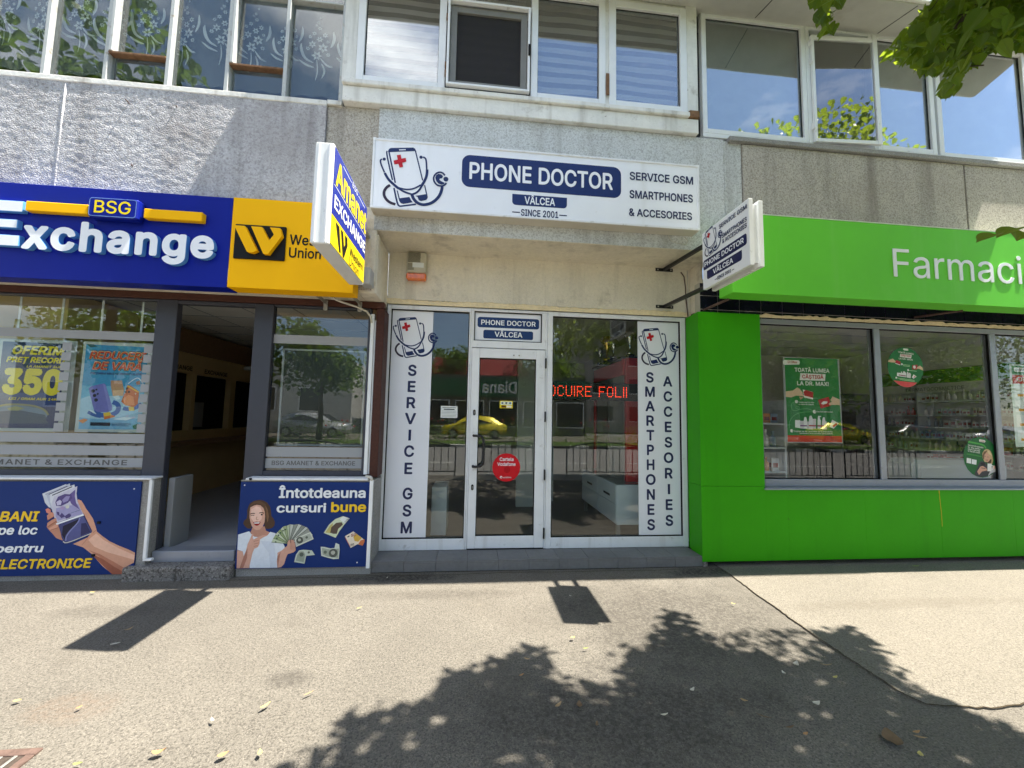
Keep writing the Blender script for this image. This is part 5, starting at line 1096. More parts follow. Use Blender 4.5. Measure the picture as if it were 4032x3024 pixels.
for cx, cz, r in ((0, 0.10, .055), (.055, .19, .055), (-.05, .22, .04), (.02, .28, .035), (.07, .33, .03), (-.035, .34, .025), (.015, .40, .024), (0.0, .46, .02),
                  (-.09, .17, .025), (.11, .12, .026), (-.075, .30, .022), (.02, .52, .014), (-.02, .43, .014), (.10, .26, .02)):
    motif += flower(cx, cz, r)
for pts, w in (([(.03, .08), (.10, .0), (.16, -.01)], .02), ([(-.03, .02), (-.12, .06), (-.16, .17), (-.155, .22)], .03), ([(-.02, -.03), (-.10, -.01), (-.17, .04)], .022),
               ([(.13, .20), (.165, .28), (.15, .38)], .03), ([(.05, .02), (.09, -.06), (.06, -.14)], .02), ([(0, .06), (.02, -.06), (0, -.17)], .012)):
    sp = smooth_pts(pts, 2)
    for i in range(len(sp) - 1):
        f = math.sin(math.pi * (i + .5) / (len(sp) - 1))
        L, Rr = stroke_quads([sp[i], sp[i + 1]], w * max(.25, f))
        motif.append([L[0], Rr[0], Rr[1], L[1]])
mv, mf = [], []
for q in motif:
    b0 = len(mv)
    mv += [(p.x, 0, p.y) for p in q]
    mf.append((b0, b0 + 1, b0 + 2, b0 + 3))
curt = thing('lace_curtain', 'white net curtain with lace flower sprays in the old steel window', 'curtain', (-3, -0.36, 4.5))
gv, gf = [], []
nn = 220
for i in range(nn + 1):
    x = -6.9 + 5.56 * i / nn
    y = -0.345 + 0.012 * math.sin(x * 34) + 0.006 * math.sin(x * 13)
    gv += [(x, y, 4.55), (x, y, 5.9)]
for i in range(nn): gf.append((2 * i, 2 * i + 2, 2 * i + 3, 2 * i + 1))
pyd('net', gv, gf, m_net, curt, True)
base_m = None
for i in range(12):
    cx = -4.62 + i * 0.305
    cz = 4.88 + (0.0 if i % 2 == 0 else 0.02)
    if base_m is None:
        base_m = pyd('lace_spray', mv, mf, m_lace, curt)
        o = base_m
    else:
        o = base_m.copy()
        COL.objects.link(o)
        o.matrix_parent_inverse = base_m.matrix_parent_inverse.copy()
    o.location = (cx + rs.uniform(-.02, .02), -0.372, cz + rs.uniform(-.025, .025))
    s_ = rs.uniform(0.86, 1.0)
    o.scale = (s_ * rs.uniform(0.84, 1.0), 1, s_)
    o.rotation_euler = (0, rs.uniform(-.06, .06), rs.uniform(-.25, .25))


def striped(name, per, c1, c2):
    m = bpy.data.materials.new(name)
    m.use_nodes = True
    nt = m.node_tree
    b = nt.nodes['Principled BSDF']
    b.inputs['Roughness'].default_value = 0.9
    tc = nt.nodes.new('ShaderNodeTexCoord')
    sx = nt.nodes.new('ShaderNodeSeparateXYZ')
    nt.links.new(tc.outputs['Object'], sx.inputs[0])
    nz = nt.nodes.new('ShaderNodeTexNoise')
    nz.inputs['Scale'].default_value = 1.6
    nt.links.new(tc.outputs['Object'], nz.inputs['Vector'])

    def ma(op, a, b_):
        n = nt.nodes.new('ShaderNodeMath')
        n.operation = op
        for k, v in enumerate((a, b_)):
            if hasattr(v, 'is_output'): nt.links.new(v, n.inputs[k])
            else: n.inputs[k].default_value = v
        return n.outputs[0]
    z = ma('ADD', sx.outputs[2], ma('MULTIPLY', nz.outputs['Fac'], 0.06))
    fr = ma('FRACT', ma('DIVIDE', z, per), 0)
    st = ma('GREATER_THAN', fr, 0.52)
    mx = nt.nodes.new('ShaderNodeMix')
    mx.data_type = 'RGBA'
    mx.inputs[6].default_value = lin(c1)
    mx.inputs[7].default_value = lin(c2)
    nt.links.new(st, mx.inputs[0])
    nt.links.new(mx.outputs[2], b.inputs['Base Color'])
    return m


m_zebra = striped('striped_blind_cloth', 0.112, (196, 186, 180), (34, 27, 28))
for (xa, xb, lab) in ((-1.12, -0.37, 'grey and brown striped fabric blind in the first light of the white timber window'),
                      (-0.30, 0.45, 'striped fabric blind seen dimly behind the insect mesh sash'),
                      (0.53, 1.21, 'striped fabric blind in the light beside the pushed-out sash'),
                      (1.31, 2.07, 'striped fabric blind in the light nearest the black gap')):
    gv, gf = [], []
    for j in range(25):
        z = 4.62 + 1.25 * j / 24
        for i in range(13):
            x = xa + (xb - xa) * i / 12
            gv.append((x, -0.40 + 0.012 * math.sin(z * 7 + x * 2), z - 0.03 * math.sin(math.pi * i / 12)))
    for j in range(24):
        for i in range(12):
            a = j * 13 + i
            gf.append((a, a + 1, a + 14, a + 13))
    tag(pyd('striped_blind', gv, gf, m_zebra, None, True), lab, 'blind', 'striped blinds in the timber window')
m_blind = mat('pale_roller_blind', (196, 200, 190), 0.85, 0.1, var=(3, 0.04))
tag(pyd('roller_blind', [(2.35, -0.37, 4.46), (9, -0.37, 4.46), (9, -0.37, 5.83), (2.35, -0.37, 5.83)], [(0, 1, 2, 3)], mat('voile_curtain', (172, 182, 184), 0.9, 0.1, var=(5, 0.10))),
    'dim grey curtain filling the white plastic balcony window', 'curtain')
# ================================================================== phone repair shop
PD = thing('shopfront', 'white aluminium shopfront of the phone repair shop with a glazed door in the middle', 'shopfront', (0.7, 0, 0.15))
F0 = facade(0.0)
boxes('frame', [(-0.892, -0.852, 0.0, 0.07, 0.15, 2.632), (-0.045, -0.03, 0.0, 0.07, 0.15, 2.632), (-0.028, -0.012, 0.002, 0.07, 0.15, 2.632),
                (2.288, 2.345, 0.0, 0.07, 0.15, 2.632), (0.772, 0.79, 0.002, 0.07, 0.15, 2.632), (0.792, 0.848, 0.0, 0.07, 0.15, 2.632),
                (-0.8515, -0.0455, 0.002, 0.068, 2.588, 2.632), (0.8485, 2.2875, 0.002, 0.068, 2.586, 2.632),
                (-0.8515, -0.0455, 0.002, 0.068, 0.15, 0.258), (0.8485, 2.2875, 0.002, 0.068, 0.15, 0.258),
                (-0.0115, 0.7715, 0.002, 0.068, 2.215, 2.288), (-0.0115, 0.7715, 0.002, 0.068, 2.603, 2.632),
                (-0.0115, 0.005, 0.004, 0.066, 2.288, 2.603), (0.73, 0.7715, 0.004, 0.066, 2.288, 2.603)], m_white_alu, PD, 0.003)
for (xa, xb, za, zb) in ((-0.852, -0.045, 0.258, 2.588), (0.848, 2.288, 0.258, 2.586), (0.005, 0.73, 2.288, 2.603)):
    ring_frame('gasket', xa, xb, za, zb, 0.012, 0.030, 0.009, m_gasket, PD, 0)
    box('pane', xa + 0.004, xb - 0.004, 0.034, 0.038, za + 0.004, zb - 0.004, m_glass, PD)
door = sub('door', PD, (0.37, 0, 0.16))
boxes('leaf_frame', [(-0.010, 0.072, -0.012, 0.05, 0.163, 2.205), (0.670, 0.768, -0.012, 0.05, 0.163, 2.205),
                     (0.0725, 0.6695, -0.010, 0.048, 0.163, 0.282), (0.0725, 0.6695, -0.010, 0.048, 2.105, 2.205)], m_white_alu, door, 0.004)
ring_frame('gasket', 0.072, 0.670, 0.282, 2.105, 0.004, 0.020, 0.008, m_gasket, door, 0)
box('pane', 0.074, 0.668, 0.022, 0.026, 0.284, 2.103, m_glass, door)
tube('handle', [(0.03, -0.012, 1.295), (0.03, -0.065, 1.295), (0.06, -0.075, 1.295), (0.105, -0.078, 1.29), (0.128, -0.078, 1.265), (0.135, -0.078, 1.22), (0.135, -0.078, 1.06), (0.128, -0.078, 1.015),
                (0.105, -0.078, 0.99), (0.06, -0.075, 0.985), (0.03, -0.065, 0.985), (0.03, -0.012, 0.985)], 0.013, m_black_metal, door, 10)
for zc in (1.531, 0.772):
    lk = box('lock_cylinder', 0.018, 0.042, -0.022, -0.0125, zc - 0.028, zc + 0.028, m_black_metal, door, 0.008)
    box('keyhole', 0.026, 0.034, -0.0245, -0.0225, zc - 0.014, zc + 0.012, m_galv, lk, 0.002)
for zc in (2.065, 1.50, 0.90, 0.31):
    box('hinge', 0.763, 0.779, -0.030, -0.0125, zc - 0.055, zc + 0.055, m_black_metal, door, 0.004)
for xs in (0.43, 0.487): lathe('closer_screw', [(0.007, 0), (0.008, 0.004), (0.004, 0.006)], 0, 0, 0, m_galv, door, 10).matrix_basis = Matrix.Translation((xs, -0.0125, 2.14)) @ Matrix.Rotation(R(90), 4, 'X')
box('threshold', -0.01, 0.77, -0.004, 0.06, 0.151, 0.161, m_black_metal, PD)


def logo_on(plane, cu, cv, w, parent, name='logo'):
    return artwork(name, ART['logo'], plane, parent, 0.0012, 0.00012, cu, cv, w)


FV = facade(0.031)


def vletter(ch, cu, v, w, cap, parent):
    if ch == 'I':
        return artwork('lettering', [('s', (26, 38, 84), 0.026, [(cu, v - 0.002), (cu, v + cap + 0.002)])], FV, parent, 0.002)
    return lettering(ch, FV, cu - w / 2, cu + w / 2, v, cap, m_navy_text, parent, 0.002, 0.034)


vl = box('vinyl_panel', -0.842, -0.425, 0.0305, 0.0328, 0.268, 2.578, m_vinyl, PD)
logo_on(FV, -0.605, 2.300, 0.452, vl)
for ch, z in zip('SERVICE', (1.895, 1.727, 1.560, 1.397, 1.231, 1.066, 0.893)):
    w = {'I': 0.034, 'V': 0.112, 'S': 0.086, 'E': 0.080, 'R': 0.090, 'C': 0.100}[ch]
    vletter(ch, -0.620, z + 0.003, w, 0.106, vl)
for ch, z, w in (('G', 0.645, 0.098), ('S', 0.477, 0.086), ('M', 0.311, 0.110)):
    lettering(ch, FV, -0.618 - w / 2, -0.618 + w / 2, z, 0.106, m_navy_text, vl, 0.002, 0.034)
vr = box('vinyl_panel', 1.806, 2.278, 0.0305, 0.0328, 0.268, 2.576, m_vinyl, PD)
logo_on(FV, 2.043, 2.298, 0.446, vr)
WID = {'S': .086, 'M': .110, 'A': .106, 'R': .088, 'T': .088, 'P': .080, 'H': .086, 'O': .110, 'N': .090, 'E': .078, 'C': .098, 'I': .034}
for i, ch in enumerate('SMARTPHONES'):
    vletter(ch, 1.942, 1.900 - i * 0.158, WID[ch], 0.104, vr)
for i, ch in enumerate('ACCESORIES'):
    vletter(ch, 2.146, 1.861 - i * 0.1665, WID[ch], 0.104, vr)
vt = box('transom_sign', 0.014, 0.722, 0.0305, 0.0328, 2.296, 2.596, m_vinyl, PD)
artwork('badge', [('p', (34, 62, 112), rrect(0.040, 0.702, 2.436, 2.548, 0.025)), ('p', (34, 62, 112), rrect(0.104, 0.638, 2.318, 2.410, 0.018))], FV, vt)
lettering('PHONE DOCTOR', FV, 0.078, 0.664, 2.466, 0.050, m_white_letter, vt, 0.003, 0.026)
lettering('VÂLCEA', FV, 0.224, 0.522, 2.340, 0.052, m_white_letter, vt, 0.003, 0.026)

# notices on the phone shop glass
FG = facade(0.0335)
n1 = tag(box('paper_notice', -0.315, -0.144, 0.0318, 0.0332, 1.470, 1.592, m_paper), 'small printed opening hours sheet taped inside the narrow glass', 'notice')
artwork('print', [('s', (90, 100, 104), 0.006, [(-0.30, 1.575), (-0.16, 1.575)]), ('s', (60, 70, 74), 0.010, [(-0.285, 1.558), (-0.175, 1.558)])] +
        [('s', (130, 140, 142), 0.003, [(-0.305, z), (-0.156, z)]) for z in (1.54, 1.525, 1.51, 1.495, 1.483)], facade(0.0317), n1, 0.0003)
yl = tag(box('door_sticker', 0.294, 0.431, 0.0205, 0.0215, 1.582, 1.660, ink((232, 206, 30))), 'small yellow courier sticker on the glazed door', 'sticker')
artwork('print', [('p', (226, 232, 214), [(0.302, 1.618), (0.423, 1.618), (0.423, 1.652), (0.302, 1.652)]), ('d', (60, 80, 90), (0.322, 1.635), 0.010), ('d', (60, 60, 60), (0.362, 1.636), 0.010), ('d', (90, 130, 150), (0.404, 1.636), 0.011),
                  ('p', (96, 60, 20), [(0.312, 1.588), (0.36, 1.588), (0.36, 1.610), (0.312, 1.610)]), ('p', (250, 240, 220), [(0.366, 1.588), (0.418, 1.588), (0.418, 1.610), (0.366, 1.610)])], facade(0.0204), yl, 0.0003)
rd = thing('round_sticker', 'round red sticker with white text on the glazed door', 'sticker', (0.379, 0.02, 0.82))
pr = [('d', (206, 24, 36), (0.377, 0.968), 0.146)]
pr += [('d', (176, 12, 24), (0.385, 0.945), 0.034), ('s', (176, 12, 24), 0.008, [(0.385, 0.97), (0.388, 0.985), (0.400, 0.995)]), ('d', (240, 236, 236), (0.325, 0.868), 0.013), ('d', (206, 24, 36), (0.327, 0.866), 0.006)]
artwork('disc', pr, facade(0.0208), rd, 0.0004)
lettering('Cartela', facade(0.0208), 0.306, 0.450, 1.035, 0.034, m_white_letter, rd, 0.0022, 0.02)
lettering('Vodafone', facade(0.0208), 0.283, 0.472, 0.985, 0.034, m_white_letter, rd, 0.0022, 0.02)
lettering('vodafone', facade(0.0208), 0.343, 0.432, 0.860, 0.015, m_white_letter, rd, 0.0022, 0.01)

# tiled step
ST = thing('tiled_step', 'low grey tiled step below the phone shop door', 'step', (0.7, -0.15, GZ))
box('step_core', -0.868, 2.345, -0.278, 0.03, GZ - 0.02, 0.138, m_grout, ST)
edges = [-0.872 + 0.291 * i for i in range(12)]
edges[-1] = 2.325
fm = tm = None
for a, b in zip(edges[:-1], edges[1:]):
    j = random.uniform(-0.0012, 0.0012)
    box('tile', a + 0.0015, b - 0.0015, -0.291 + j, -0.279, GZ + 0.003, 0.1365, m_steptile, ST, 0.0015)
    box('tile', a + 0.0015, b - 0.0015, -0.290 + j, 0.0, 0.1385, 0.1495 + j * 0.5, m_steptile, ST, 0.0015)
boxes('cement_patch', [(2.326, 2.40, -0.25, 0.0, GZ - 0.01, 0.13), (2.33, 2.375, -0.30, -0.25, GZ - 0.01, 0.11)], m_concrete_step, ST, 0.012)

# shop sign over the recess
SG = thing('lightbox_sign', 'long white lightbox sign with phone and stethoscope logo over the recessed shop', 'sign', (0.6, -0.5, 3.32))
box('box_body', -0.945, 2.149, -0.632, -0.502, 3.322, 3.98, mat('lightbox_side', (206, 200, 186), 0.45, 0.4, var=(4, 0.05), stain=(6, 0.6, 0.85, (160, 150, 130))), SG, 0.004)
box('face', -0.930, 2.134, -0.6375, -0.630, 3.338, 3.964, m_lightbox, SG)
ring_frame('rim', -0.945, 2.149, 3.322, 3.98, -0.648, -0.6322, 0.020, m_white_alu, SG, 0.003)
boxes('corner_piece', [(-0.9455, -0.918, -0.6495, -0.6322, 3.3215, 3.345), (-0.9455, -0.918, -0.6495, -0.6322, 3.957, 3.9805), (2.122, 2.1495, -0.6495, -0.6322, 3.3215, 3.345), (2.122, 2.1495, -0.6495, -0.6322, 3.957, 3.9805)], m_white_pvc, SG, 0.002)
FS = facade(-0.6375)
logo_on(FS, -0.579, 3.637, 0.5927, SG)
artwork('badge', [('p', (30, 50, 104), rrect(-0.147, 1.363, 3.585, 3.893, 0.075, 8)), ('p', (30, 50, 104), [(0.838, 3.551), (0.322, 3.551)] + rrect(0.322, 0.838, 3.446, 3.60, 0.035)[12:])], FS, SG)
lettering('PHONE DOCTOR', FS, -0.078, 1.280, 3.664, 0.154, m_white_letter, SG, 0.003, 0.026)
lettering('VÂLCEA', FS, 0.437, 0.724, 3.463, 0.068, m_white_letter, SG, 0.003, 0.026)
lettering('SINCE 2001', FS, 0.405, 0.757, 3.347, 0.060, m_navy_text, SG, 0.003, 0.026)
artwork('dash', [('s', (26, 38, 84), 0.010, [(0.324, 3.377), (0.397, 3.377)]), ('s', (26, 38, 84), 0.010, [(0.765, 3.377), (0.838, 3.377)])], FS, SG)
lettering('SERVICE GSM', FS, 1.447, 2.088, 3.780, 0.075, m_navy_text, SG, 0.003, 0.028)
lettering('SMARTPHONES', FS, 1.445, 2.082, 3.597, 0.075, m_navy_text, SG, 0.003, 0.028)
lettering('& ACCESORIES', FS, 1.439, 2.070, 3.420, 0.070, m_navy_text, SG, 0.003, 0.028)

# projecting sign of the phone shop
PS = thing('projecting_sign', 'small white double-sided hanging sign with stethoscope logo on two black arms', 'sign', (2.1, 0, 2.65))
box('panel', 2.03, 2.066, -1.472, -0.866, 2.655, 3.172, m_white_pvc, PS, 0.003)
box('panel', 2.126, 2.162, -1.452, -0.846, 2.655, 3.172, m_white_pvc, PS, 0.003)
box('core', 2.0665, 2.1255, -1.43, -0.89, 2.69, 3.15, m_white_pvc, PS)
for za, zb, zc in ((3.168, 3.09, 0.021), (2.748, 2.70, 0.021)):
    bm = bmesh.new()
    hw = 0.016
    v = [bm.verts.new(p) for p in ((2.105 - hw, -0.004, za - hw), (2.105 + hw, -0.004, za - hw), (2.105 + hw, -0.004, za + hw), (2.105 - hw, -0.004, za + hw),
                                   (2.097 - hw, -0.95, zb - hw), (2.097 + hw, -0.95, zb - hw), (2.097 + hw, -0.95, zb + hw), (2.097 - hw, -0.95, zb + hw))]
    for f in ((0, 1, 2, 3), (7, 6, 5, 4), (0, 4, 5, 1), (1, 5, 6, 2), (2, 6, 7, 3), (3, 7, 4, 0)): bm.faces.new([v[i] for i in f])
    bmesh.ops.recalc_face_normals(bm, faces=bm.faces)
    fin('arm', bm, m_black_metal, PS)
    br = box('bracket', 2.003, 2.205, -0.008, -0.001, za - 0.022, za + 0.014, m_black_metal, PS, 0.002)
    for xb in (2.028, 2.180): box('bolt', xb - 0.008, xb + 0.008, -0.013, -0.0082, za - 0.012, za + 0.004, m_galv, br, 0.003)
PL = Plane((2.03, 0, 0), (0, -1, 0), (0, 0, 1))
logo_on(PL, 1.022, 3.052, 0.262, PS)
artwork('badge', [('p', (26, 34, 78), rrect(0.879, 1.444, 2.826, 2.914, 0.02)), ('p', (26, 34, 78), [(1.386, 2.806), (0.930, 2.806)] + rrect(0.930, 1.386, 2.728, 2.86, 0.02)[12:])], PL, PS)
lettering('SERVICE GSM', PL, 1.115, 1.455, 3.100, 0.034, m_navy_text, PS, 0.003, 0.028)
lettering('SMARTPHONES', PL, 1.151, 1.452, 3.003, 0.034, m_navy_text, PS, 0.003, 0.028)
lettering('& ACCESORIES', PL, 1.155, 1.450, 2.956, 0.034, m_navy_text, PS, 0.003, 0.028)
lettering('PHONE DOCTOR', PL, 0.899, 1.413, 2.852, 0.040, m_white_letter, PS, 0.003, 0.028)
lettering('VÂLCEA', PL, 1.020, 1.284, 2.746, 0.040, m_white_letter, PS, 0.003, 0.028)
lettering('SINCE 2001', PL, 1.075, 1.257, 2.678, 0.026, m_navy_text, PS, 0.003, 0.028)
artwork('dash', [('s', (26, 38, 84), 0.005, [(1.039, 2.690), (1.072, 2.690)]), ('s', (26, 38, 84), 0.005, [(1.262, 2.690), (1.293, 2.690)])], PL, PS)

# alarm siren, cables
SI = thing('alarm_siren', 'yellowed alarm siren box with amber lens under the concrete soffit', 'alarm', (-0.6, 0, 2.885))
box('housing', -0.705, -0.507, -0.075, 0.0, 2.958, 3.178, m_siren, SI, 0.012)
box('lens', -0.706, -0.506, -0.072, 0.0, 2.886, 2.956, m_amber, SI, 0.012)
boxes('louvre', [(-0.692, -0.566, -0.0775, -0.0752, 3.066 + 0.0115 * i, 3.072 + 0.0115 * i) for i in range(9)] + [(-0.692, -0.63, -0.0775, -0.0752, 2.985 + 0.0115 * i, 2.990 + 0.0115 * i) for i in range(6)], m_siren_dark, SI)
box('maker_plate', -0.645, -0.530, -0.079, -0.0752, 3.010, 3.062, m_paper, SI, 0.001)
for nm, pts, lab in (('cable', [(2.30, -0.004, 3.15), (2.335, -0.006, 3.10), (2.35, -0.006, 2.98), (2.352, -0.008, 2.85), (2.362, -0.02, 2.70), (2.365, -0.02, 2.64)], 'thin brown cable running down the cream wall beside the black sign arms'),
                     ('cable', [(2.375, -0.004, 3.17), (2.378, -0.006, 2.95), (2.372, -0.012, 2.74), (2.380, -0.02, 2.64)], 'second thin cable running down next to the tiled band')):
    tag(tube(nm, pts, 0.006, m_wire if 'second' in lab else m_rust), lab, 'cable')
tag(tube('loose_wire', [(1.90, -0.50, 3.318), (1.93, -0.508, 3.26), (1.99, -0.512, 3.24), (2.08, -0.51, 3.235), (2.10, -0.505, 3.28), (2.06, -0.50, 3.32)], 0.003, m_wire), 'loose white wire drooping below the long lightbox sign', 'wire')

# interior of the phone shop
RI = thing('phone_shop_room', 'dim interior of the phone shop behind its glass', 'room', (0.7, 2, 0.15))
box('floor', -0.95, 2.45, 0.071, 4.4, 0.06, 0.148, m_floor_dark, RI)
box('ceiling', -0.95, 2.45, 0.13, 4.4, 2.70, 2.76, m_room_grey, RI)
boxes('side_wall', [(-1.05, -0.96, 0.03, 4.4, 0.06, 2.76), (2.46, 2.50, 0.10, 4.4, 0.06, 2.76)], m_room_grey, RI)
box('back_wall', -1.0, 2.5, 4.4, 4.5, 0.06, 2.76, m_room_grey, RI)
LB = thing('led_display', 'black scrolling LED board with red dot letters behind the shop glass', 'display', (1.35, 0.1, 1.70))
box('board', 0.852, 1.845, 0.10, 0.15, 1.690, 1.885, m_led_board, LB, 0.003)
DOTS = {'O': ['01110', '10001', '10001', '10001', '10001', '10001', '01110'], 'C': ['01110', '10001', '10000', '10000', '10000', '10001', '01110'], 'U': ['10001'] * 6 + ['01110'],
        'I': ['1'] * 7, 'R': ['11110', '10001', '10001', '11110', '10100', '10010', '10001'], 'E': ['11111', '10000', '10000', '11110', '10000', '10000', '11111'],
        'F': ['11111', '10000', '10000', '11110', '10000', '10000', '10000'], 'L': ['10000'] * 6 + ['11111'], ' ': ['000'] * 7}
bm = bmesh.new()
cx = 0.838
pz = 0.0172
px_ = 0.0150
for ch in 'OCUIRE FOLII':
    rows = DOTS[ch]
    for r, row in enumerate(rows):
        for k, bit in enumerate(row):
            x = cx + k * px_
            if bit == '1' and 0.856 < x < 1.84:
                z = 1.838 - r * pz
                add_box(bm, x - 0.0036, x + 0.0036, 0.0965, 0.0995, z - 0.0042, z + 0.0042)
    cx += (len(rows[0]) + 1.15) * px_
fin('lit_dots', bm, m_led, LB)
CB = thing('drawer_cabinet', 'low white drawer cabinet standing on short legs inside the phone shop', 'cabinet', (1.9, 1, 0.15))
box('carcass', 1.665, 2.30, 0.30, 1.70, 0.30, 0.745, m_white_furn, CB, 0.004)
box('glass_top', 1.66, 2.31, 0.29, 1.71, 0.747, 0.757, m_glass, CB)
for ya, yb in ((0.305, 0.94), (0.955, 1.69)):
    d = box('drawer', 1.655, 1.664, ya, yb, 0.53, 0.735, m_white_furn, CB, 0.002)
    box('handle_slot', 1.652, 1.6545, (ya + yb) / 2 - 0.12, (ya + yb) / 2 + 0.10, 0.585, 0.61, m_black, d)
    box('drawer', 1.655, 1.664, ya, yb, 0.315, 0.520, m_white_furn, CB, 0.002)
for x, y in ((1.70, 0.36), (2.26, 0.36), (1.70, 1.64), (2.26, 1.64)): box('leg', x - 0.02, x + 0.02, y - 0.02, y + 0.02, 0.148, 0.30, m_galv, CB)
RC = thing('display_case', 'tall red framed glass showcase inside the phone shop', 'showcase', (2.0, 1, 0.15))
boxes('red_frame', [(1.82, 2.05, 0.40, 0.46, 0.76, 2.22), (1.80, 2.42, 0.461, 0.50, 2.02, 2.22), (1.80, 1.84, 0.50, 1.6, 2.02, 2.20), (1.80, 1.84, 1.56, 1.60, 0.76, 2.02)], m_red_furn, RC, 0.004)
box('side_pane', 1.815, 1.82, 0.50, 1.56, 0.76, 2.02, m_glass, RC)
box('back_panel', 2.38, 2.42, 0.50, 1.6, 0.76, 2.2, m_white_furn, RC)
box('top_shelf', 1.78, 2.42, 0.42, 1.62, 2.222, 2.245, m_black, RC)
TP = [(0.045, 0), (0.045, 0.03), (0.02, 0.04), (0.012, 0.09), (0.018, 0.12), (0.014, 0.13), (0.055, 0.20), (0.062, 0.29), (0.058, 0.29), (0.010, 0.15)]
for i, (x, y, m, s, lab) in enumerate(((1.91, 0.50, m_silver, 0.95, 'big silver trophy cup on the red showcase nearest the shop glass'), (1.83, 0.85, m_silver, 0.85, 'silver trophy cup second from the shop glass on the red showcase'),
                                       (1.83, 1.10, m_gold, 1.15, 'tall gold trophy cup on the red showcase'), (1.83, 1.40, m_silver, 0.8, 'small silver trophy cup at the far end of the red showcase'))):
    t = thing('trophy', lab, 'trophy', (x, y, 2.245), 'trophies on the red showcase')
    lathe('cup', [(r * s, z * s) for r, z in TP], x, y, 2.245 + 0.03, m, t)
    box('plinth', x - 0.04, x + 0.04, y - 0.04, y + 0.04, 2.245, 2.276, m_black, t, 0.003)
    for sg in (-1, 1): tube('cup_handle', [(x + sg * 0.05 * s, y, 2.275 + 0.21 * s), (x + sg * 0.085 * s, y, 2.275 + 0.25 * s), (x + sg * 0.06 * s, y, 2.275 + 0.28 * s)], 0.005, m, t, 6)
tag(box('white_plinth', -0.42, -0.25, 0.50, 0.95, 0.149, 0.68, m_white_furn, None, 0.004), 'pale glass-topped plinth behind the narrow left glass', 'plinth')
tag(boxes('partition', [(0.70, 1.05, 1.9, 1.98, 0.149, 2.69), (1.10, 1.35, 2.3, 2.38, 0.149, 2.69)], mat('pale_partition', (200, 204, 198), 0.6, 0.3)), 'pale upright partition panels deep inside the phone shop', 'partition')

# ================================================================== exchange office
EX = thing('shopfront', 'dark grey shopfront of the exchange office with its door standing open', 'shopfront', (-2.5, -0.05, 0.2))
yg0, yg1 = (-0.195, -0.125)  # exchange front and its window posters scaled about the camera to a nearer plane
boxes('frame', [(-2.9464, -2.7629, yg0, yg1, 0.238, 2.5271), (-2.0795, -1.9096, yg0, yg1, 0.238, 2.5271), (-1.0271, -1.0038, yg0, yg1, 0.903, 2.5271), (-5.1453, -5.0482, yg0, yg1, 0.903, 2.5271), (-5.0482, -2.9469, yg0 + 0.002, yg1, 0.903, 0.9486), (-1.9091, -1.0276, yg0 + 0.002, yg1, 0.903, 0.9486), (-5.0482, -2.9469, yg0 + 0.002, yg1, 2.5096, 2.5271), (-1.9091, -1.0276, yg0 + 0.002, yg1, 2.5096, 2.5271), (-2.7624, -2.0799, yg0 + 0.002, yg1, 2.4922, 2.5271)], m_anthracite, EX, 0.004)
box('head_trim', -5.2423, -0.8786, -0.212, -0.13, 2.5291, 2.5912, m_brown, EX, 0.004)
box('corner_post', -0.9494, -0.8737, -0.205, -0.001, 0.8981, 2.5281, m_brown, EX, 0.004)
boxes('white_trim', [(-1.0019, -0.9689, -0.208, -0.14, 0.9224, 2.4708), (-0.9679, -0.9524, -0.19, -0.14, 0.9224, 2.4126)], m_white_pvc, EX, 0.003)
box('pane', -5.0482, -2.9483, -0.162, -0.157, 0.9466, 2.5106, m_glass, EX)
box('pane', -1.9086, -1.0286, -0.162, -0.157, 0.9466, 2.5106, m_glass, EX)
box('threshold', -2.7629, -2.0795, -0.245, -0.10, 0.158, 0.2515, m_alu_grey, EX, 0.004)
mat('pale_grey_panel', (150, 152, 152), 0.5, 0.3)
box('stub_panel', -2.759, -2.7085, -0.12, 0.13, 0.238, 0.869, MATS['pale_grey_panel'], EX, 0.003)
FB = facade(-0.1625)
bnd = boxes('frosted_band', [(-5.0482, -2.9483, -0.1645, -0.1625, 2.133, 2.2106), (-5.0482, -2.9483, -0.1645, -0.1625, 1.1893, 1.2719), (-5.0482, -2.9483, -0.1645, -0.1625, 1.0777, 1.1631), (-5.0482, -2.9483, -0.1645, -0.1625, 0.9719, 1.0544), (-1.9076, -1.0291, -0.1645, -0.1625, 2.1553, 2.2407), (-1.9076, -1.0291, -0.1645, -0.1625, 1.0787, 1.169), (-1.9076, -1.0291, -0.1645, -0.1625, 0.9729, 1.0622)], m_frost, EX)
lettering('BSG AMANET & EXCHANGE', facade(-0.1645), -4.4851, -3.092, 0.9903, 0.0447, m_frost_txt, bnd, 0.001, 0.02, space=1.1)
lettering('BSG AMANET & EXCHANGE', facade(-0.1645), -1.8494, -1.0922, 1.001, 0.0388, m_frost_txt, bnd, 0.001, 0.014)
tabs = []
for i in range(9):
    tabs += [(-3.7259, -3.6473, -0.1645, -0.1625, 2.0204 - 0.0917 * i, 2.0941 - 0.0917 * i), (-3.0406, -2.9707, -0.1645, -0.1625, 2.0204 - 0.0917 * i, 2.0941 - 0.0917 * i)]
for tb in tabs:
    box('frosted_tab', *tb, m_frost, EX)
boxes('hanging_strip', [(x - 0.009, x + 0.009, -0.07, -0.066, 2.18, 2.6) for x in (-4.4657, -4.2036, -3.8444, -3.5046, -3.1551)], m_white_pvc, EX)
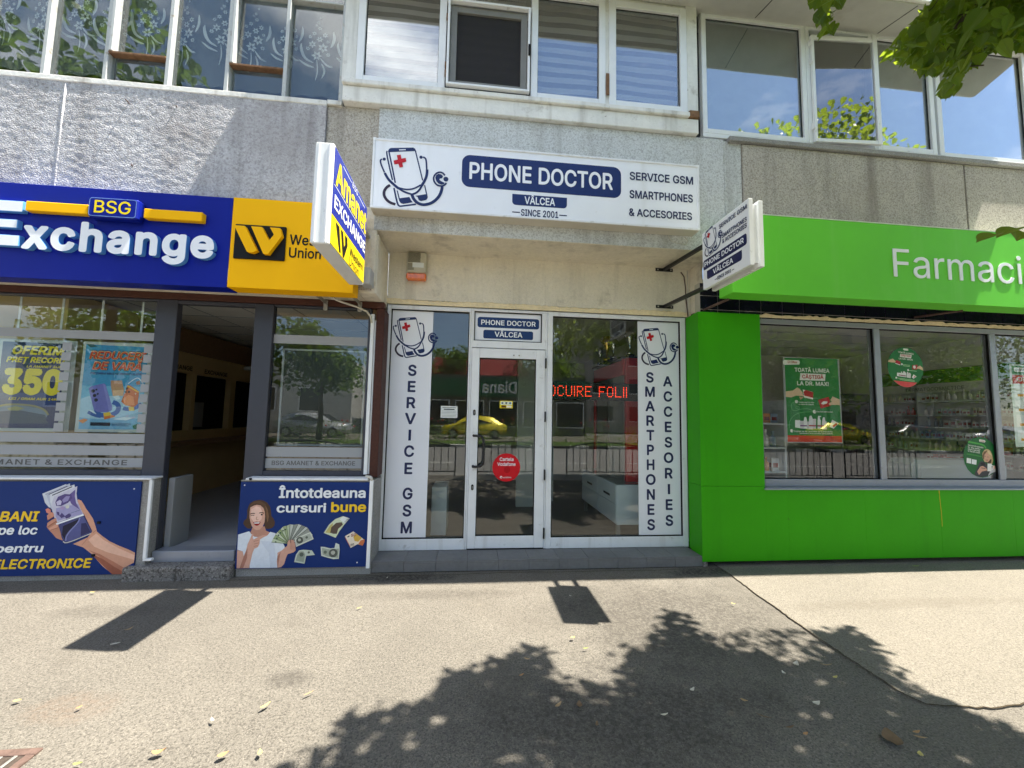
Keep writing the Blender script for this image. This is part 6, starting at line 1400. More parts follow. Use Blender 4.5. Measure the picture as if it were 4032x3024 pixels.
# low walls, sills, step
LW = thing('low_wall', 'grey stone parapet under the big exchange window', 'wall', (-4, -0.2, GZ))
box('parapet', -5.4, -2.772, -0.302, -0.124, GZ - 0.02, 0.884, m_granite, LW, 0.004)
box('sill', -5.4, -2.755, -0.335, -0.198, 0.886, 0.903, m_white_alu, LW, 0.004)
box('edge_trim', -2.771, -2.745, -0.335, -0.31, 0.22, 0.885, m_white_alu, LW, 0.003)
boxes('base_trim', [(-2.771, -2.70, -0.332, -0.30, 0.20, 0.22)], m_white_alu, LW, 0.003)
LW2 = thing('low_wall', 'short grey stone parapet between the open door and the phone shop', 'wall', (-1.4, -0.2, GZ))
box('parapet', -2.03, -0.872, -0.300, -0.004, GZ - 0.02, 0.874, m_granite, LW2, 0.004)
box('sill', -1.99, -0.93, -0.320, -0.198, 0.884, 0.903, m_white_alu, LW2, 0.004)
box('sill_base', -2.035, -0.875, -0.310, -0.13, 0.8745, 0.8835, m_galv, LW2, 0.002)
ES = thing('door_step', 'worn concrete step with pale scuffs at the open exchange door', 'step', (-2.45, -0.2, GZ))
box('step_block', -2.900, -2.482, -0.372, -0.10, GZ - 0.02, 0.160, m_concrete_step, ES, 0.012)
box('step_block', -2.478, -2.040, -0.374, -0.10, GZ - 0.02, 0.158, m_concrete_step, ES, 0.012)
# conduit beside the poster
CD = thing('conduit', 'white plastic conduit standing at the edge of the smiling woman poster', 'pipe', (-0.89, -0.32, 0.1))
box('trunking', -0.906, -0.875, -0.345, -0.3245, 0.11, 0.890, m_white_pvc, CD, 0.003)
tube('elbow', [(-0.89, -0.335, 0.885), (-0.892, -0.335, 0.905), (-0.905, -0.325, 0.916), (-0.945, -0.29, 0.914), (-0.965, -0.24, 0.910)], 0.013, m_wire, CD)

# --- posters on the low walls
FP = facade(-0.3165)
P1 = thing('poster', 'blue poster of a hand holding banknotes and a phone below the big window', 'poster', (-3.5, -0.31, 0.09))
box('sheet', -4.95, -2.844, -0.3165, -0.304, 0.090, 0.868, m_poster_blue, P1)
artwork('picture', ART['hand'], FP, P1, 0.0006, 0.00012, clip=(-4.95, -2.845, 0.091, 0.867))
m_py = ink((242, 200, 44))
m_pw = ink((232, 236, 240))
lettering('BANI', FP, -3.912, -3.612, 0.538, 0.077, m_py, P1, 0.003, 0.035, 0.15)
lettering('pe loc', FP, -3.915, -3.614, 0.430, 0.068, m_pw, P1, 0.003, 0.035, 0.15)
lettering('pentru', FP, -3.925, -3.553, 0.284, 0.062, m_pw, P1, 0.003, 0.035, 0.15)
lettering('ELECTRONICE', FP, -3.925, -3.172, 0.151, 0.072, m_py, P1, 0.003, 0.035, 0.15)
for u, v in ((-3.148, 0.524), (-3.166, 0.252)): box('clip', u - 0.012, u + 0.012, -0.328, -0.3168, v - 0.010, v + 0.010, m_black, P1, 0.002)
lathe('screw', [(0.006, 0), (0.006, 0.003), (0.003, 0.004)], 0, 0, 0, m_white_pvc, P1, 8).matrix_basis = Matrix.Translation((-2.897, -0.3168, 0.807)) @ Matrix.Rotation(R(90), 4, 'X')
P2 = thing('poster', 'blue poster of a smiling woman fanning out banknotes', 'poster', (-1.45, -0.31, 0.12))
box('sheet', -2.028, -0.912, -0.3165, -0.304, 0.117, 0.868, m_poster_blue, P2)
artwork('picture', ART['woman'], FP, P2, 0.0006, 0.00009, clip=(-2.027, -0.913, 0.118, 0.867))
lettering('Întotdeauna', FP, -1.697, -0.942, 0.731, 0.082, m_pw, P2, 0.0085, 0.034)
lettering('cursuri', FP, -1.708, -1.283, 0.603, 0.074, m_pw, P2, 0.0085, 0.034)
lettering('bune', FP, -1.240, -0.932, 0.605, 0.082, m_py, P2, 0.0085, 0.034)
lettering('50', FP, -1.052, -1.010, 0.384, 0.024, ink((150, 70, 40)), P2, 0.0105, 0.02, slope=0.2)
lettering('50', FP, -1.052, -1.024, 0.302, 0.018, ink((40, 40, 44)), P2, 0.0105, 0.02, slope=0.3)
lettering('100', FP, -1.115, -1.080, 0.505, 0.016, ink((60, 64, 60)), P2, 0.0105, 0.01, slope=1.0)
for u, v in ((-1.995, 0.840), (-0.99, 0.155)):
    lathe('screw', [(0.006, 0), (0.006, 0.003), (0.003, 0.004)], 0, 0, 0, m_white_pvc, P2, 8).matrix_basis = Matrix.Translation((u, -0.3168, v)) @ Matrix.Rotation(R(90), 4, 'X')
box('clip', -1.955, -1.935, -0.332, -0.3205, 0.885, 0.905, m_black, P2, 0.002)

# --- posters inside the exchange window
FW = facade(-0.12)
P3 = thing('window_poster', 'blue summer sale poster of coloured phones in water behind the window', 'poster', (-3.4, 0, 1.3))
box('holder', -3.5959, -2.9726, -0.119, -0.112, 1.2787, 2.1174, mat('clear_poster_frame', (196, 200, 196), 0.35, 0.5), P3, 0.003)
artwork('picture', ART['redu'], FW, P3, 0.0006, 0.0001, clip=(-3.5687, -3.0347, 1.3058, 2.0902))
m_red_hd = ink((206, 62, 44))
m_red_sh = ink((250, 214, 150))
for body, ua, ub, v0, cap in (('REDUCERI', -3.526, -3.0425, 1.9563, 0.064), ('DE VARĂ', -3.492, -3.0755, 1.8582, 0.064)):
    lettering(body, FW, ua - 0.004, ub + 0.004, v0 - 0.004, cap + 0.008, ink((60, 40, 90)), P3, 0.0062, 0.075, 0.2)
    lettering(body, FW, ua - 0.002, ub + 0.002, v0 - 0.001, cap + 0.002, m_red_sh, P3, 0.007, 0.06, 0.2)
    lettering(body, FW, ua, ub, v0, cap, m_red_hd, P3, 0.0076, 0.035, 0.2)
lettering('PREȚURILE MICI AU INTRAT LA APĂ!', FW, -3.5056, -3.0658, 1.8126, 0.0165, ink((28, 50, 110)), P3, 0.0062, 0.03, 0.2)
P4 = thing('window_poster', 'navy poster offering a record gold price in big yellow numerals', 'poster', (-4.2, 0, 1.3))
box('holder', -4.2909, -3.6473, -0.119, -0.112, 1.2787, 2.1174, MATS['clear_poster_frame'], P4, 0.003)
artwork('picture', ART['ofer'], FW, P4, 0.0006, 0.0001, clip=(-4.257, -3.7279, 1.3058, 2.0902))
m_oy = ink((236, 214, 46))
lettering('OFERIM', FW, -4.1706, -3.7376, 1.9786, 0.0718, m_oy, P4, 0.003, 0.05, 0.2)
lettering('PREȚ RECORD', FW, -4.2113, -3.7298, 1.9039, 0.0447, m_oy, P4, 0.003, 0.05, 0.2)
lettering('LA AMANET AUR', FW, -4.0405, -3.7502, 1.8582, 0.0194, m_oy, P4, 0.003, 0.03, 0.2)
lettering('350', FW, -4.2211, -3.7298, 1.6184, 0.199, m_oy, P4, 0.003, 0.075)
lettering('LEI / GRAM AUR 14K', FW, -4.155, -3.757, 1.5612, 0.0214, m_oy, P4, 0.003, 0.03, 0.2)
P5 = thing('display_screen', 'empty dark poster screen with a pale rim behind the small window', 'screen', (-1.5, 0.02, 1.15))
ring_frame('rim', -1.8445, -1.0543, 1.1748, 2.1174, -0.105, -0.09, 0.018, m_frost, P5, 0.002)
box('screen', -1.8271, -1.0718, -0.098, -0.094, 1.1923, 2.1, mat('dark_screen', (40, 42, 40), 0.4, 0.4), P5)
# --- interior of the exchange office
XR = thing('exchange_room', 'dark exchange office interior with a timber counter wall', 'room', (-3, 2, 0.2))
box('floor', -5.4, -0.99, -0.12, 5.3, 0.06, 0.238, m_floor_grey, XR)
box('ceiling', -5.4, -0.99, -0.10, 5.3, 2.70, 2.76, m_room_white, XR)
boxes('ceiling_grid', [(-5.4, -0.99, y, y + 0.012, 2.694, 2.6995) for y in (0.6, 1.2, 1.8, 2.4, 3.0, 3.6, 4.2)] + [(x, x + 0.012, 0.02, 5.3, 2.695, 2.6995) for x in (-4.5, -3.9, -3.3, -2.7, -2.1, -1.5)], m_frost, XR)
box('smoke_detector', -2.66, -2.56, 1.1, 1.2, 2.66, 2.694, m_white_pvc, XR, 0.01)
boxes('side_wall', [(-1.06, -0.985, 0.0, 5.3, 0.06, 2.74), (-5.4, -4.32, 5.2, 5.3, 0.06, 2.74), (-5.5, -5.4, 0.0, 5.3, 0.06, 2.74)], m_wood, XR)
box('back_wall', -4.3, -1.0, 5.2, 5.3, 0.06, 2.74, m_wood, XR)
CW = thing('counter_wall', 'ochre teller counter with dark glazed windows and black wording', 'counter', (-4.2, 2, 0.2))
boxes('panel_wall', [(-4.30, -4.14, 1.15, 5.2, 0.2, 1.20), (-4.30, -4.14, 1.15, 5.2, 2.035, 2.66), (-4.30, -4.14, 2.205, 2.29, 1.2, 2.035), (-4.30, -4.14, 3.16, 3.30, 1.2, 2.035), (-4.30, -4.14, 4.3, 5.2, 1.2, 2.035), (-4.30, -4.14, 1.15, 1.7, 1.2, 2.035)], m_ochre, CW)
box('cornice', -4.139, -4.10, 1.15, 5.2, 2.33, 2.66, m_wood, CW)
box('worktop', -4.139, -3.92, 1.15, 5.2, 1.0, 1.06, m_wood, CW, 0.004)
for ya, yb in ((1.7, 2.205), (2.29, 3.16), (3.30, 4.3)): box('teller_window', -4.24, -4.23, ya, yb, 1.2, 2.035, m_black, CW)
PX = Plane((-4.139, 0, 0), (0, 1, 0), (0, 0, 1))
lettering('EXCHANGE', PX, 2.45, 3.03, 2.068, 0.062, m_black, CW, 0.003, 0.03)
lettering('EXCHANGE', PX, 1.62, 2.18, 2.075, 0.062, m_black, CW, 0.003, 0.03)
box('price_list', -4.20, -4.19, 2.33, 2.58, 1.24, 1.62, MATS['pale_grey_panel'], CW)
lathe('dome_camera', [(0.07, 0), (0.07, 0.05), (0.05, 0.07)], -4.06, 3.5, 2.24, m_white_pvc, CW, 14)
# block added right behind the posters to keep the exchange room dim
tag(box('partition', -5.39, -4.145, 0.3, 1.148, 0.2, 2.68, m_ochre), 'ochre block added behind the gold price poster to dim the room', 'partition')

# --- fascia signs of the exchange office
BS = thing('fascia_sign', 'blue fascia sign with raised white lettering and a yellow end panel', 'sign', (-3, -0.66, 2.53))
box('blue_box', -5.4, -2.075, -0.658, -0.50, 2.530, 3.316, m_blue_sign, BS, 0.003)
box('yellow_box', -2.072, -1.050, -0.660, -0.50, 2.536, 3.322, m_yellow_sign, BS, 0.003)
FBz = facade(-0.658)
wl = lettering('xchange', FBz, -3.602, -2.172, 2.770, 0.223, [m_white_letter, m_blue_edge], BS, 0.001, 0.045, 0, 0.042, 'raised_letter')
eb = boxes('raised_letter', [(-4.10, -3.622, -0.701, -0.659, 3.055, 3.145), (-4.10, -3.648, -0.701, -0.659, 2.920, 2.990), (-4.10, -3.622, -0.701, -0.659, 2.772, 2.862), (-4.15, -4.0, -0.7005, -0.659, 2.773, 3.144)], [m_white_letter, m_blue_edge], BS, 0.004)
for o in (wl, eb):
    for p in o.data.polygons: p.material_index = 0 if p.normal.y < -0.8 else 1
for xa, xb in ((-3.595, -3.140), (-2.724, -2.275)):
    box('yellow_bar', xa, xb, -0.714, -0.659, 3.066, 3.146, m_yellow_sign, BS, 0.005)
pl = box('name_plate', -3.118, -2.752, -0.740, -0.659, 3.036, 3.205, m_blue_sign, BS, 0.012)
artwork('plate_line', [('s', (110, 140, 200), 0.006, rrect(-3.108, -2.762, 3.046, 3.195, 0.02, 4) + [(-2.762, 3.175)])], facade(-0.740), pl, 0.0006)
lettering('BSG', facade(-0.740), -3.070, -2.800, 3.072, 0.102, ink((250, 220, 20)), pl, 0.002, 0.012)
FY = facade(-0.660)
wp = box('emblem_plate', -2.035, -1.622, -0.676, -0.6605, 2.782, 3.082, m_black, BS, 0.006)
YW = [[(-2.02, 3.05), (-1.935, 3.05), (-1.825, 2.845), (-1.86, 2.825), (-1.905, 2.83)], [(-1.885, 3.05), (-1.80, 3.05), (-1.735, 2.935), (-1.700, 2.99), (-1.735, 3.05), (-1.655, 3.05), (-1.635, 2.985), (-1.735, 2.82), (-1.775, 2.82)]]
for q in YW:
    cube_of([(x, -0.715, z) for x, z in q], [(x, -0.6765, z) for x, z in q], 'raised_emblem', m_yellow_sign, wp)
lettering('Western', FY, -1.594, -1.20, 2.935, 0.085, m_black, BS, 0.002, 0.02)
lettering('Union', FY, -1.594, -1.33, 2.820, 0.085, m_black, BS, 0.002, 0.02)
# bracket steel under the yellow panel
for xb in (-1.42, -1.10):
    boxes('support_bracket', [(xb - 0.004, xb + 0.004, -0.60, -0.22, 2.54, 2.575), (xb - 0.025, xb + 0.012, -0.228, -0.216, 2.48, 2.58)], m_galv, BS, 0.002)
tag(tube('cable', [(-1.36, -0.34, 2.585), (-1.26, -0.28, 2.555), (-1.14, -0.23, 2.53), (-1.04, -0.22, 2.49), (-1.0, -0.215, 2.44), (-0.99, -0.214, 2.38)], 0.010, m_wire), 'white cable sagging below the yellow panel to the dark window frame', 'cable')

AS = thing('projecting_sign', 'blue and yellow lit box sign standing out from the wall above the exchange', 'sign', (-0.99, -0.7, 2.57))
box('box_body', -1.050, -0.934, -1.592, -0.772, 2.572, 3.250, m_white_pvc, AS, 0.006)
boxes('edge_rib', [(-1.030, -1.022, -1.5975, -1.5915, 2.58, 3.245), (-0.962, -0.954, -1.5975, -1.5915, 2.58, 3.245)], m_white_alu, AS)
PA = Plane((-0.934, 0, 0), (0, 1, 0), (0, 0, 1))
box('blue_face', -0.9345, -0.929, -1.575, -0.789, 2.783, 3.234, m_blue_lit, AS)
box('yellow_face', -0.9345, -0.929, -1.575, -0.789, 2.588, 2.781, m_yellow_lit, AS)
PA = Plane((-0.929, 0, 0), (0, 1, 0), (0, 0, 1))
lettering('Amanet', PA, -1.545, -0.802, 3.002, 0.165, m_yellow_lit, AS, 0.002, 0.035)
lettering('EXCHANGE', PA, -1.551, -0.795, 2.838, 0.086, m_white_letter, AS, 0.002, 0.03)
lettering('BSG', PA, -1.205, -1.070, 3.185, 0.040, m_white_letter, AS, 0.002, 0.0)
artwork('line', [('s', (226, 230, 240), 0.005, [(-1.42, 3.202), (-1.225, 3.202)]), ('s', (226, 230, 240), 0.005, [(-1.045, 3.202), (-0.86, 3.202)]), ('s', (226, 230, 240), 0.005, [(-1.565, 2.985), (-0.795, 2.985)])], PA, AS)
q1 = [[(-1.505, 2.762), (-1.43, 2.762), (-1.375, 2.60), (-1.41, 2.594)], [(-1.400, 2.762), (-1.35, 2.762), (-1.315, 2.67), (-1.295, 2.70), (-1.31, 2.762), (-1.255, 2.762), (-1.24, 2.71), (-1.305, 2.594), (-1.335, 2.594)]]
artwork('emblem', [('p', (20, 20, 22), q) for q in q1], PA, AS)
lettering('Western', PA, -1.192, -0.835, 2.668, 0.062, m_black, AS, 0.002, 0.012)
lettering('Union', PA, -1.192, -0.936, 2.594, 0.062, m_black, AS, 0.002, 0.0)
boxes('wall_arm', [(-1.01, -0.97, -0.772, -0.475, 2.66, 2.69), (-1.01, -0.97, -0.772, -0.475, 3.10, 3.13)], m_galv, AS, 0.002)
box('ballast_box', -0.985, -0.900, -0.70, -0.56, 2.61, 2.76, mat('grey_junction_box', (176, 178, 176), 0.5, 0.3), AS, 0.008)

# ================================================================== pharmacy
PH = thing('shopfront', 'grey aluminium window front of the pharmacy set in green cladding', 'shopfront', (5, -0.2, 0.1))
boxes('frame', [(2.98, 3.084, -0.205, -0.12, 0.815, 2.612), (4.438, 4.512, -0.205, -0.12, 0.894, 2.553), (5.911, 5.988, -0.205, -0.12, 0.894, 2.553), (7.38, 7.45, -0.205, -0.12, 0.894, 2.553),
                (3.0845, 9, -0.203, -0.122, 0.815, 0.8935), (3.0845, 9, -0.203, -0.122, 2.5535, 2.612)], m_alu_grey, PH, 0.004)
box('sill', 2.99, 9.0, -0.322, -0.206, 0.803, 0.816, m_alu_grey, PH, 0.002)
for xa, xb in ((3.084, 4.438), (4.512, 5.911), (5.988, 7.38), (7.45, 9.0)):
    box('pane', xa, xb, -0.172, -0.167, 0.894, 2.553, m_glass_ph, PH)
    ring_frame('gasket', xa, xb, 0.894, 2.553, -0.19, -0.173, 0.010, m_gasket, PH, 0)
# green cladding panels
GC = thing('green_cladding', 'bright green panels wrapping the pharmacy pillar and plinth', 'cladding', (3, -0.3, 0.1))
cube_of([(2.316, -0.300, 0.838), (3.004, -0.300, 0.838), (3.004, -0.12, 0.838), (2.375, -0.003, 0.838), (2.350, -0.003, 0.838)],
        [(2.316, -0.300, 2.622), (3.004, -0.300, 2.622), (3.004, -0.12, 2.622), (2.375, -0.003, 2.622), (2.350, -0.003, 2.622)], 'panel', m_green, GC)
cube_of([(2.316, -0.302, 0.10), (3.004, -0.302, 0.10), (3.004, -0.1, 0.10), (2.375, -0.003, 0.15), (2.350, -0.003, 0.15)],
        [(2.316, -0.302, 0.835), (3.004, -0.302, 0.835), (3.004, -0.1, 0.835), (2.375, -0.003, 0.835), (2.350, -0.003, 0.835)], 'panel', m_green, GC)
for a, b in ((3.0045, 3.2500), (3.2508, 4.1195), (4.1203, 5.0012), (5.002, 5.9012), (5.902, 6.801), (6.802, 9.0)):
    box('panel', a, b, -0.302, -0.21, 0.10, 0.8025, m_green, GC, 0.0008)
artwork('paint_drip', [('s', (206, 176, 40), 0.006, [(5.0, 0.795), (5.003, 0.70), (5.012, 0.55), (5.01, 0.42)]), ('s', (206, 176, 40), 0.011, [(5.0, 0.796), (5.001, 0.765)])], facade(-0.302), GC, 0.0012)
for x_, z_ in ((2.42, 0.77), (2.42, 0.2), (2.9, 0.77), (3.9, 0.2), (3.62, 0.74), (4.7, 0.2), (5.5, 0.74), (2.4, 2.5), (2.9, 2.5), (2.4, 1.6), (2.9, 0.95)):
    lathe('screw', [(0.006, 0), (0.006, 0.002), (0.003, 0.003)], 0, 0, 0, m_green, GC, 8).matrix_basis = Matrix.Translation((x_, -0.3022, z_)) @ Matrix.Rotation(R(90), 4, 'X')
# tile band
TB = thing('tile_band', 'band of glossy navy wall tiles with pale joints above the pharmacy window', 'tile band', (5, -0.2, 2.6))
box('grout_bed', 2.402, 9.0, -0.196, -0.10, 2.60, 2.97, m_tile_grout, TB)
proto = None
for r, (za, zb) in enumerate(((2.605, 2.676), (2.682, 2.826), (2.832, 2.965))):
    x = 2.405 - 0.055
    while x < 6.6:
        a, b = max(x + 0.003, 2.404), x + 0.247
        if b > 2.42: box('tile', a, b, -0.2045 + random.uniform(-0.0006, 0.0006), -0.195, za, zb, m_navy_tile, TB, 0.0025)
        x += 0.25
vv, ff = [], []
rs = random.Random(8)
n = 150
for i in range(n + 1):
    x = 3.02 + 6 * i / n
    t = 2.652 + rs.uniform(-0.012, 0.010)
    y = -0.222 + rs.uniform(-0.006, 0.006)
    vv += [(x, y, 2.613), (x, y, t), (x, -0.2, t + 0.008)]
for i in range(n):
    a = i * 3
    ff += [(a, a + 3, a + 4, a + 1), (a + 1, a + 4, a + 5, a + 2)]
tag(pyd('plaster_edge', vv, ff, m_cream_ledge, TB))
# green sign
GS = thing('fascia_sign', 'bright green pharmacy fascia sign with plain white lettering', 'sign', (5, -0.62, 2.73))
box('box_body', 2.416, 9.0, -0.718, -0.51, 2.702, 3.482, m_green_sign, GS, 0.003)
box('top_edge', 2.414, 9.0, -0.721, -0.505, 3.4825, 3.491, mat('bright_edge_trim', (214, 226, 206), 0.4, 0.4), GS, 0.002)
lettering('Farmacie', facade(-0.718), 4.113, 5.815, 2.948, 0.284, m_white_letter, GS, 0.001, 0.006, 0, 0.006)
for xa, ya, xb, yb in ((2.405, -0.03, 2.50, -0.53), (4.95, -0.21, 5.10, -0.55), (6.6, -0.21, 6.7, -0.55)):
    tube('strut', [(xa, ya, 2.655 if xa < 3 else 2.70), (xb, yb, 2.696)], 0.013, m_rust, GS, 6)
tube('strut_post', [(2.43, -0.012, 2.66), (2.432, -0.012, 2.90)], 0.014, m_rust, GS, 6)

# posters in the pharmacy window
FD = facade(-0.166)
sc_ = (4.16 - 0.166) / (4.16 - 0.15)  # ratio of camera distances, scales the pharmacy prints about the camera


def resc(items):
    """pixel tracings projected 16 mm further back; scaled about the camera to the glass"""
    def q(p): return (p[0] * sc_, 1.5 + (p[1] - 1.5) * sc_)
    out = []
    for it in items:
        if it[0] == 'p': out.append(('p', it[1], [q(p) for p in it[2]]))
        elif it[0] == 's': out.append(('s', it[1], it[2], [q(p) for p in it[3]]))
        else: out.append(('d', it[1], q(it[2]), it[3]))
    return out


def dl_(body, ua, ub, v, cap, m, par, bold=0.03, slope=0.0, h=0.0035, sh=0.0):
    k = sc_
    return lettering(body, facade(-0.154 if par is Q1 else -0.1722), ua * k, ub * k, 1.5 + (v - 1.5) * k, cap * k, m, par, h, bold, sh, slope=slope)


Q1 = thing('window_poster', 'green pharmacy prize poster with hands, cards and bottles in the window', 'poster', (3.7, -0.15, 1.27))
box('border', 3.374, 4.049, -0.1535, -0.1515, 1.273, 2.203, m_frost, Q1)
artwork('picture', resc(ART['drmx']), facade(-0.1535), Q1, 0.0006, 0.00008)
dw, dr_ = ink((236, 238, 232)), ink((180, 28, 40))
dl_('TOATĂ LUMEA', 3.520, 3.938, 2.047, 0.042, dw, Q1)
dl_('CÂȘTIGĂ', 3.607, 3.864, 1.976, 0.038, dr_, Q1)
dl_('LA DR. MAX!', 3.545, 3.922, 1.900, 0.041, dw, Q1)
dl_('Dr.Max', 3.443, 3.555, 2.140, 0.026, dr_, Q1, 0.01)
dl_('1', 3.530, 3.540, 1.710, 0.022, ink((30, 110, 54)), Q1, 0.01)
dl_('2', 3.740, 3.754, 1.606, 0.022, ink((30, 110, 54)), Q1, 0.01)
dl_('3', 3.461, 3.475, 1.392, 0.022, ink((30, 110, 54)), Q1, 0.01)
dl_('Cumpără de la Dr. Max', 3.554, 3.737, 1.706, 0.014, dw, Q1, 0.01)
dl_('cu cardul de loialitate.', 3.553, 3.735, 1.684, 0.014, dw, Q1, 0.01)
dl_('Deschide biletul primit.', 3.762, 3.957, 1.607, 0.014, dw, Q1, 0.01)
dl_('Câștigă pe loc vouchere de la brandurile', 3.486, 3.943, 1.390, 0.014, dw, Q1, 0.01)
dl_('partenere la produsele participante.', 3.553, 3.949, 1.369, 0.014, dw, Q1, 0.01)
Q2 = thing('round_sticker', 'round green prize sticker with hands and cards on the pharmacy glass', 'sticker', (4.85, -0.15, 1.9))
artwork('disc', [('d', (28, 116, 54), (4.866 * sc_, 1.5 + 0.637 * sc_), 0.226)] + resc(ART['stick_a']), facade(-0.1722), Q2, 0.0006, 0.00008)
dl_('TOATĂ LUMEA', 4.780, 4.976, 2.298, 0.018, dw, Q2, 0.03, -0.09)
dl_('CÂȘTIGĂ', 4.814, 4.936, 2.262, 0.018, dr_, Q2, 0.02, -0.06)
dl_('LA DR. MAX!', 4.785, 4.960, 2.226, 0.017, dw, Q2, 0.03, -0.07)
Q3 = thing('round_sticker', 'round dark green sticker of a woman holding a mug and phone', 'sticker', (5.75, -0.15, 0.92))
artwork('disc', [('d', (24, 102, 50), (5.752 * sc_, 1.5 - 0.362 * sc_), 0.226)] + resc(ART['stick_b']), facade(-0.1722), Q3, 0.0006, 0.00008)
dl_('Descarcă aplicația', 5.594, 5.785, 1.267, 0.016, dw, Q3, 0.02, -0.14)
dl_('Dr. Max pentru', 5.590, 5.746, 1.244, 0.016, dw, Q3, 0.02, -0.14)
dl_('oferte speciale', 5.586, 5.740, 1.223, 0.016, dw, Q3, 0.02, -0.14)
dl_('în fiecare lună!', 5.584, 5.738, 1.202, 0.016, dw, Q3, 0.02, -0.14)
dl_('Dr.Max', 5.757, 5.810, 1.316, 0.011, dr_, Q3, 0.01, -0.1)
Q4 = thing('window_poster', 'white offers sheet with a green head and red band, cut by the picture edge', 'poster', (6.5, -0.15, 1.26))
box('sheet', 6.225, 6.85, -0.1535, -0.1515, 1.262, 2.217, ink((206, 220, 214)), Q4)
artwork('picture', [('p', (28, 116, 54), [(6.25, 2.10), (6.83, 2.10), (6.83, 2.20), (6.25, 2.20)]), ('p', (200, 40, 34), [(6.25, 1.99), (6.83, 1.99), (6.83, 2.09), (6.25, 2.09)]), ('p', (232, 232, 226), rrect(6.28, 6.45, 2.13, 2.18, 0.02))] +
        [('p', (230, 236, 232), [(6.26, z), (6.82, z), (6.82, z + 0.14), (6.26, z + 0.14)]) for z in (1.83, 1.66, 1.49, 1.31)] + [('p', (214, 150, 30), [(6.30, z), (6.42, z), (6.42, z + 0.03), (6.30, z + 0.03)]) for z in (1.84, 1.67, 1.50, 1.33)], facade(-0.1535), Q4, 0.0006)
lettering('OFERTE', facade(-0.1535), 6.30, 6.72, 2.018, 0.05, dw, Q4, 0.003, 0.02)
lettering('DrMax', facade(-0.1535), 6.30, 6.43, 2.142, 0.022, ink((70, 72, 74)), Q4, 0.003, 0.01)

# interior of the pharmacy
RR = thing('pharmacy_room', 'pharmacy interior with pale walls behind the big window', 'room', (5.5, 2, 0.1))
box('floor', 2.52, 9.0, -0.10, 5.3, 0.06, 0.12, mat('pharmacy_floor', (186, 180, 170), 0.4, 0.3, var=(4, 0.05)), RR)
box('ceiling', 2.52, 9.0, -0.08, 5.3, 2.95, 2.98, m_room_white, RR)
boxes('ceiling_joint', [(2.52, 9.0, y, y + 0.012, 2.944, 2.9495) for y in (0.6, 1.2, 1.8, 2.4, 3.0)], m_frost, RR)
boxes('side_wall', [(2.505, 2.53, 0.10, 5.3, 0.06, 2.95), (8.3, 8.4, -0.1, 5.3, 0.06, 2.95)], m_room_white, RR)
box('back_wall', 2.53, 8.3, 4.0, 4.1, 0.06, 2.95, m_room_grey, RR)
SH = thing('shelf_unit', 'tall pale shelving with a green head band along the pharmacy wall', 'shelving', (8.2, 1.7, 0.12))
box('back_board', 8.26, 8.299, 0.2, 3.2, 0.12, 2.7, m_room_white, SH)
box('green_band', 8.22, 8.258, 0.2, 3.2, 2.23, 2.47, m_green, SH)
box('word_band', 8.20, 8.258, 0.2, 3.2, 2.06, 2.225, m_room_white, SH)
zsh = [0.35, 0.62, 0.86, 1.06, 1.26, 1.46, 1.66, 1.90]
for z in zsh: box('shelf', 7.90, 8.258, 0.2, 3.2, z - 0.02, z, m_white_furn, SH)
for y in (0.2, 1.2, 2.2, 3.18): box('upright', 7.92, 8.258, y, y + 0.02, 0.12, 2.06, m_white_furn, SH)
PZ = Plane((8.20, 0, 0), (0, -1, 0), (0, 0, 1))
lettering('DERMATOCOSMETICE', PZ, -2.6, -1.7, 2.10, 0.06, ink((90, 90, 90)), SH, 0.002, 0.0)
lettering('DERMATOCOSMETICE', PZ, -1.35, -0.5, 2.10, 0.06, ink((90, 90, 90)), SH, 0.002, 0.0)
lettering('Max', Plane((8.22, 0, 0), (0, -1, 0), (0, 0, 1)), -0.9, -0.5, 2.29, 0.10, ink((190, 40, 40)), SH, 0.002, 0.03)
S2 = thing('shelf_unit', 'low white display shelf just inside the pharmacy window by the pillar', 'shelving', (3.4, 0.5, 0.12))
boxes('frame', [(3.02, 3.04, 0.2, 0.6, 0.12, 1.75), (3.66, 3.68, 0.2, 0.6, 0.12, 1.75)], m_white_furn, S2)
zs2 = [0.62, 0.92, 1.20, 1.48]
for z in zs2: box('shelf', 3.04, 3.66, 0.2, 0.6, z - 0.02, z, m_white_furn, S2)
FR = thing('display_fridge', 'dark glass-fronted cabinet at the back of the pharmacy', 'cabinet', (7.3, 3.0, 0.12))
box('body', 6.95, 7.60, 2.75, 3.35, 0.12, 2.05, mat('dark_cabinet', (52, 54, 60), 0.4, 0.4), FR, 0.01)
box('front_pane', 7.0, 7.55, 2.735, 2.749, 0.3, 1.9, mat('dark_glazing', (30, 34, 38), 0.1, 0.5), FR)
tag(box('low_display', 5.55, 6.9, 0.35, 0.75, 0.12, 1.05, mat('pale_plastic', (206, 216, 216), 0.4, 0.4), None, 0.06), 'pale rounded bin near the pharmacy glass', 'bin')
# goods: three kinds of pack, copied one by one
pk_cols = [(226, 226, 222), (236, 232, 226), (206, 60, 50), (214, 130, 40), (60, 70, 84), (180, 200, 196), (232, 222, 190), (150, 170, 190)]
pk_names = ['white', 'ivory', 'red', 'orange', 'dark', 'pale green', 'cream', 'pale blue']
protos = {}


ORD = ['first', 'second', 'third', 'fourth', 'fifth', 'sixth', 'seventh', 'eighth', 'ninth', 'tenth']


def nth(n):
    return ORD[n - 1] if n <= 10 else '%dth' % n if n % 10 not in (1, 2, 3) or n in (11, 12, 13) else '%d%s' % (n, {1: 'st', 2: 'nd', 3: 'rd'}[n % 10])


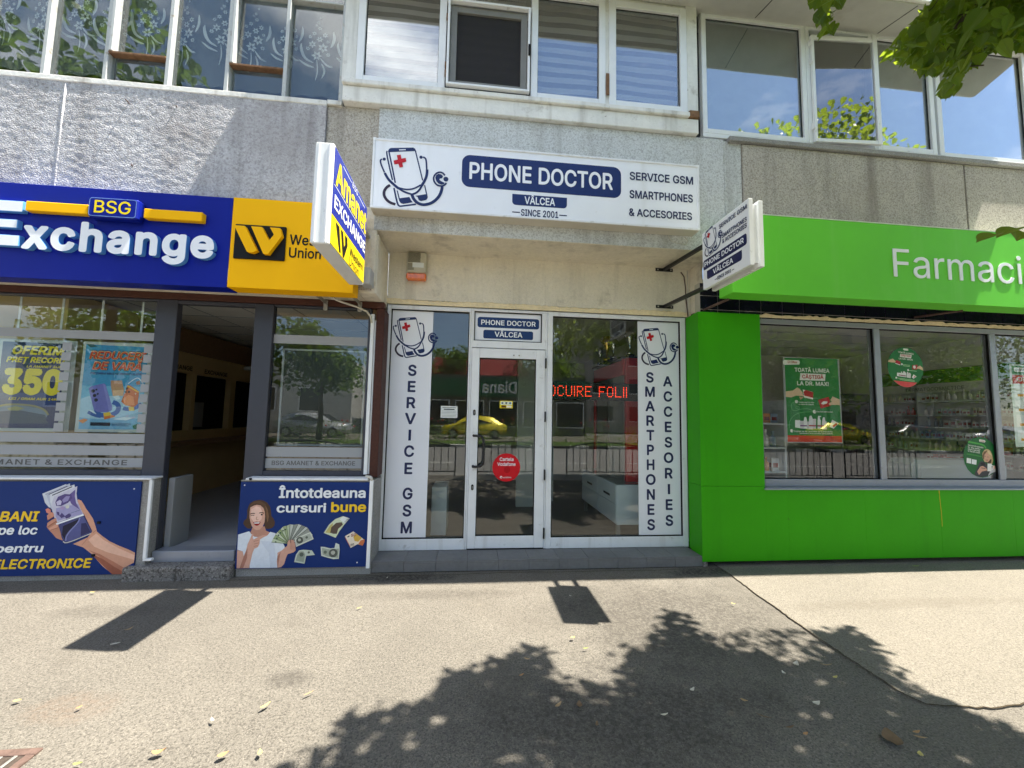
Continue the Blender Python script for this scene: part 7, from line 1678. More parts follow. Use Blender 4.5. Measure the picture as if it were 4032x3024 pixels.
def pack(kind, ci, x, y, z, s, row, num, where):
    key = (kind, ci)
    lab = '%s %s, %s pack along the %s shelf from the top of %s' % (pk_names[ci], 'carton' if kind == 'b' else 'bottle', nth(num), nth(row), where)
    if key not in protos:
        m = mat('pack_%s_%d' % (kind, ci), pk_cols[ci], 0.45, 0.35)
        if kind == 'b':
            bm = bmesh.new()
            add_box(bm, -0.035, 0.035, -0.03, 0.03, 0, 0.11, 0.002)
            add_box(bm, -0.0355, -0.0345, -0.02, 0.02, 0.03, 0.07, 0, 1)
            add_box(bm, -0.025, 0.025, -0.0308, -0.0295, 0.03, 0.07, 0, 1)
            me = bpy.data.meshes.new('carton')
        else:
            bm = bmesh.new()
            lathe_bm(bm, [(0.024, 0), (0.026, 0.01), (0.026, 0.09), (0.010, 0.105), (0.010, 0.13), (0.012, 0.132), (0.012, 0.15)], 0, 0, 0, 10)
            me = bpy.data.meshes.new('bottle')
        bm.to_mesh(me)
        bm.free()
        me.materials.append(m)
        me.materials.append(mat('pack_mark', (150, 60, 60), 0.5, 0.3))
        protos[key] = me
    o = bpy.data.objects.new('carton' if kind == 'b' else 'bottle', protos[key])
    COL.objects.link(o)
    o.location = (x, y, z)
    o.scale = (s, s * random.uniform(0.8, 1.3), s * random.uniform(0.8, 1.15))
    tag(o, lab, 'box' if kind == 'b' else 'bottle', '%s %s on %s' % (pk_names[ci], 'cartons' if kind == 'b' else 'bottles', where))


rs = random.Random(4)
for ri, z in enumerate(reversed(zsh[2:])):
    y = 0.30
    num = 0
    while y < 2.75:
        kind = rs.choice('bbt')
        ci = rs.choice([0, 0, 0, 1, 1, 6, 2, 4, 5, 7])
        for _ in range(rs.randint(2, 4)):
            s = rs.uniform(0.9, 1.15)
            if abs((y % 1.0) - 0.2) > 0.05:
                num += 1
                pack(kind, ci, 7.97 + rs.uniform(-0.02, 0.02), y, z, s, ri + 1, num, 'the long shelves')
            y += 0.085
        y += 0.03
for ri, z in enumerate(reversed(zs2)):
    x = 3.09
    num = 0
    while x < 3.62:
        ci = rs.choice([3, 3, 0, 2, 3, 7])
        num += 1
        pack(rs.choice('bt'), ci, x, 0.27, z, 1.25, ri + 1, num, 'the display rack')
        x += 0.095
# ================================================================== drain grate and litter on the pavement
GT = thing('drain_grate', 'rusty iron drain grate sunk in the asphalt at the corner of the picture', 'grate', (-2.0, -2.35, GZ))
cx0, cx1, cy0, cy1 = -2.32, -1.775, -2.70, -2.15
boxes('rim', [(cx0, cx1, cy1 - 0.035, cy1, GZ - 0.03, GZ + 0.006), (cx1 - 0.035, cx1, cy0, cy1 - 0.0355, GZ - 0.03, GZ + 0.005), (cx0, cx0 + 0.03, cy0, cy1 - 0.0355, GZ - 0.03, GZ + 0.005), (cx0 + .03, cx1 - .0355, cy0, cy0 + 0.03, GZ - 0.03, GZ + 0.005)], m_rust, GT, 0.003)
box('pit', cx0 + 0.03, cx1 - 0.0355, cy0 + 0.03, cy1 - 0.0355, GZ - 0.03, GZ + 0.0002, mat('silt', (74, 66, 60), 0.95, 0.05, var=(60, 0.3), bump=(80, 0.006)), GT)
for i in range(9):
    x = cx1 - 0.075 - i * 0.055
    box('bar', x, x + 0.014, cy0 + 0.03, cy1 - 0.036, GZ + 0.0004, GZ + 0.005, m_galv, GT, 0.002)
lf_cols = {'yellow': (184, 170, 104), 'tan': (158, 134, 100), 'orange': (170, 132, 92), 'green': (136, 144, 84), 'brown': (112, 92, 70), 'pale': (196, 190, 172)}


def litter_leaf(x, y, ln, wd, ang, curl, col, lab):
    ln, wd = ln * 0.68, wd * 0.66
    n = 6
    vs_, fs_ = [], []
    for i in range(n + 1):
        t = i / n
        w = wd * math.sin(math.pi * min(1, t * 0.93 + 0.04)) ** 0.8 * (1.15 - 0.5 * t)
        zc = 0.002 + curl * ln * 0.9 * (t - 0.45) ** 2
        for s in (-1, 0, 1):
            px, py = (t - 0.5) * ln, s * w / 2
            ca, sa = math.cos(ang), math.sin(ang)
            vs_.append((px * ca - py * sa, px * sa + py * ca, zc + (0.15 if s else 0.02) * min(wd, 0.04)))
    for i in range(n):
        for s in (0, 1):
            a = i * 3 + s
            fs_.append((a, a + 3, a + 4, a + 1))
    o = pyd('fallen_leaf', vs_, fs_, mat('dry_leaf_' + col, lf_cols[col], 0.75, 0.2, var=(60, 0.15)), None, True)
    o.location = (x, y, GZ + 0.012)
    tag(o, lab, 'leaf', 'fallen leaves on the asphalt')


for a in ((-2.174, -1.857, .045, .03, .3, .2, 'yellow', 'small yellow leaf lying above the rusty drain grate'), (-1.837, -1.926, .035, .025, 1.0, .2, 'orange', 'tiny orange leaf just past the corner of the drain grate'),
          (-0.963, -1.98, .07, .028, .9, .5, 'yellow', 'bright yellow leaf on the sunlit asphalt left of the tree shadow'), (-1.159, -2.058, .045, .02, 2.4, .8, 'pale', 'pale curled leaf casting a small shadow on sunlit asphalt'),
          (-1.266, -2.23, .075, .04, .2, .9, 'orange', 'orange dry leaf near the bottom edge, nearer the grate'), (-0.994, -2.263, .06, .04, .5, .4, 'orange', 'broad orange leaf at the bottom edge left of the tree shadow'),
          (-0.848, -2.263, .045, .03, 2.0, .6, 'yellow', 'small folded yellow leaf beside the shadow at the bottom edge'), (-1.546, -2.262, .05, .025, .1, .3, 'green', 'greenish leaf cut by the bottom edge'),
          (-2.185, -1.201, .065, .03, .9, .9, 'tan', 'tan curled leaf inside the long sign shadow'), (-2.13, -1.369, .07, .03, .4, .1, 'pale', 'pale paper-like scrap in the long sign shadow'),
          (-2.904, -0.612, .05, .03, 0.2, .5, 'yellow', 'crumpled yellow leaf at the wall shadow edge'), (-0.79, -1.903, .075, .015, .7, .2, 'tan', 'thin tan leaf stalk on sunlit asphalt'),
          (1.954, -1.857, .06, .05, .6, 1.2, 'pale', 'crumpled white scrap at the edge of the tree shadow'), (1.82, -1.923, .04, .03, 1.6, .8, 'pale', 'smaller white scrap beside the crumpled one'),
          (2.135, -1.872, .10, .018, -.2, .5, 'tan', 'long tan leaf near the asphalt joint'), (2.086, -1.981, .055, .028, .3, .4, 'yellow', 'pale yellow leaf in shade near the asphalt joint'),
          (1.437, -2.118, .05, .028, -.6, .4, 'tan', 'brown oval leaf in the shaded asphalt, mid right'), (1.796, -2.168, .06, .045, .1, .8, 'pale', 'grey curled leaf in the deep tree shade'),
          (1.212, -2.022, .05, .03, .5, .8, 'pale', 'pale three-cornered leaf in the tree shade'), (1.46, -2.23, .10, .014, -.6, .4, 'brown', 'forked brown stalk in the tree shade'),
          (1.534, -2.303, .07, .02, .1, .5, 'brown', 'brown curled leaf below the forked stalk'), (1.576, -2.345, .045, .025, .3, .3, 'orange', 'small orange leaf below the brown curled one'),
          (1.953, -2.400, .15, .12, 1.1, .3, 'brown', 'large brown plate-like leaf in the shade at the lower right'), (2.111, -2.376, .06, .025, .1, .4, 'orange', 'orange leaf right of the large brown one'),
          (2.095, -2.405, .075, .02, -.4, .3, 'tan', 'tan leaf crossing under the orange one'), (1.988, -2.49, .045, .035, .8, .5, 'yellow', 'round yellow leaf at the lower right edge'),
          (0.473, -2.081, .07, .03, .7, .5, 'tan', 'tan leaf lit by a sun fleck in the tree shadow'), (0.578, -2.089, .06, .05, 1.4, .6, 'brown', 'brown leaf with a long stalk in the tree shadow'),
          (0.369, -1.693, .06, .02, -.5, .4, 'tan', 'tan leaf at the top of the small leafy shadow'), (0.318, -1.836, .05, .02, .5, .4, 'orange', 'dull orange leaf inside the small leafy shadow'),
          (0.701, -1.484, .045, .035, .2, .2, 'yellow', 'pale yellow round leaf below the square sign shadow'), (0.751, -1.608, .055, .018, .1, .2, 'green', 'slim green leaf below the square sign shadow'),
          (0.976, -2.182, .06, .02, .1, .5, 'pale', 'pale slim leaf in the shade, centre right'), (0.627, -2.217, .045, .025, 1.2, .7, 'brown', 'small upright brown leaf in the shade'),
          (0.835, -0.885, .035, .02, -.9, .6, 'pale', 'pale leaf in the square sign shadow'), (-0.786, -0.989, .06, .016, .6, .3, 'yellow', 'thin yellow leaf on the sunlit asphalt before the step'),
          (4.517, -0.428, .10, .04, -.1, .3, 'green', 'green leaf in the wall shade under the green panels'), (2.09, -1.093, .05, .02, -.7, .5, 'yellow', 'yellow leaf on sunlit asphalt by the joint'),
          (-0.696, -0.439, .03, .02, 1.3, .2, 'pale', 'white cigarette-like scrap below the step corner')):
    litter_leaf(*a)

# ================================================================== linden tree over the pavement
TR = thing('linden_tree', 'leafy linden tree reaching over the pavement from beside the road', 'tree', (6.0, -5.3, GZ))
m_bark = mat('linden_bark', (96, 84, 72), 0.9, 0.1, var=(18, 0.25), bump=(30, 0.03))


def leaf_mat(name, rgb, trans):
    m = bpy.data.materials.new(name)
    m.use_nodes = True
    nt = m.node_tree
    nt.nodes.clear()
    out = nt.nodes.new('ShaderNodeOutputMaterial')
    pb = nt.nodes.new('ShaderNodeBsdfPrincipled')
    pb.inputs['Roughness'].default_value = 0.42
    pb.inputs['Specular IOR Level'].default_value = 0.4
    tb = nt.nodes.new('ShaderNodeBsdfTranslucent')
    mx = nt.nodes.new('ShaderNodeMixShader')
    mx.inputs[0].default_value = 0.45
    oi = nt.nodes.new('ShaderNodeTexNoise')
    oi.inputs['Scale'].default_value = 9
    tc = nt.nodes.new('ShaderNodeTexCoord')
    nt.links.new(tc.outputs['Object'], oi.inputs['Vector'])
    cr = nt.nodes.new('ShaderNodeMix')
    cr.data_type = 'RGBA'
    cr.inputs[6].default_value = lin(rgb)
    cr.inputs[7].default_value = lin(tuple(min(255, v * 1.25) for v in rgb))
    nt.links.new(oi.outputs['Fac'], cr.inputs[0])
    nt.links.new(cr.outputs[2], pb.inputs['Base Color'])
    tb.inputs['Color'].default_value = lin(trans)
    nt.links.new(pb.outputs[0], mx.inputs[1])
    nt.links.new(tb.outputs[0], mx.inputs[2])
    nt.links.new(mx.outputs[0], out.inputs[0])
    MATS[name] = m
    return m


m_leaf = leaf_mat('linden_leaf', (38, 58, 22), (176, 200, 56))
m_leaf_far = leaf_mat('far_leaf', (70, 92, 36), (120, 150, 40))
LEAF2D = [(0, 0), (0.28, -0.02), (0.46, 0.16), (0.46, 0.42), (0.32, 0.70), (0.12, 0.92), (0, 1.12), (-0.12, 0.92), (-0.32, 0.70), (-0.46, 0.42), (-0.46, 0.16), (-0.28, -0.02)]


def leaf_geo(pos, size, axis, nrm, verts, faces, curl=0.18):
    a = axis.normalized()
    n = (nrm - a * nrm.dot(a))
    n = n.normalized() if n.length > 1e-4 else a.orthogonal().normalized()
    s = a.cross(n)
    b = len(verts)
    k = len(LEAF2D)
    for u, v in LEAF2D:
        verts.append(pos + s * (u * size) + a * (v * size) + n * (-curl * size * (v - 0.4) ** 2 + abs(u) * 0.28 * size))
    # two halves along the midrib
    faces.append((b, b + 1, b + 2, b + 3, b + 4, b + 5, b + 6))
    faces.append((b, b + 6, b + 7, b + 8, b + 9, b + 10, b + 11))


rs = random.Random(12)
SHP = [(-0.67, -2.33), (-0.61, -2.2), (-0.61, -2.09), (-0.44, -2.06), (-0.23, -2.03), (-0.1, -1.87), (-0.11, -1.75), (-0.01, -1.78), (0.15, -1.73), (0.33, -1.55), (0.53, -1.61), (0.49, -1.91), (0.64, -1.96), (0.86, -1.97), (0.96, -1.64), (1.13, -1.66), (1.44, -1.21), (1.66, -1.15), (1.54, -1.63), (1.66, -1.69), (1.8, -1.75), (1.94, -1.8), (2.02, -1.86), (2.66, -1.42), (2.72, -1.6), (2.46, -2.05), (2.47, -2.2), (2.55, -2.33), (2.62, -2.42),
       (3.6, -2.9), (4.2, -4.0), (3.8, -5.6), (2.4, -6.6), (0.9, -6.4), (-0.4, -5.2), (-1.1, -3.6), (-0.95, -2.6)]


def inside(x, y, poly):
    c = False
    for i in range(len(poly)):
        (x1, y1), (x2, y2) = poly[i], poly[i - 1]
        if (y1 > y) != (y2 > y) and x < (x2 - x1) * (y - y1) / (y2 - y1) + x1: c = not c
    return c


# where the photograph shows leaves (2212 x 1659 view): hanging sprays at the top right
SPRAY = [[(1755, -60), (1830, -60), (1815, 20), (1800, 55), (1785, 82), (1765, 55)],
         [(1985, 30), (2080, -60), (2300, -80), (2300, 110), (2212, 112), (2180, 60), (2150, 108), (2112, 100), (2130, 120), (2098, 142), (2075, 150), (2082, 175), (2060, 200), (2035, 205), (2042, 150), (1990, 142), (1945, 128), (1915, 112), (1945, 80)]]


def view_ok(p):
    v = view_px(p)
    if v is None: return True, False
    x, y = v
    if x < -60 or x > 2300 or y < -70 or y > 1720: return True, False
    for s in SPRAY:
        if inside(x, y, s): return True, True
    return False, False


LSUN = Vector((SUN.x / SUN.z, SUN.y / SUN.z, 1.0))
crown_v, crown_f = [], []
near_leaves = []
clumps = []
tries = 0
def add_clump(gx, gy, lo, hi):
    for _ in range(10):
        p = Vector((gx, gy, GZ)) + LSUN * rs.uniform(lo, hi)
        ok, seen = view_ok(p)
        if ok:
            clumps.append((p, gx, gy))
            return


while len(clumps) < 1000 and tries < 90000:
    tries += 1
    gx, gy = rs.uniform(-1.2, 4.3), rs.uniform(-6.7, -1.1)
    if inside(gx, gy, SHP): add_clump(gx, gy, 3.0, 5.0)
tries = 0
while len(clumps) < 1360 and tries < 90000:
    tries += 1
    gx, gy = rs.uniform(-1.2, 3.2), rs.uniform(-3.0, -1.1)
    if inside(gx, gy, SHP): add_clump(gx, gy, 3.0, 5.2)
for p, gx, gy in clumps:
    out = Vector((rs.uniform(-1, 1), rs.uniform(-1, 1), rs.uniform(-0.6, 0.1)))
    nl = 19 if gy > -2.7 else 12
    for _ in range(nl):
        d = Vector((rs.gauss(0, 1), rs.gauss(0, 1), rs.gauss(0, 0.7)))
        q = p + d * 0.092
        # cast the leaf's own shadow point and keep the outline of the shade
        t = q.z - GZ
        sx, sy = q.x - LSUN.x * t, q.y - LSUN.y * t
        if gy > -2.9 and not inside(sx + rs.uniform(-.07, .07), sy - abs(rs.gauss(0, .05)), SHP): continue
        ok, seen = view_ok(q)
        if not ok: continue
        ax = Vector((rs.uniform(-1, 1), rs.uniform(-1, 1), rs.uniform(-1.4, 0.0)))
        nr = Vector((rs.uniform(-.6, .6), rs.uniform(-.6, .6), 1))
        sz = rs.uniform(0.055, 0.088)
        if seen: near_leaves.append((q, sz, ax, nr))
        leaf_geo(q, sz, ax, nr, crown_v, crown_f) if not seen else None
# extra leaves that fill the two sprays seen in the picture
want = 330
tries = 0
Bw = [(1755, -40, 1830, 82, 46), (1915, -70, 2300, 205, 1350)]
for (xa, ya, xb, yb, cnt) in Bw:
    k = 0
    while k < cnt and tries < 40000:
        tries += 1
        u, v = rs.uniform(xa, xb), rs.uniform(ya, yb)
        if not any(inside(u, v, s) for s in SPRAY): continue
        dirv = (right * ((u * 4032 / 2212 - 2016) / 1570) - upv * ((v * 4032 / 2212 - 1512) / 1570) + fwd)
        yy = rs.uniform(-2.65, -1.75) if xa > 1900 else rs.uniform(-2.5, -2.3)
        q = CAMP + dirv * ((yy - CAMP.y) / dirv.y)
        ax = Vector((rs.uniform(-1, .4), rs.uniform(-.8, .8), rs.uniform(-1.5, -0.2)))
        nr = Vector((rs.uniform(-.7, .7), rs.uniform(-.7, .7), 1))
        near_leaves.append((q, rs.uniform(0.034, 0.060), ax, nr))
        k += 1
# the dark leaf close to the lens at the right edge
for (u, v, yy, sz, ax) in ((2195, 492, -2.95, 0.075, (-.9, .1, -.45)), (2150, 505, -2.95, 0.07, (-.95, .1, -.42)), (2212, 500, -2.9, 0.09, (-.8, -.3, -.5))):
    dirv = (right * ((u * 4032 / 2212 - 2016) / 1570) - upv * ((v * 4032 / 2212 - 1512) / 1570) + fwd)
    q = CAMP + dirv * ((yy - CAMP.y) / dirv.y)
    near_leaves.insert(0, (q, sz, Vector(ax), Vector((0.3, -0.35, 0.8))))
near_leaves.sort(key=lambda a: -a[1] / (a[0] - CAMP).length)
for q, sz, ax, nr in near_leaves[298:]: leaf_geo(q, sz, ax, nr, crown_v, crown_f)
near_leaves = near_leaves[:298]
tmpl = []
for i in range(10):
    vs_, fs_ = [], []
    leaf_geo(Vector((0, 0, 0)), 1.0, Vector((0, 0, -1)), Vector((0, -1, 0)), vs_, fs_, rs.uniform(0.05, 0.4))
    me = bpy.data.meshes.new('leaf')
    me.from_pydata([tuple(v) for v in vs_], [], fs_)
    me.materials.append(m_leaf)
    tmpl.append(me)
for q, sz, ax, nr in near_leaves:
    o = bpy.data.objects.new('leaf', rs.choice(tmpl))
    COL.objects.link(o)
    a = ax.normalized()
    n = (nr - a * nr.dot(a)).normalized()
    # template: blade runs along -z, face normal -y
    zc, yc = -a, -n
    xc = yc.cross(zc)
    mtx = Matrix((xc, yc, zc)).transposed().to_4x4()
    put(o, TR)
    o.matrix_basis = Matrix.Translation(q) @ mtx @ Matrix.Scale(sz, 4)
# denser body of the crown behind and above the camera
for _ in range(9000):
    while True:
        d = Vector((rs.uniform(-1, 1), rs.uniform(-1, 1), rs.uniform(-1, 1)))
        if d.length < 1: break
    q = Vector((6.9 + d.x * 3.0, -4.9 + d.y * 2.3, 6.0 + d.z * 2.0))
    ok, seen = view_ok(q)
    t = q.z - GZ
    sy = q.y - LSUN.y * t
    sx = q.x - LSUN.x * t
    if not ok or seen or (sy > -2.6 and not inside(sx, sy, SHP)): continue
    leaf_geo(q, rs.uniform(0.08, 0.12), Vector((rs.uniform(-1, 1), rs.uniform(-1, 1), rs.uniform(-1.4, 0))), Vector((rs.uniform(-.6, .6), rs.uniform(-.6, .6), 1)), crown_v, crown_f)
cr = pyd('crown', crown_v, crown_f, m_leaf, TR)
cr['kind'] = 'stuff'
bm = bmesh.new()
tube_bm(bm, [(6.0, -5.3, GZ - 0.02), (6.02, -5.32, 1.0), (5.98, -5.3, 2.2), (6.0, -5.25, 3.2), (6.1, -5.2, 4.6), (6.4, -5.1, 6.8)], [0.17, 0.14, 0.125, 0.11, 0.08, 0.03], 12)
bmesh.ops.recalc_face_normals(bm, faces=bm.faces)
fin('trunk', bm, m_bark, TR)
limbs = [[(5.98, -5.3, 2.6), (5.0, -4.5, 3.9), (4.0, -3.5, 4.6), (3.3, -2.8, 4.5), (2.85, -2.45, 4.05), (2.6, -2.3, 3.6)], [(5.98, -5.3, 3.0), (4.3, -4.8, 4.4), (2.8, -4.2, 5.0), (1.7, -3.6, 5.0)],
         [(6.0, -5.25, 3.2), (6.6, -4.2, 4.6), (7.0, -3.2, 5.4)], [(6.0, -5.25, 3.6), (4.6, -6.0, 4.8), (3.2, -6.4, 5.2)], [(6.05, -5.2, 3.9), (7.4, -5.2, 5.0), (8.6, -5.0, 5.8)], [(6.05, -5.2, 4.2), (5.4, -4.6, 5.6), (4.6, -4.2, 6.2)]]
rs2 = random.Random(77)
for _ in range(34):
    u, v = rs2.uniform(1930, 2280), rs2.uniform(-40, 190)
    if not inside(u, v, SPRAY[1]): continue
    pts = []
    for k in range(4):
        uu, vv2 = u + k * rs2.uniform(12, 28), v - k * rs2.uniform(14, 30)
        dirv = (right * ((uu * 4032 / 2212 - 2016) / 1570) - upv * ((vv2 * 4032 / 2212 - 1512) / 1570) + fwd)
        pts.append(CAMP + dirv * ((-2.45 + 0.05 * k + 4.16) / dirv.y))
    tube('twig', pts, [0.002, 0.0025, 0.003, 0.004], m_bark, TR, 5)
for lm in limbs:
    n = len(lm)
    bm = bmesh.new()
    tube_bm(bm, lm, [0.06 * (1 - i / n) + 0.008 for i in range(n)], 8)
    bmesh.ops.recalc_face_normals(bm, faces=bm.faces)
    fin('limb', bm, m_bark, TR)

# ================================================================== the street behind the camera (seen in the glass)
tag(pyd('road', [(-60, -15.7, -0.08), (60, -15.7, -0.08), (60, -5.9, -0.08), (-60, -5.9, -0.08)], [(0, 1, 2, 3)], m_road), 'grey asphalt road seen mirrored in the shop glass', kind='structure')
m_line = mat('road_paint', (214, 214, 208), 0.7, 0.2, var=(20, 0.08))
for i in range(8):
    x = -17 + i * 4.5
    tag(box('lane_marking', x, x + 3.0, -9.48, -9.33, -0.079, -0.074, m_line), 'white lane dash painted on the road', kind='structure')
tag(box('kerb', -60, 60, -5.92, -5.75, -0.12, 0.05, m_granite, None, 0.01), 'grey kerb along the near pavement', kind='structure')
far_kerb = thing('far_kerb', 'far kerb painted in black and white blocks', 'kerb', (0, -15.8, -0.08))
far_kerb['kind'] = 'structure'
for i in range(60):
    x = -30 + i
    box('kerb_stone', x, x + 0.99, -15.9, -15.72, -0.12, 0.06, mat('kerb_white' if i % 2 else 'kerb_dark', (208, 206, 200) if i % 2 else (70, 68, 66), 0.8, 0.1), far_kerb, 0.01)
m_grass = mat('grass_green', (82, 104, 44), 0.9, 0.1, var=(8, 0.25), bump=(30, 0.03))
tag(pyd('verge', [(-60, -19.2, 0.04), (60, -19.2, 0.04), (60, -15.9, 0.04), (-60, -15.9, 0.04)], [(0, 1, 2, 3)], m_grass), 'grass verge across the road', kind='structure')
tag(pyd('car_park', [(-60, -27, 0.03), (60, -27, 0.03), (60, -19.2, 0.03), (-60, -19.2, 0.03)], [(0, 1, 2, 3)], m_asphalt_patch), 'asphalt car park beyond the verge', kind='structure')
# railing on the kerb
m_rail = mat('black_railing', (30, 30, 32), 0.5, 0.4)


rail_proto = None
for i in range(9):
    xc = -8.4 + i * 2.35
    t = thing('railing', 'arched black railing panel, %s along the kerb from the exchange end' % nth(i + 1), 'railing', (xc, -5.45, GZ), 'railing panels along the kerb')
    if rail_proto is None:
        parts = []
        bm = bmesh.new()
        n = 12
        xs = [-1.0 + 2.0 * k / n for k in range(n + 1)]
        ztop = lambda x: 0.70 + 0.14 * (1 - x * x)
        tube_bm(bm, [(x, 0, ztop(x)) for x in xs], 0.016, 6)
        parts.append(('top_rail', bm))
        bm = bmesh.new()
        tube_bm(bm, [(-1.0, 0, 0.12), (1.0, 0, 0.12)], 0.014, 6)
        parts.append(('bottom_rail', bm))
        for k in range(0, n + 1, 1):
            x = -1.0 + 2.0 * k / n
            bm = bmesh.new()
            tube_bm(bm, [(x, 0, 0.12 if 0 < k < n else 0.0), (x, 0, ztop(x))], 0.018 if k in (0, n) else 0.010, 6)
            parts.append(('post' if k in (0, n) else 'bar', bm))
        rail_proto = []
        for nm, bm in parts:
            me = bpy.data.meshes.new(nm)
            bm.to_mesh(me)
            bm.free()
            me.materials.append(m_rail)
            rail_proto.append((nm, me))
    for nm, me in rail_proto:
        o = bpy.data.objects.new(nm, me)
        COL.objects.link(o)
        o.parent = t


def car(name, lab, x, y, rgb, flip=1, L=4.1):
    t = thing(name, lab, 'car', (x, y, 0.03), 'cars parked across the road')
    paint = mat('car_paint_%d_%d_%d' % rgb, rgb, 0.22, 0.5, 0.2, coat=0.6)
    dark = mat('car_glass', (18, 20, 24), 0.05, 0.6)
    rub = mat('tyre_rubber', (18, 18, 18), 0.8, 0.2)
    prof = [(-2.05, .32), (-2.05, .62), (-1.95, .80), (-1.25, .92), (-0.55, 1.38), (0.25, 1.46), (1.15, 1.40), (1.75, 1.00), (2.03, .92), (2.05, .40), (1.9, .28), (-1.9, .26)]
    W = 0.84
    bm = bmesh.new()
    ring = []
    for s, inset in ((-1, 1), (1, 1)):
        ring.append([bm.verts.new((px * flip * L / 4.1, s * (W - (0.16 if pz > 1.0 else 0.0)), pz)) for px, pz in prof])
    n = len(prof)
    for i in range(n): bm.faces.new((ring[0][i], ring[0][(i + 1) % n], ring[1][(i + 1) % n], ring[1][i]))
    bm.faces.new(ring[0])
    bm.faces.new(list(reversed(ring[1])))
    bmesh.ops.recalc_face_normals(bm, faces=bm.faces)
    bmesh.ops.bevel(bm, geom=list(bm.edges), offset=0.05, segments=2, affect='EDGES')
    for v in bm.verts: v.co += Vector((x, y, 0.03))
    fin('body', bm, paint, t, True)
    for s in (-1, 1):
        q = [(-1.05, .96), (-0.5, 1.33), (0.2, 1.39), (1.05, 1.33), (1.45, 1.02)]
        yv = s * (W - 0.075)
        pts = [Vector((px * flip * L / 4.1 + x, y + s * (W - (0.155 if pz > 1.2 else 0.012)), pz + 0.03)) for px, pz in q]
        pyd('side_window', pts, [tuple(range(5))], dark, t)
    for e, (xa, za, xb, zb) in (('windscreen', (-1.22, .95, -0.6, 1.36)), ('rear_window', (1.22, 1.36, 1.70, 1.04))):
        o = Vector((-(zb - za), 0, 0)).normalized()
        pts = [(x + flip * (xa - (.012 if e == 'windscreen' else -.02)) * L / 4.1, y - .62, za + .055), (x + flip * (xa - (.012 if e == 'windscreen' else -.02)) * L / 4.1, y + .62, za + .055), (x + flip * (xb - (.012 if e == 'windscreen' else -.02)) * L / 4.1, y + .56, zb + .055), (x + flip * (xb - (.012 if e == 'windscreen' else -.02)) * L / 4.1, y - .56, zb + .055)]
        pyd(e, pts, [(0, 1, 2, 3)], dark, t)
    for px in (-1.3, 1.3):
        for s in (-1, 1):
            w = sub('wheel', t, (x + px * flip * L / 4.1, y + s * 0.76, 0.33))
            bm = bmesh.new()
            bmesh.ops.create_cone(bm, cap_ends=True, segments=18, radius1=0.31, radius2=0.31, depth=0.2, matrix=Matrix.Translation((x + px * flip * L / 4.1, y + s * 0.76, 0.34)) @ Matrix.Rotation(R(90), 4, 'X'))
            fin('tyre', bm, rub, w, False)
            bm = bmesh.new()
            bmesh.ops.create_cone(bm, cap_ends=True, segments=14, radius1=0.19, radius2=0.19, depth=0.215, matrix=Matrix.Translation((x + px * flip * L / 4.1, y + s * 0.76, 0.34)) @ Matrix.Rotation(R(90), 4, 'X'))
            fin('rim', bm, m_galv, w, False)
    for s in (-1, 1):
        box('headlight', x + flip * -2.06 * L / 4.1, x + flip * -1.95 * L / 4.1, y + s * 0.62 - 0.14, y + s * 0.62 + 0.14, 0.66, 0.80, m_white_letter, t, 0.02)
    return t


car('parked_car', 'white hatchback parked across the road, mirrored in the exchange window', -14.3, -20.6, (226, 228, 230), 1)
car('parked_car', 'second white car parked beside the white hatchback', -18.6, -21.4, (220, 222, 224), 1)
car('parked_car', 'silver hatchback parked across the road near the tree', -9.4, -21.5, (176, 178, 182), -1)
car('parked_car', 'yellow taxi parked across the road, mirrored in the door', 0.2, -21.8, (226, 206, 30), 1)
car('parked_car', 'dark blue car parked across the road, mirrored in the pharmacy window', 29.0, -19.8, (26, 30, 44), -1)
car('parked_car', 'second yellow taxi parked behind the dark blue car', 25.5, -22.0, (226, 206, 30), -1)
car('parked_car', 'pale grey car parked at the far end, mirrored in the pharmacy window', 35.0, -20.0, (186, 188, 192), 1)

# shrubs on the verge, trees beyond
m_rose = mat('rose_red', (196, 40, 60), 0.6, 0.3)


def bush(x, y, r, h, lab, roses=0, cnt=420):
    t = thing('shrub', lab, 'shrub', (x, y, 0.04), 'shrubs on the verge')
    vs_, fs_ = [], []
    for _ in range(cnt):
        d = Vector((rs.gauss(0, .5), rs.gauss(0, .45), abs(rs.gauss(0.1, .5))))
        q = Vector((x + d.x * r, y + d.y * r, 0.08 + min(1.0, d.z) * h))
        leaf_geo(q, rs.uniform(.05, .10), Vector((rs.uniform(-1, 1), rs.uniform(-1, 1), rs.uniform(-.5, 1))), Vector((rs.uniform(-1, 1), rs.uniform(-1, 1), 1)), vs_, fs_)
    pyd('foliage', vs_, fs_, m_leaf_far, t)['kind'] = 'stuff'
    tube('stem', [(x, y, 0.0), (x + .03, y, h * .6)], .02, m_bark, t, 6)
    for _ in range(roses):
        q = (x + rs.uniform(-r, r) * .7, y + rs.uniform(-r, r) * .4, 0.1 + h * rs.uniform(.7, 1.05))
        lathe('rose', [(.02, 0), (.05, .03), (.055, .06), (.03, .085)], q[0], q[1], q[2], m_rose, t, 8)


for i, x in enumerate((-15.5, -13.2, -10.9, -8.5, -6.2, -4.0, -1.9, 0.2, 2.2, 4.3, 6.6, 8.9, 11.2, 13.6, 16.1, 18.5, 21.0, 23.5, 26.0, 28.5, 31.0, 33.5)):
    bush(x, -17.2 + (i % 3) * 0.5, 1.25, rs.uniform(.9, 1.25), 'leafy rose shrub, %s along the far verge from the exchange end' % nth(i + 1), 5 if i % 2 == 0 else 0)


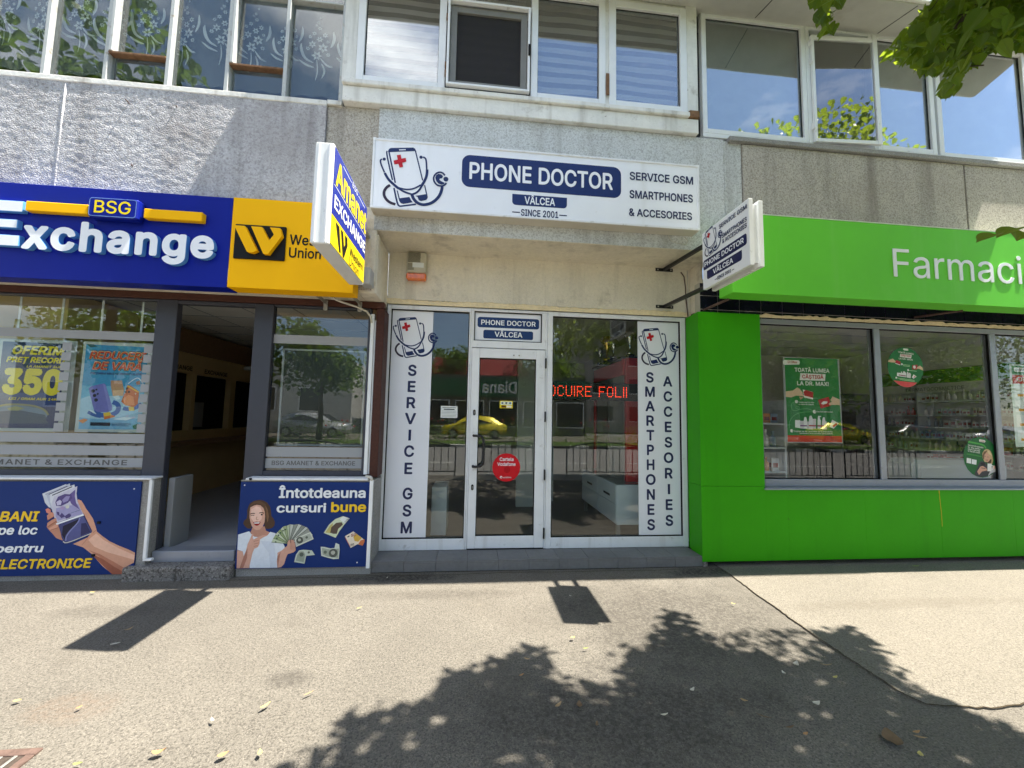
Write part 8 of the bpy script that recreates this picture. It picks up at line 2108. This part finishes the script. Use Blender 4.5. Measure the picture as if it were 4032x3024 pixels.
def far_tree(x, y, hh, rr, lab, cnt=2600, ht=2.3):
    t = thing('street_tree', lab, 'tree', (x, y, 0.04), 'street trees across the road')
    bm = bmesh.new()
    tube_bm(bm, [(x, y, 0), (x + .05, y, ht * .6), (x, y, ht), (x + .1, y, hh * .7)], [.16, .13, .11, .04], 10)
    bmesh.ops.recalc_face_normals(bm, faces=bm.faces)
    fin('trunk', bm, m_bark, t)
    vs_, fs_ = [], []
    blobs = [(Vector((rs.uniform(-.6, .6) * rr, rs.uniform(-.6, .6) * rr, rs.uniform(-.5, .7) * (hh - ht) / 2)), rs.uniform(.35, .6)) for _ in range(14)]
    for k in range(cnt):
        c, br = rs.choice(blobs)
        d = Vector((rs.gauss(0, 1), rs.gauss(0, 1), rs.gauss(0, 1))).normalized() * (rs.random() ** .4) * br * rr
        q = Vector((x, y, (hh + ht) / 2)) + c + d
        leaf_geo(q, rs.uniform(.16, .26), Vector((rs.uniform(-1, 1), rs.uniform(-1, 1), rs.uniform(-1.2, .3))), Vector((rs.uniform(-1, 1), rs.uniform(-1, 1), 1)), vs_, fs_)
    pyd('crown', vs_, fs_, m_leaf_far, t)['kind'] = 'stuff'


far_tree(-8.1, -18.6, 6.2, 2.7, 'round-crowned street tree with a dark trunk, mirrored in the small exchange window')
far_tree(-9.0, -6.9, 10.5, 2.9, 'tall street tree on the near pavement, mirrored in the lace curtain window', 3200, 3.4)
far_tree(-19.5, -19.0, 7.0, 3.0, 'tall street tree mirrored above the white cars')
far_tree(6.2, -27.5, 7.5, 3.0, 'bushy tree beside the kiosk across the road')
far_tree(20.0, -18.6, 7.2, 3.4, 'wide street tree mirrored in the pharmacy window')
far_tree(27.5, -24.5, 8.5, 3.8, 'big street tree behind the parked taxis')
far_tree(34.5, -24.0, 9.0, 4.2, 'broad street tree near the far end of the car park')
far_tree(42.5, -23.0, 9.5, 4.5, 'last big street tree at the far end of the verge')
far_tree(-1.8, -28.2, 7.0, 2.2, 'tree rising behind the green kiosk roof')
# buildings across the road
KS = thing('kiosk', 'long low shop with a green fascia across the road', 'building', (2, -27, 0))
m_kiosk = mat('kiosk_wall', (92, 90, 86), 0.7, 0.2, var=(3, 0.08))
box('wall', -7, 9, -31, -26.4, 0, 4.6, m_kiosk, KS)
box('fascia', -7.2, 9.2, -26.39, -26.1, 2.95, 4.3, mat('kiosk_green', (18, 96, 62), 0.5, 0.3), KS)
lettering('Diana', Plane((0, -26.1, 0), (-1, 0, 0), (0, 0, 1)), -3.4, -0.8, 3.25, 0.85, m_white_letter, KS, 0.01, 0.02)
for i in range(6):
    w = box('window', -6.4 + i * 2.6, -4.3 + i * 2.6, -26.41, -26.36, 0.7, 2.6, mat('car_glass', (18, 20, 24), 0.05, 0.6), KS)
    ring_frame('frame', -6.45 + i * 2.6, -4.25 + i * 2.6, 0.65, 2.65, -26.36, -26.30, 0.06, m_white_pvc, w)
cube_of([(-3.5, -30, 4.6), (4.5, -30, 4.6), (4.5, -26.6, 4.6), (-3.5, -26.6, 4.6)], [(-3.0, -28.6, 6.2), (4.0, -28.6, 6.2), (4.0, -28.2, 6.2), (-3.0, -28.2, 6.2)], 'roof', mat('red_roof', (128, 36, 34), 0.7, 0.2, var=(10, 0.15)), KS)
WB = thing('white_building', 'long white rendered building with a ramp railing across the road', 'building', (-14, -26, 0))
box('wall', -30, -8.5, -34, -25.5, 0, 5.2, mat('white_render', (196, 194, 188), 0.8, 0.15, var=(2, 0.06)), WB)
for i in range(6):
    w = box('window', -28 + i * 3.2, -26.4 + i * 3.2, -25.51, -25.46, 1.6, 3.2, mat('car_glass', (18, 20, 24), 0.05, 0.6), WB)
    ring_frame('frame', -28.05 + i * 3.2, -26.35 + i * 3.2, 1.55, 3.25, -25.46, -25.40, 0.07, m_white_pvc, w)
for z in (0.5, 0.8, 1.1): box('ramp_rail', -15, -8.6, -24.9, -24.86, z, z + 0.05, m_galv, WB)
AP = thing('apartment_block', 'grey apartment block with rows of windows beyond the car park', 'building', (22, -36, 0))
box('wall', 11, 60, -46, -36, 0, 15, mat('grey_render', (150, 146, 138), 0.8, 0.15, var=(1.5, 0.08)), AP)
for fl in range(5):
    for i in range(12):
        w = box('window', 12.5 + i * 3.9, 14.6 + i * 3.9, -36.01, -35.95, 1.2 + fl * 2.9, 2.7 + fl * 2.9, mat('car_glass', (18, 20, 24), 0.05, 0.6), AP)
        box('sill', 12.4 + i * 3.9, 14.7 + i * 3.9, -36.0, -35.8, 1.12 + fl * 2.9, 1.19 + fl * 2.9, m_white_pvc, w)
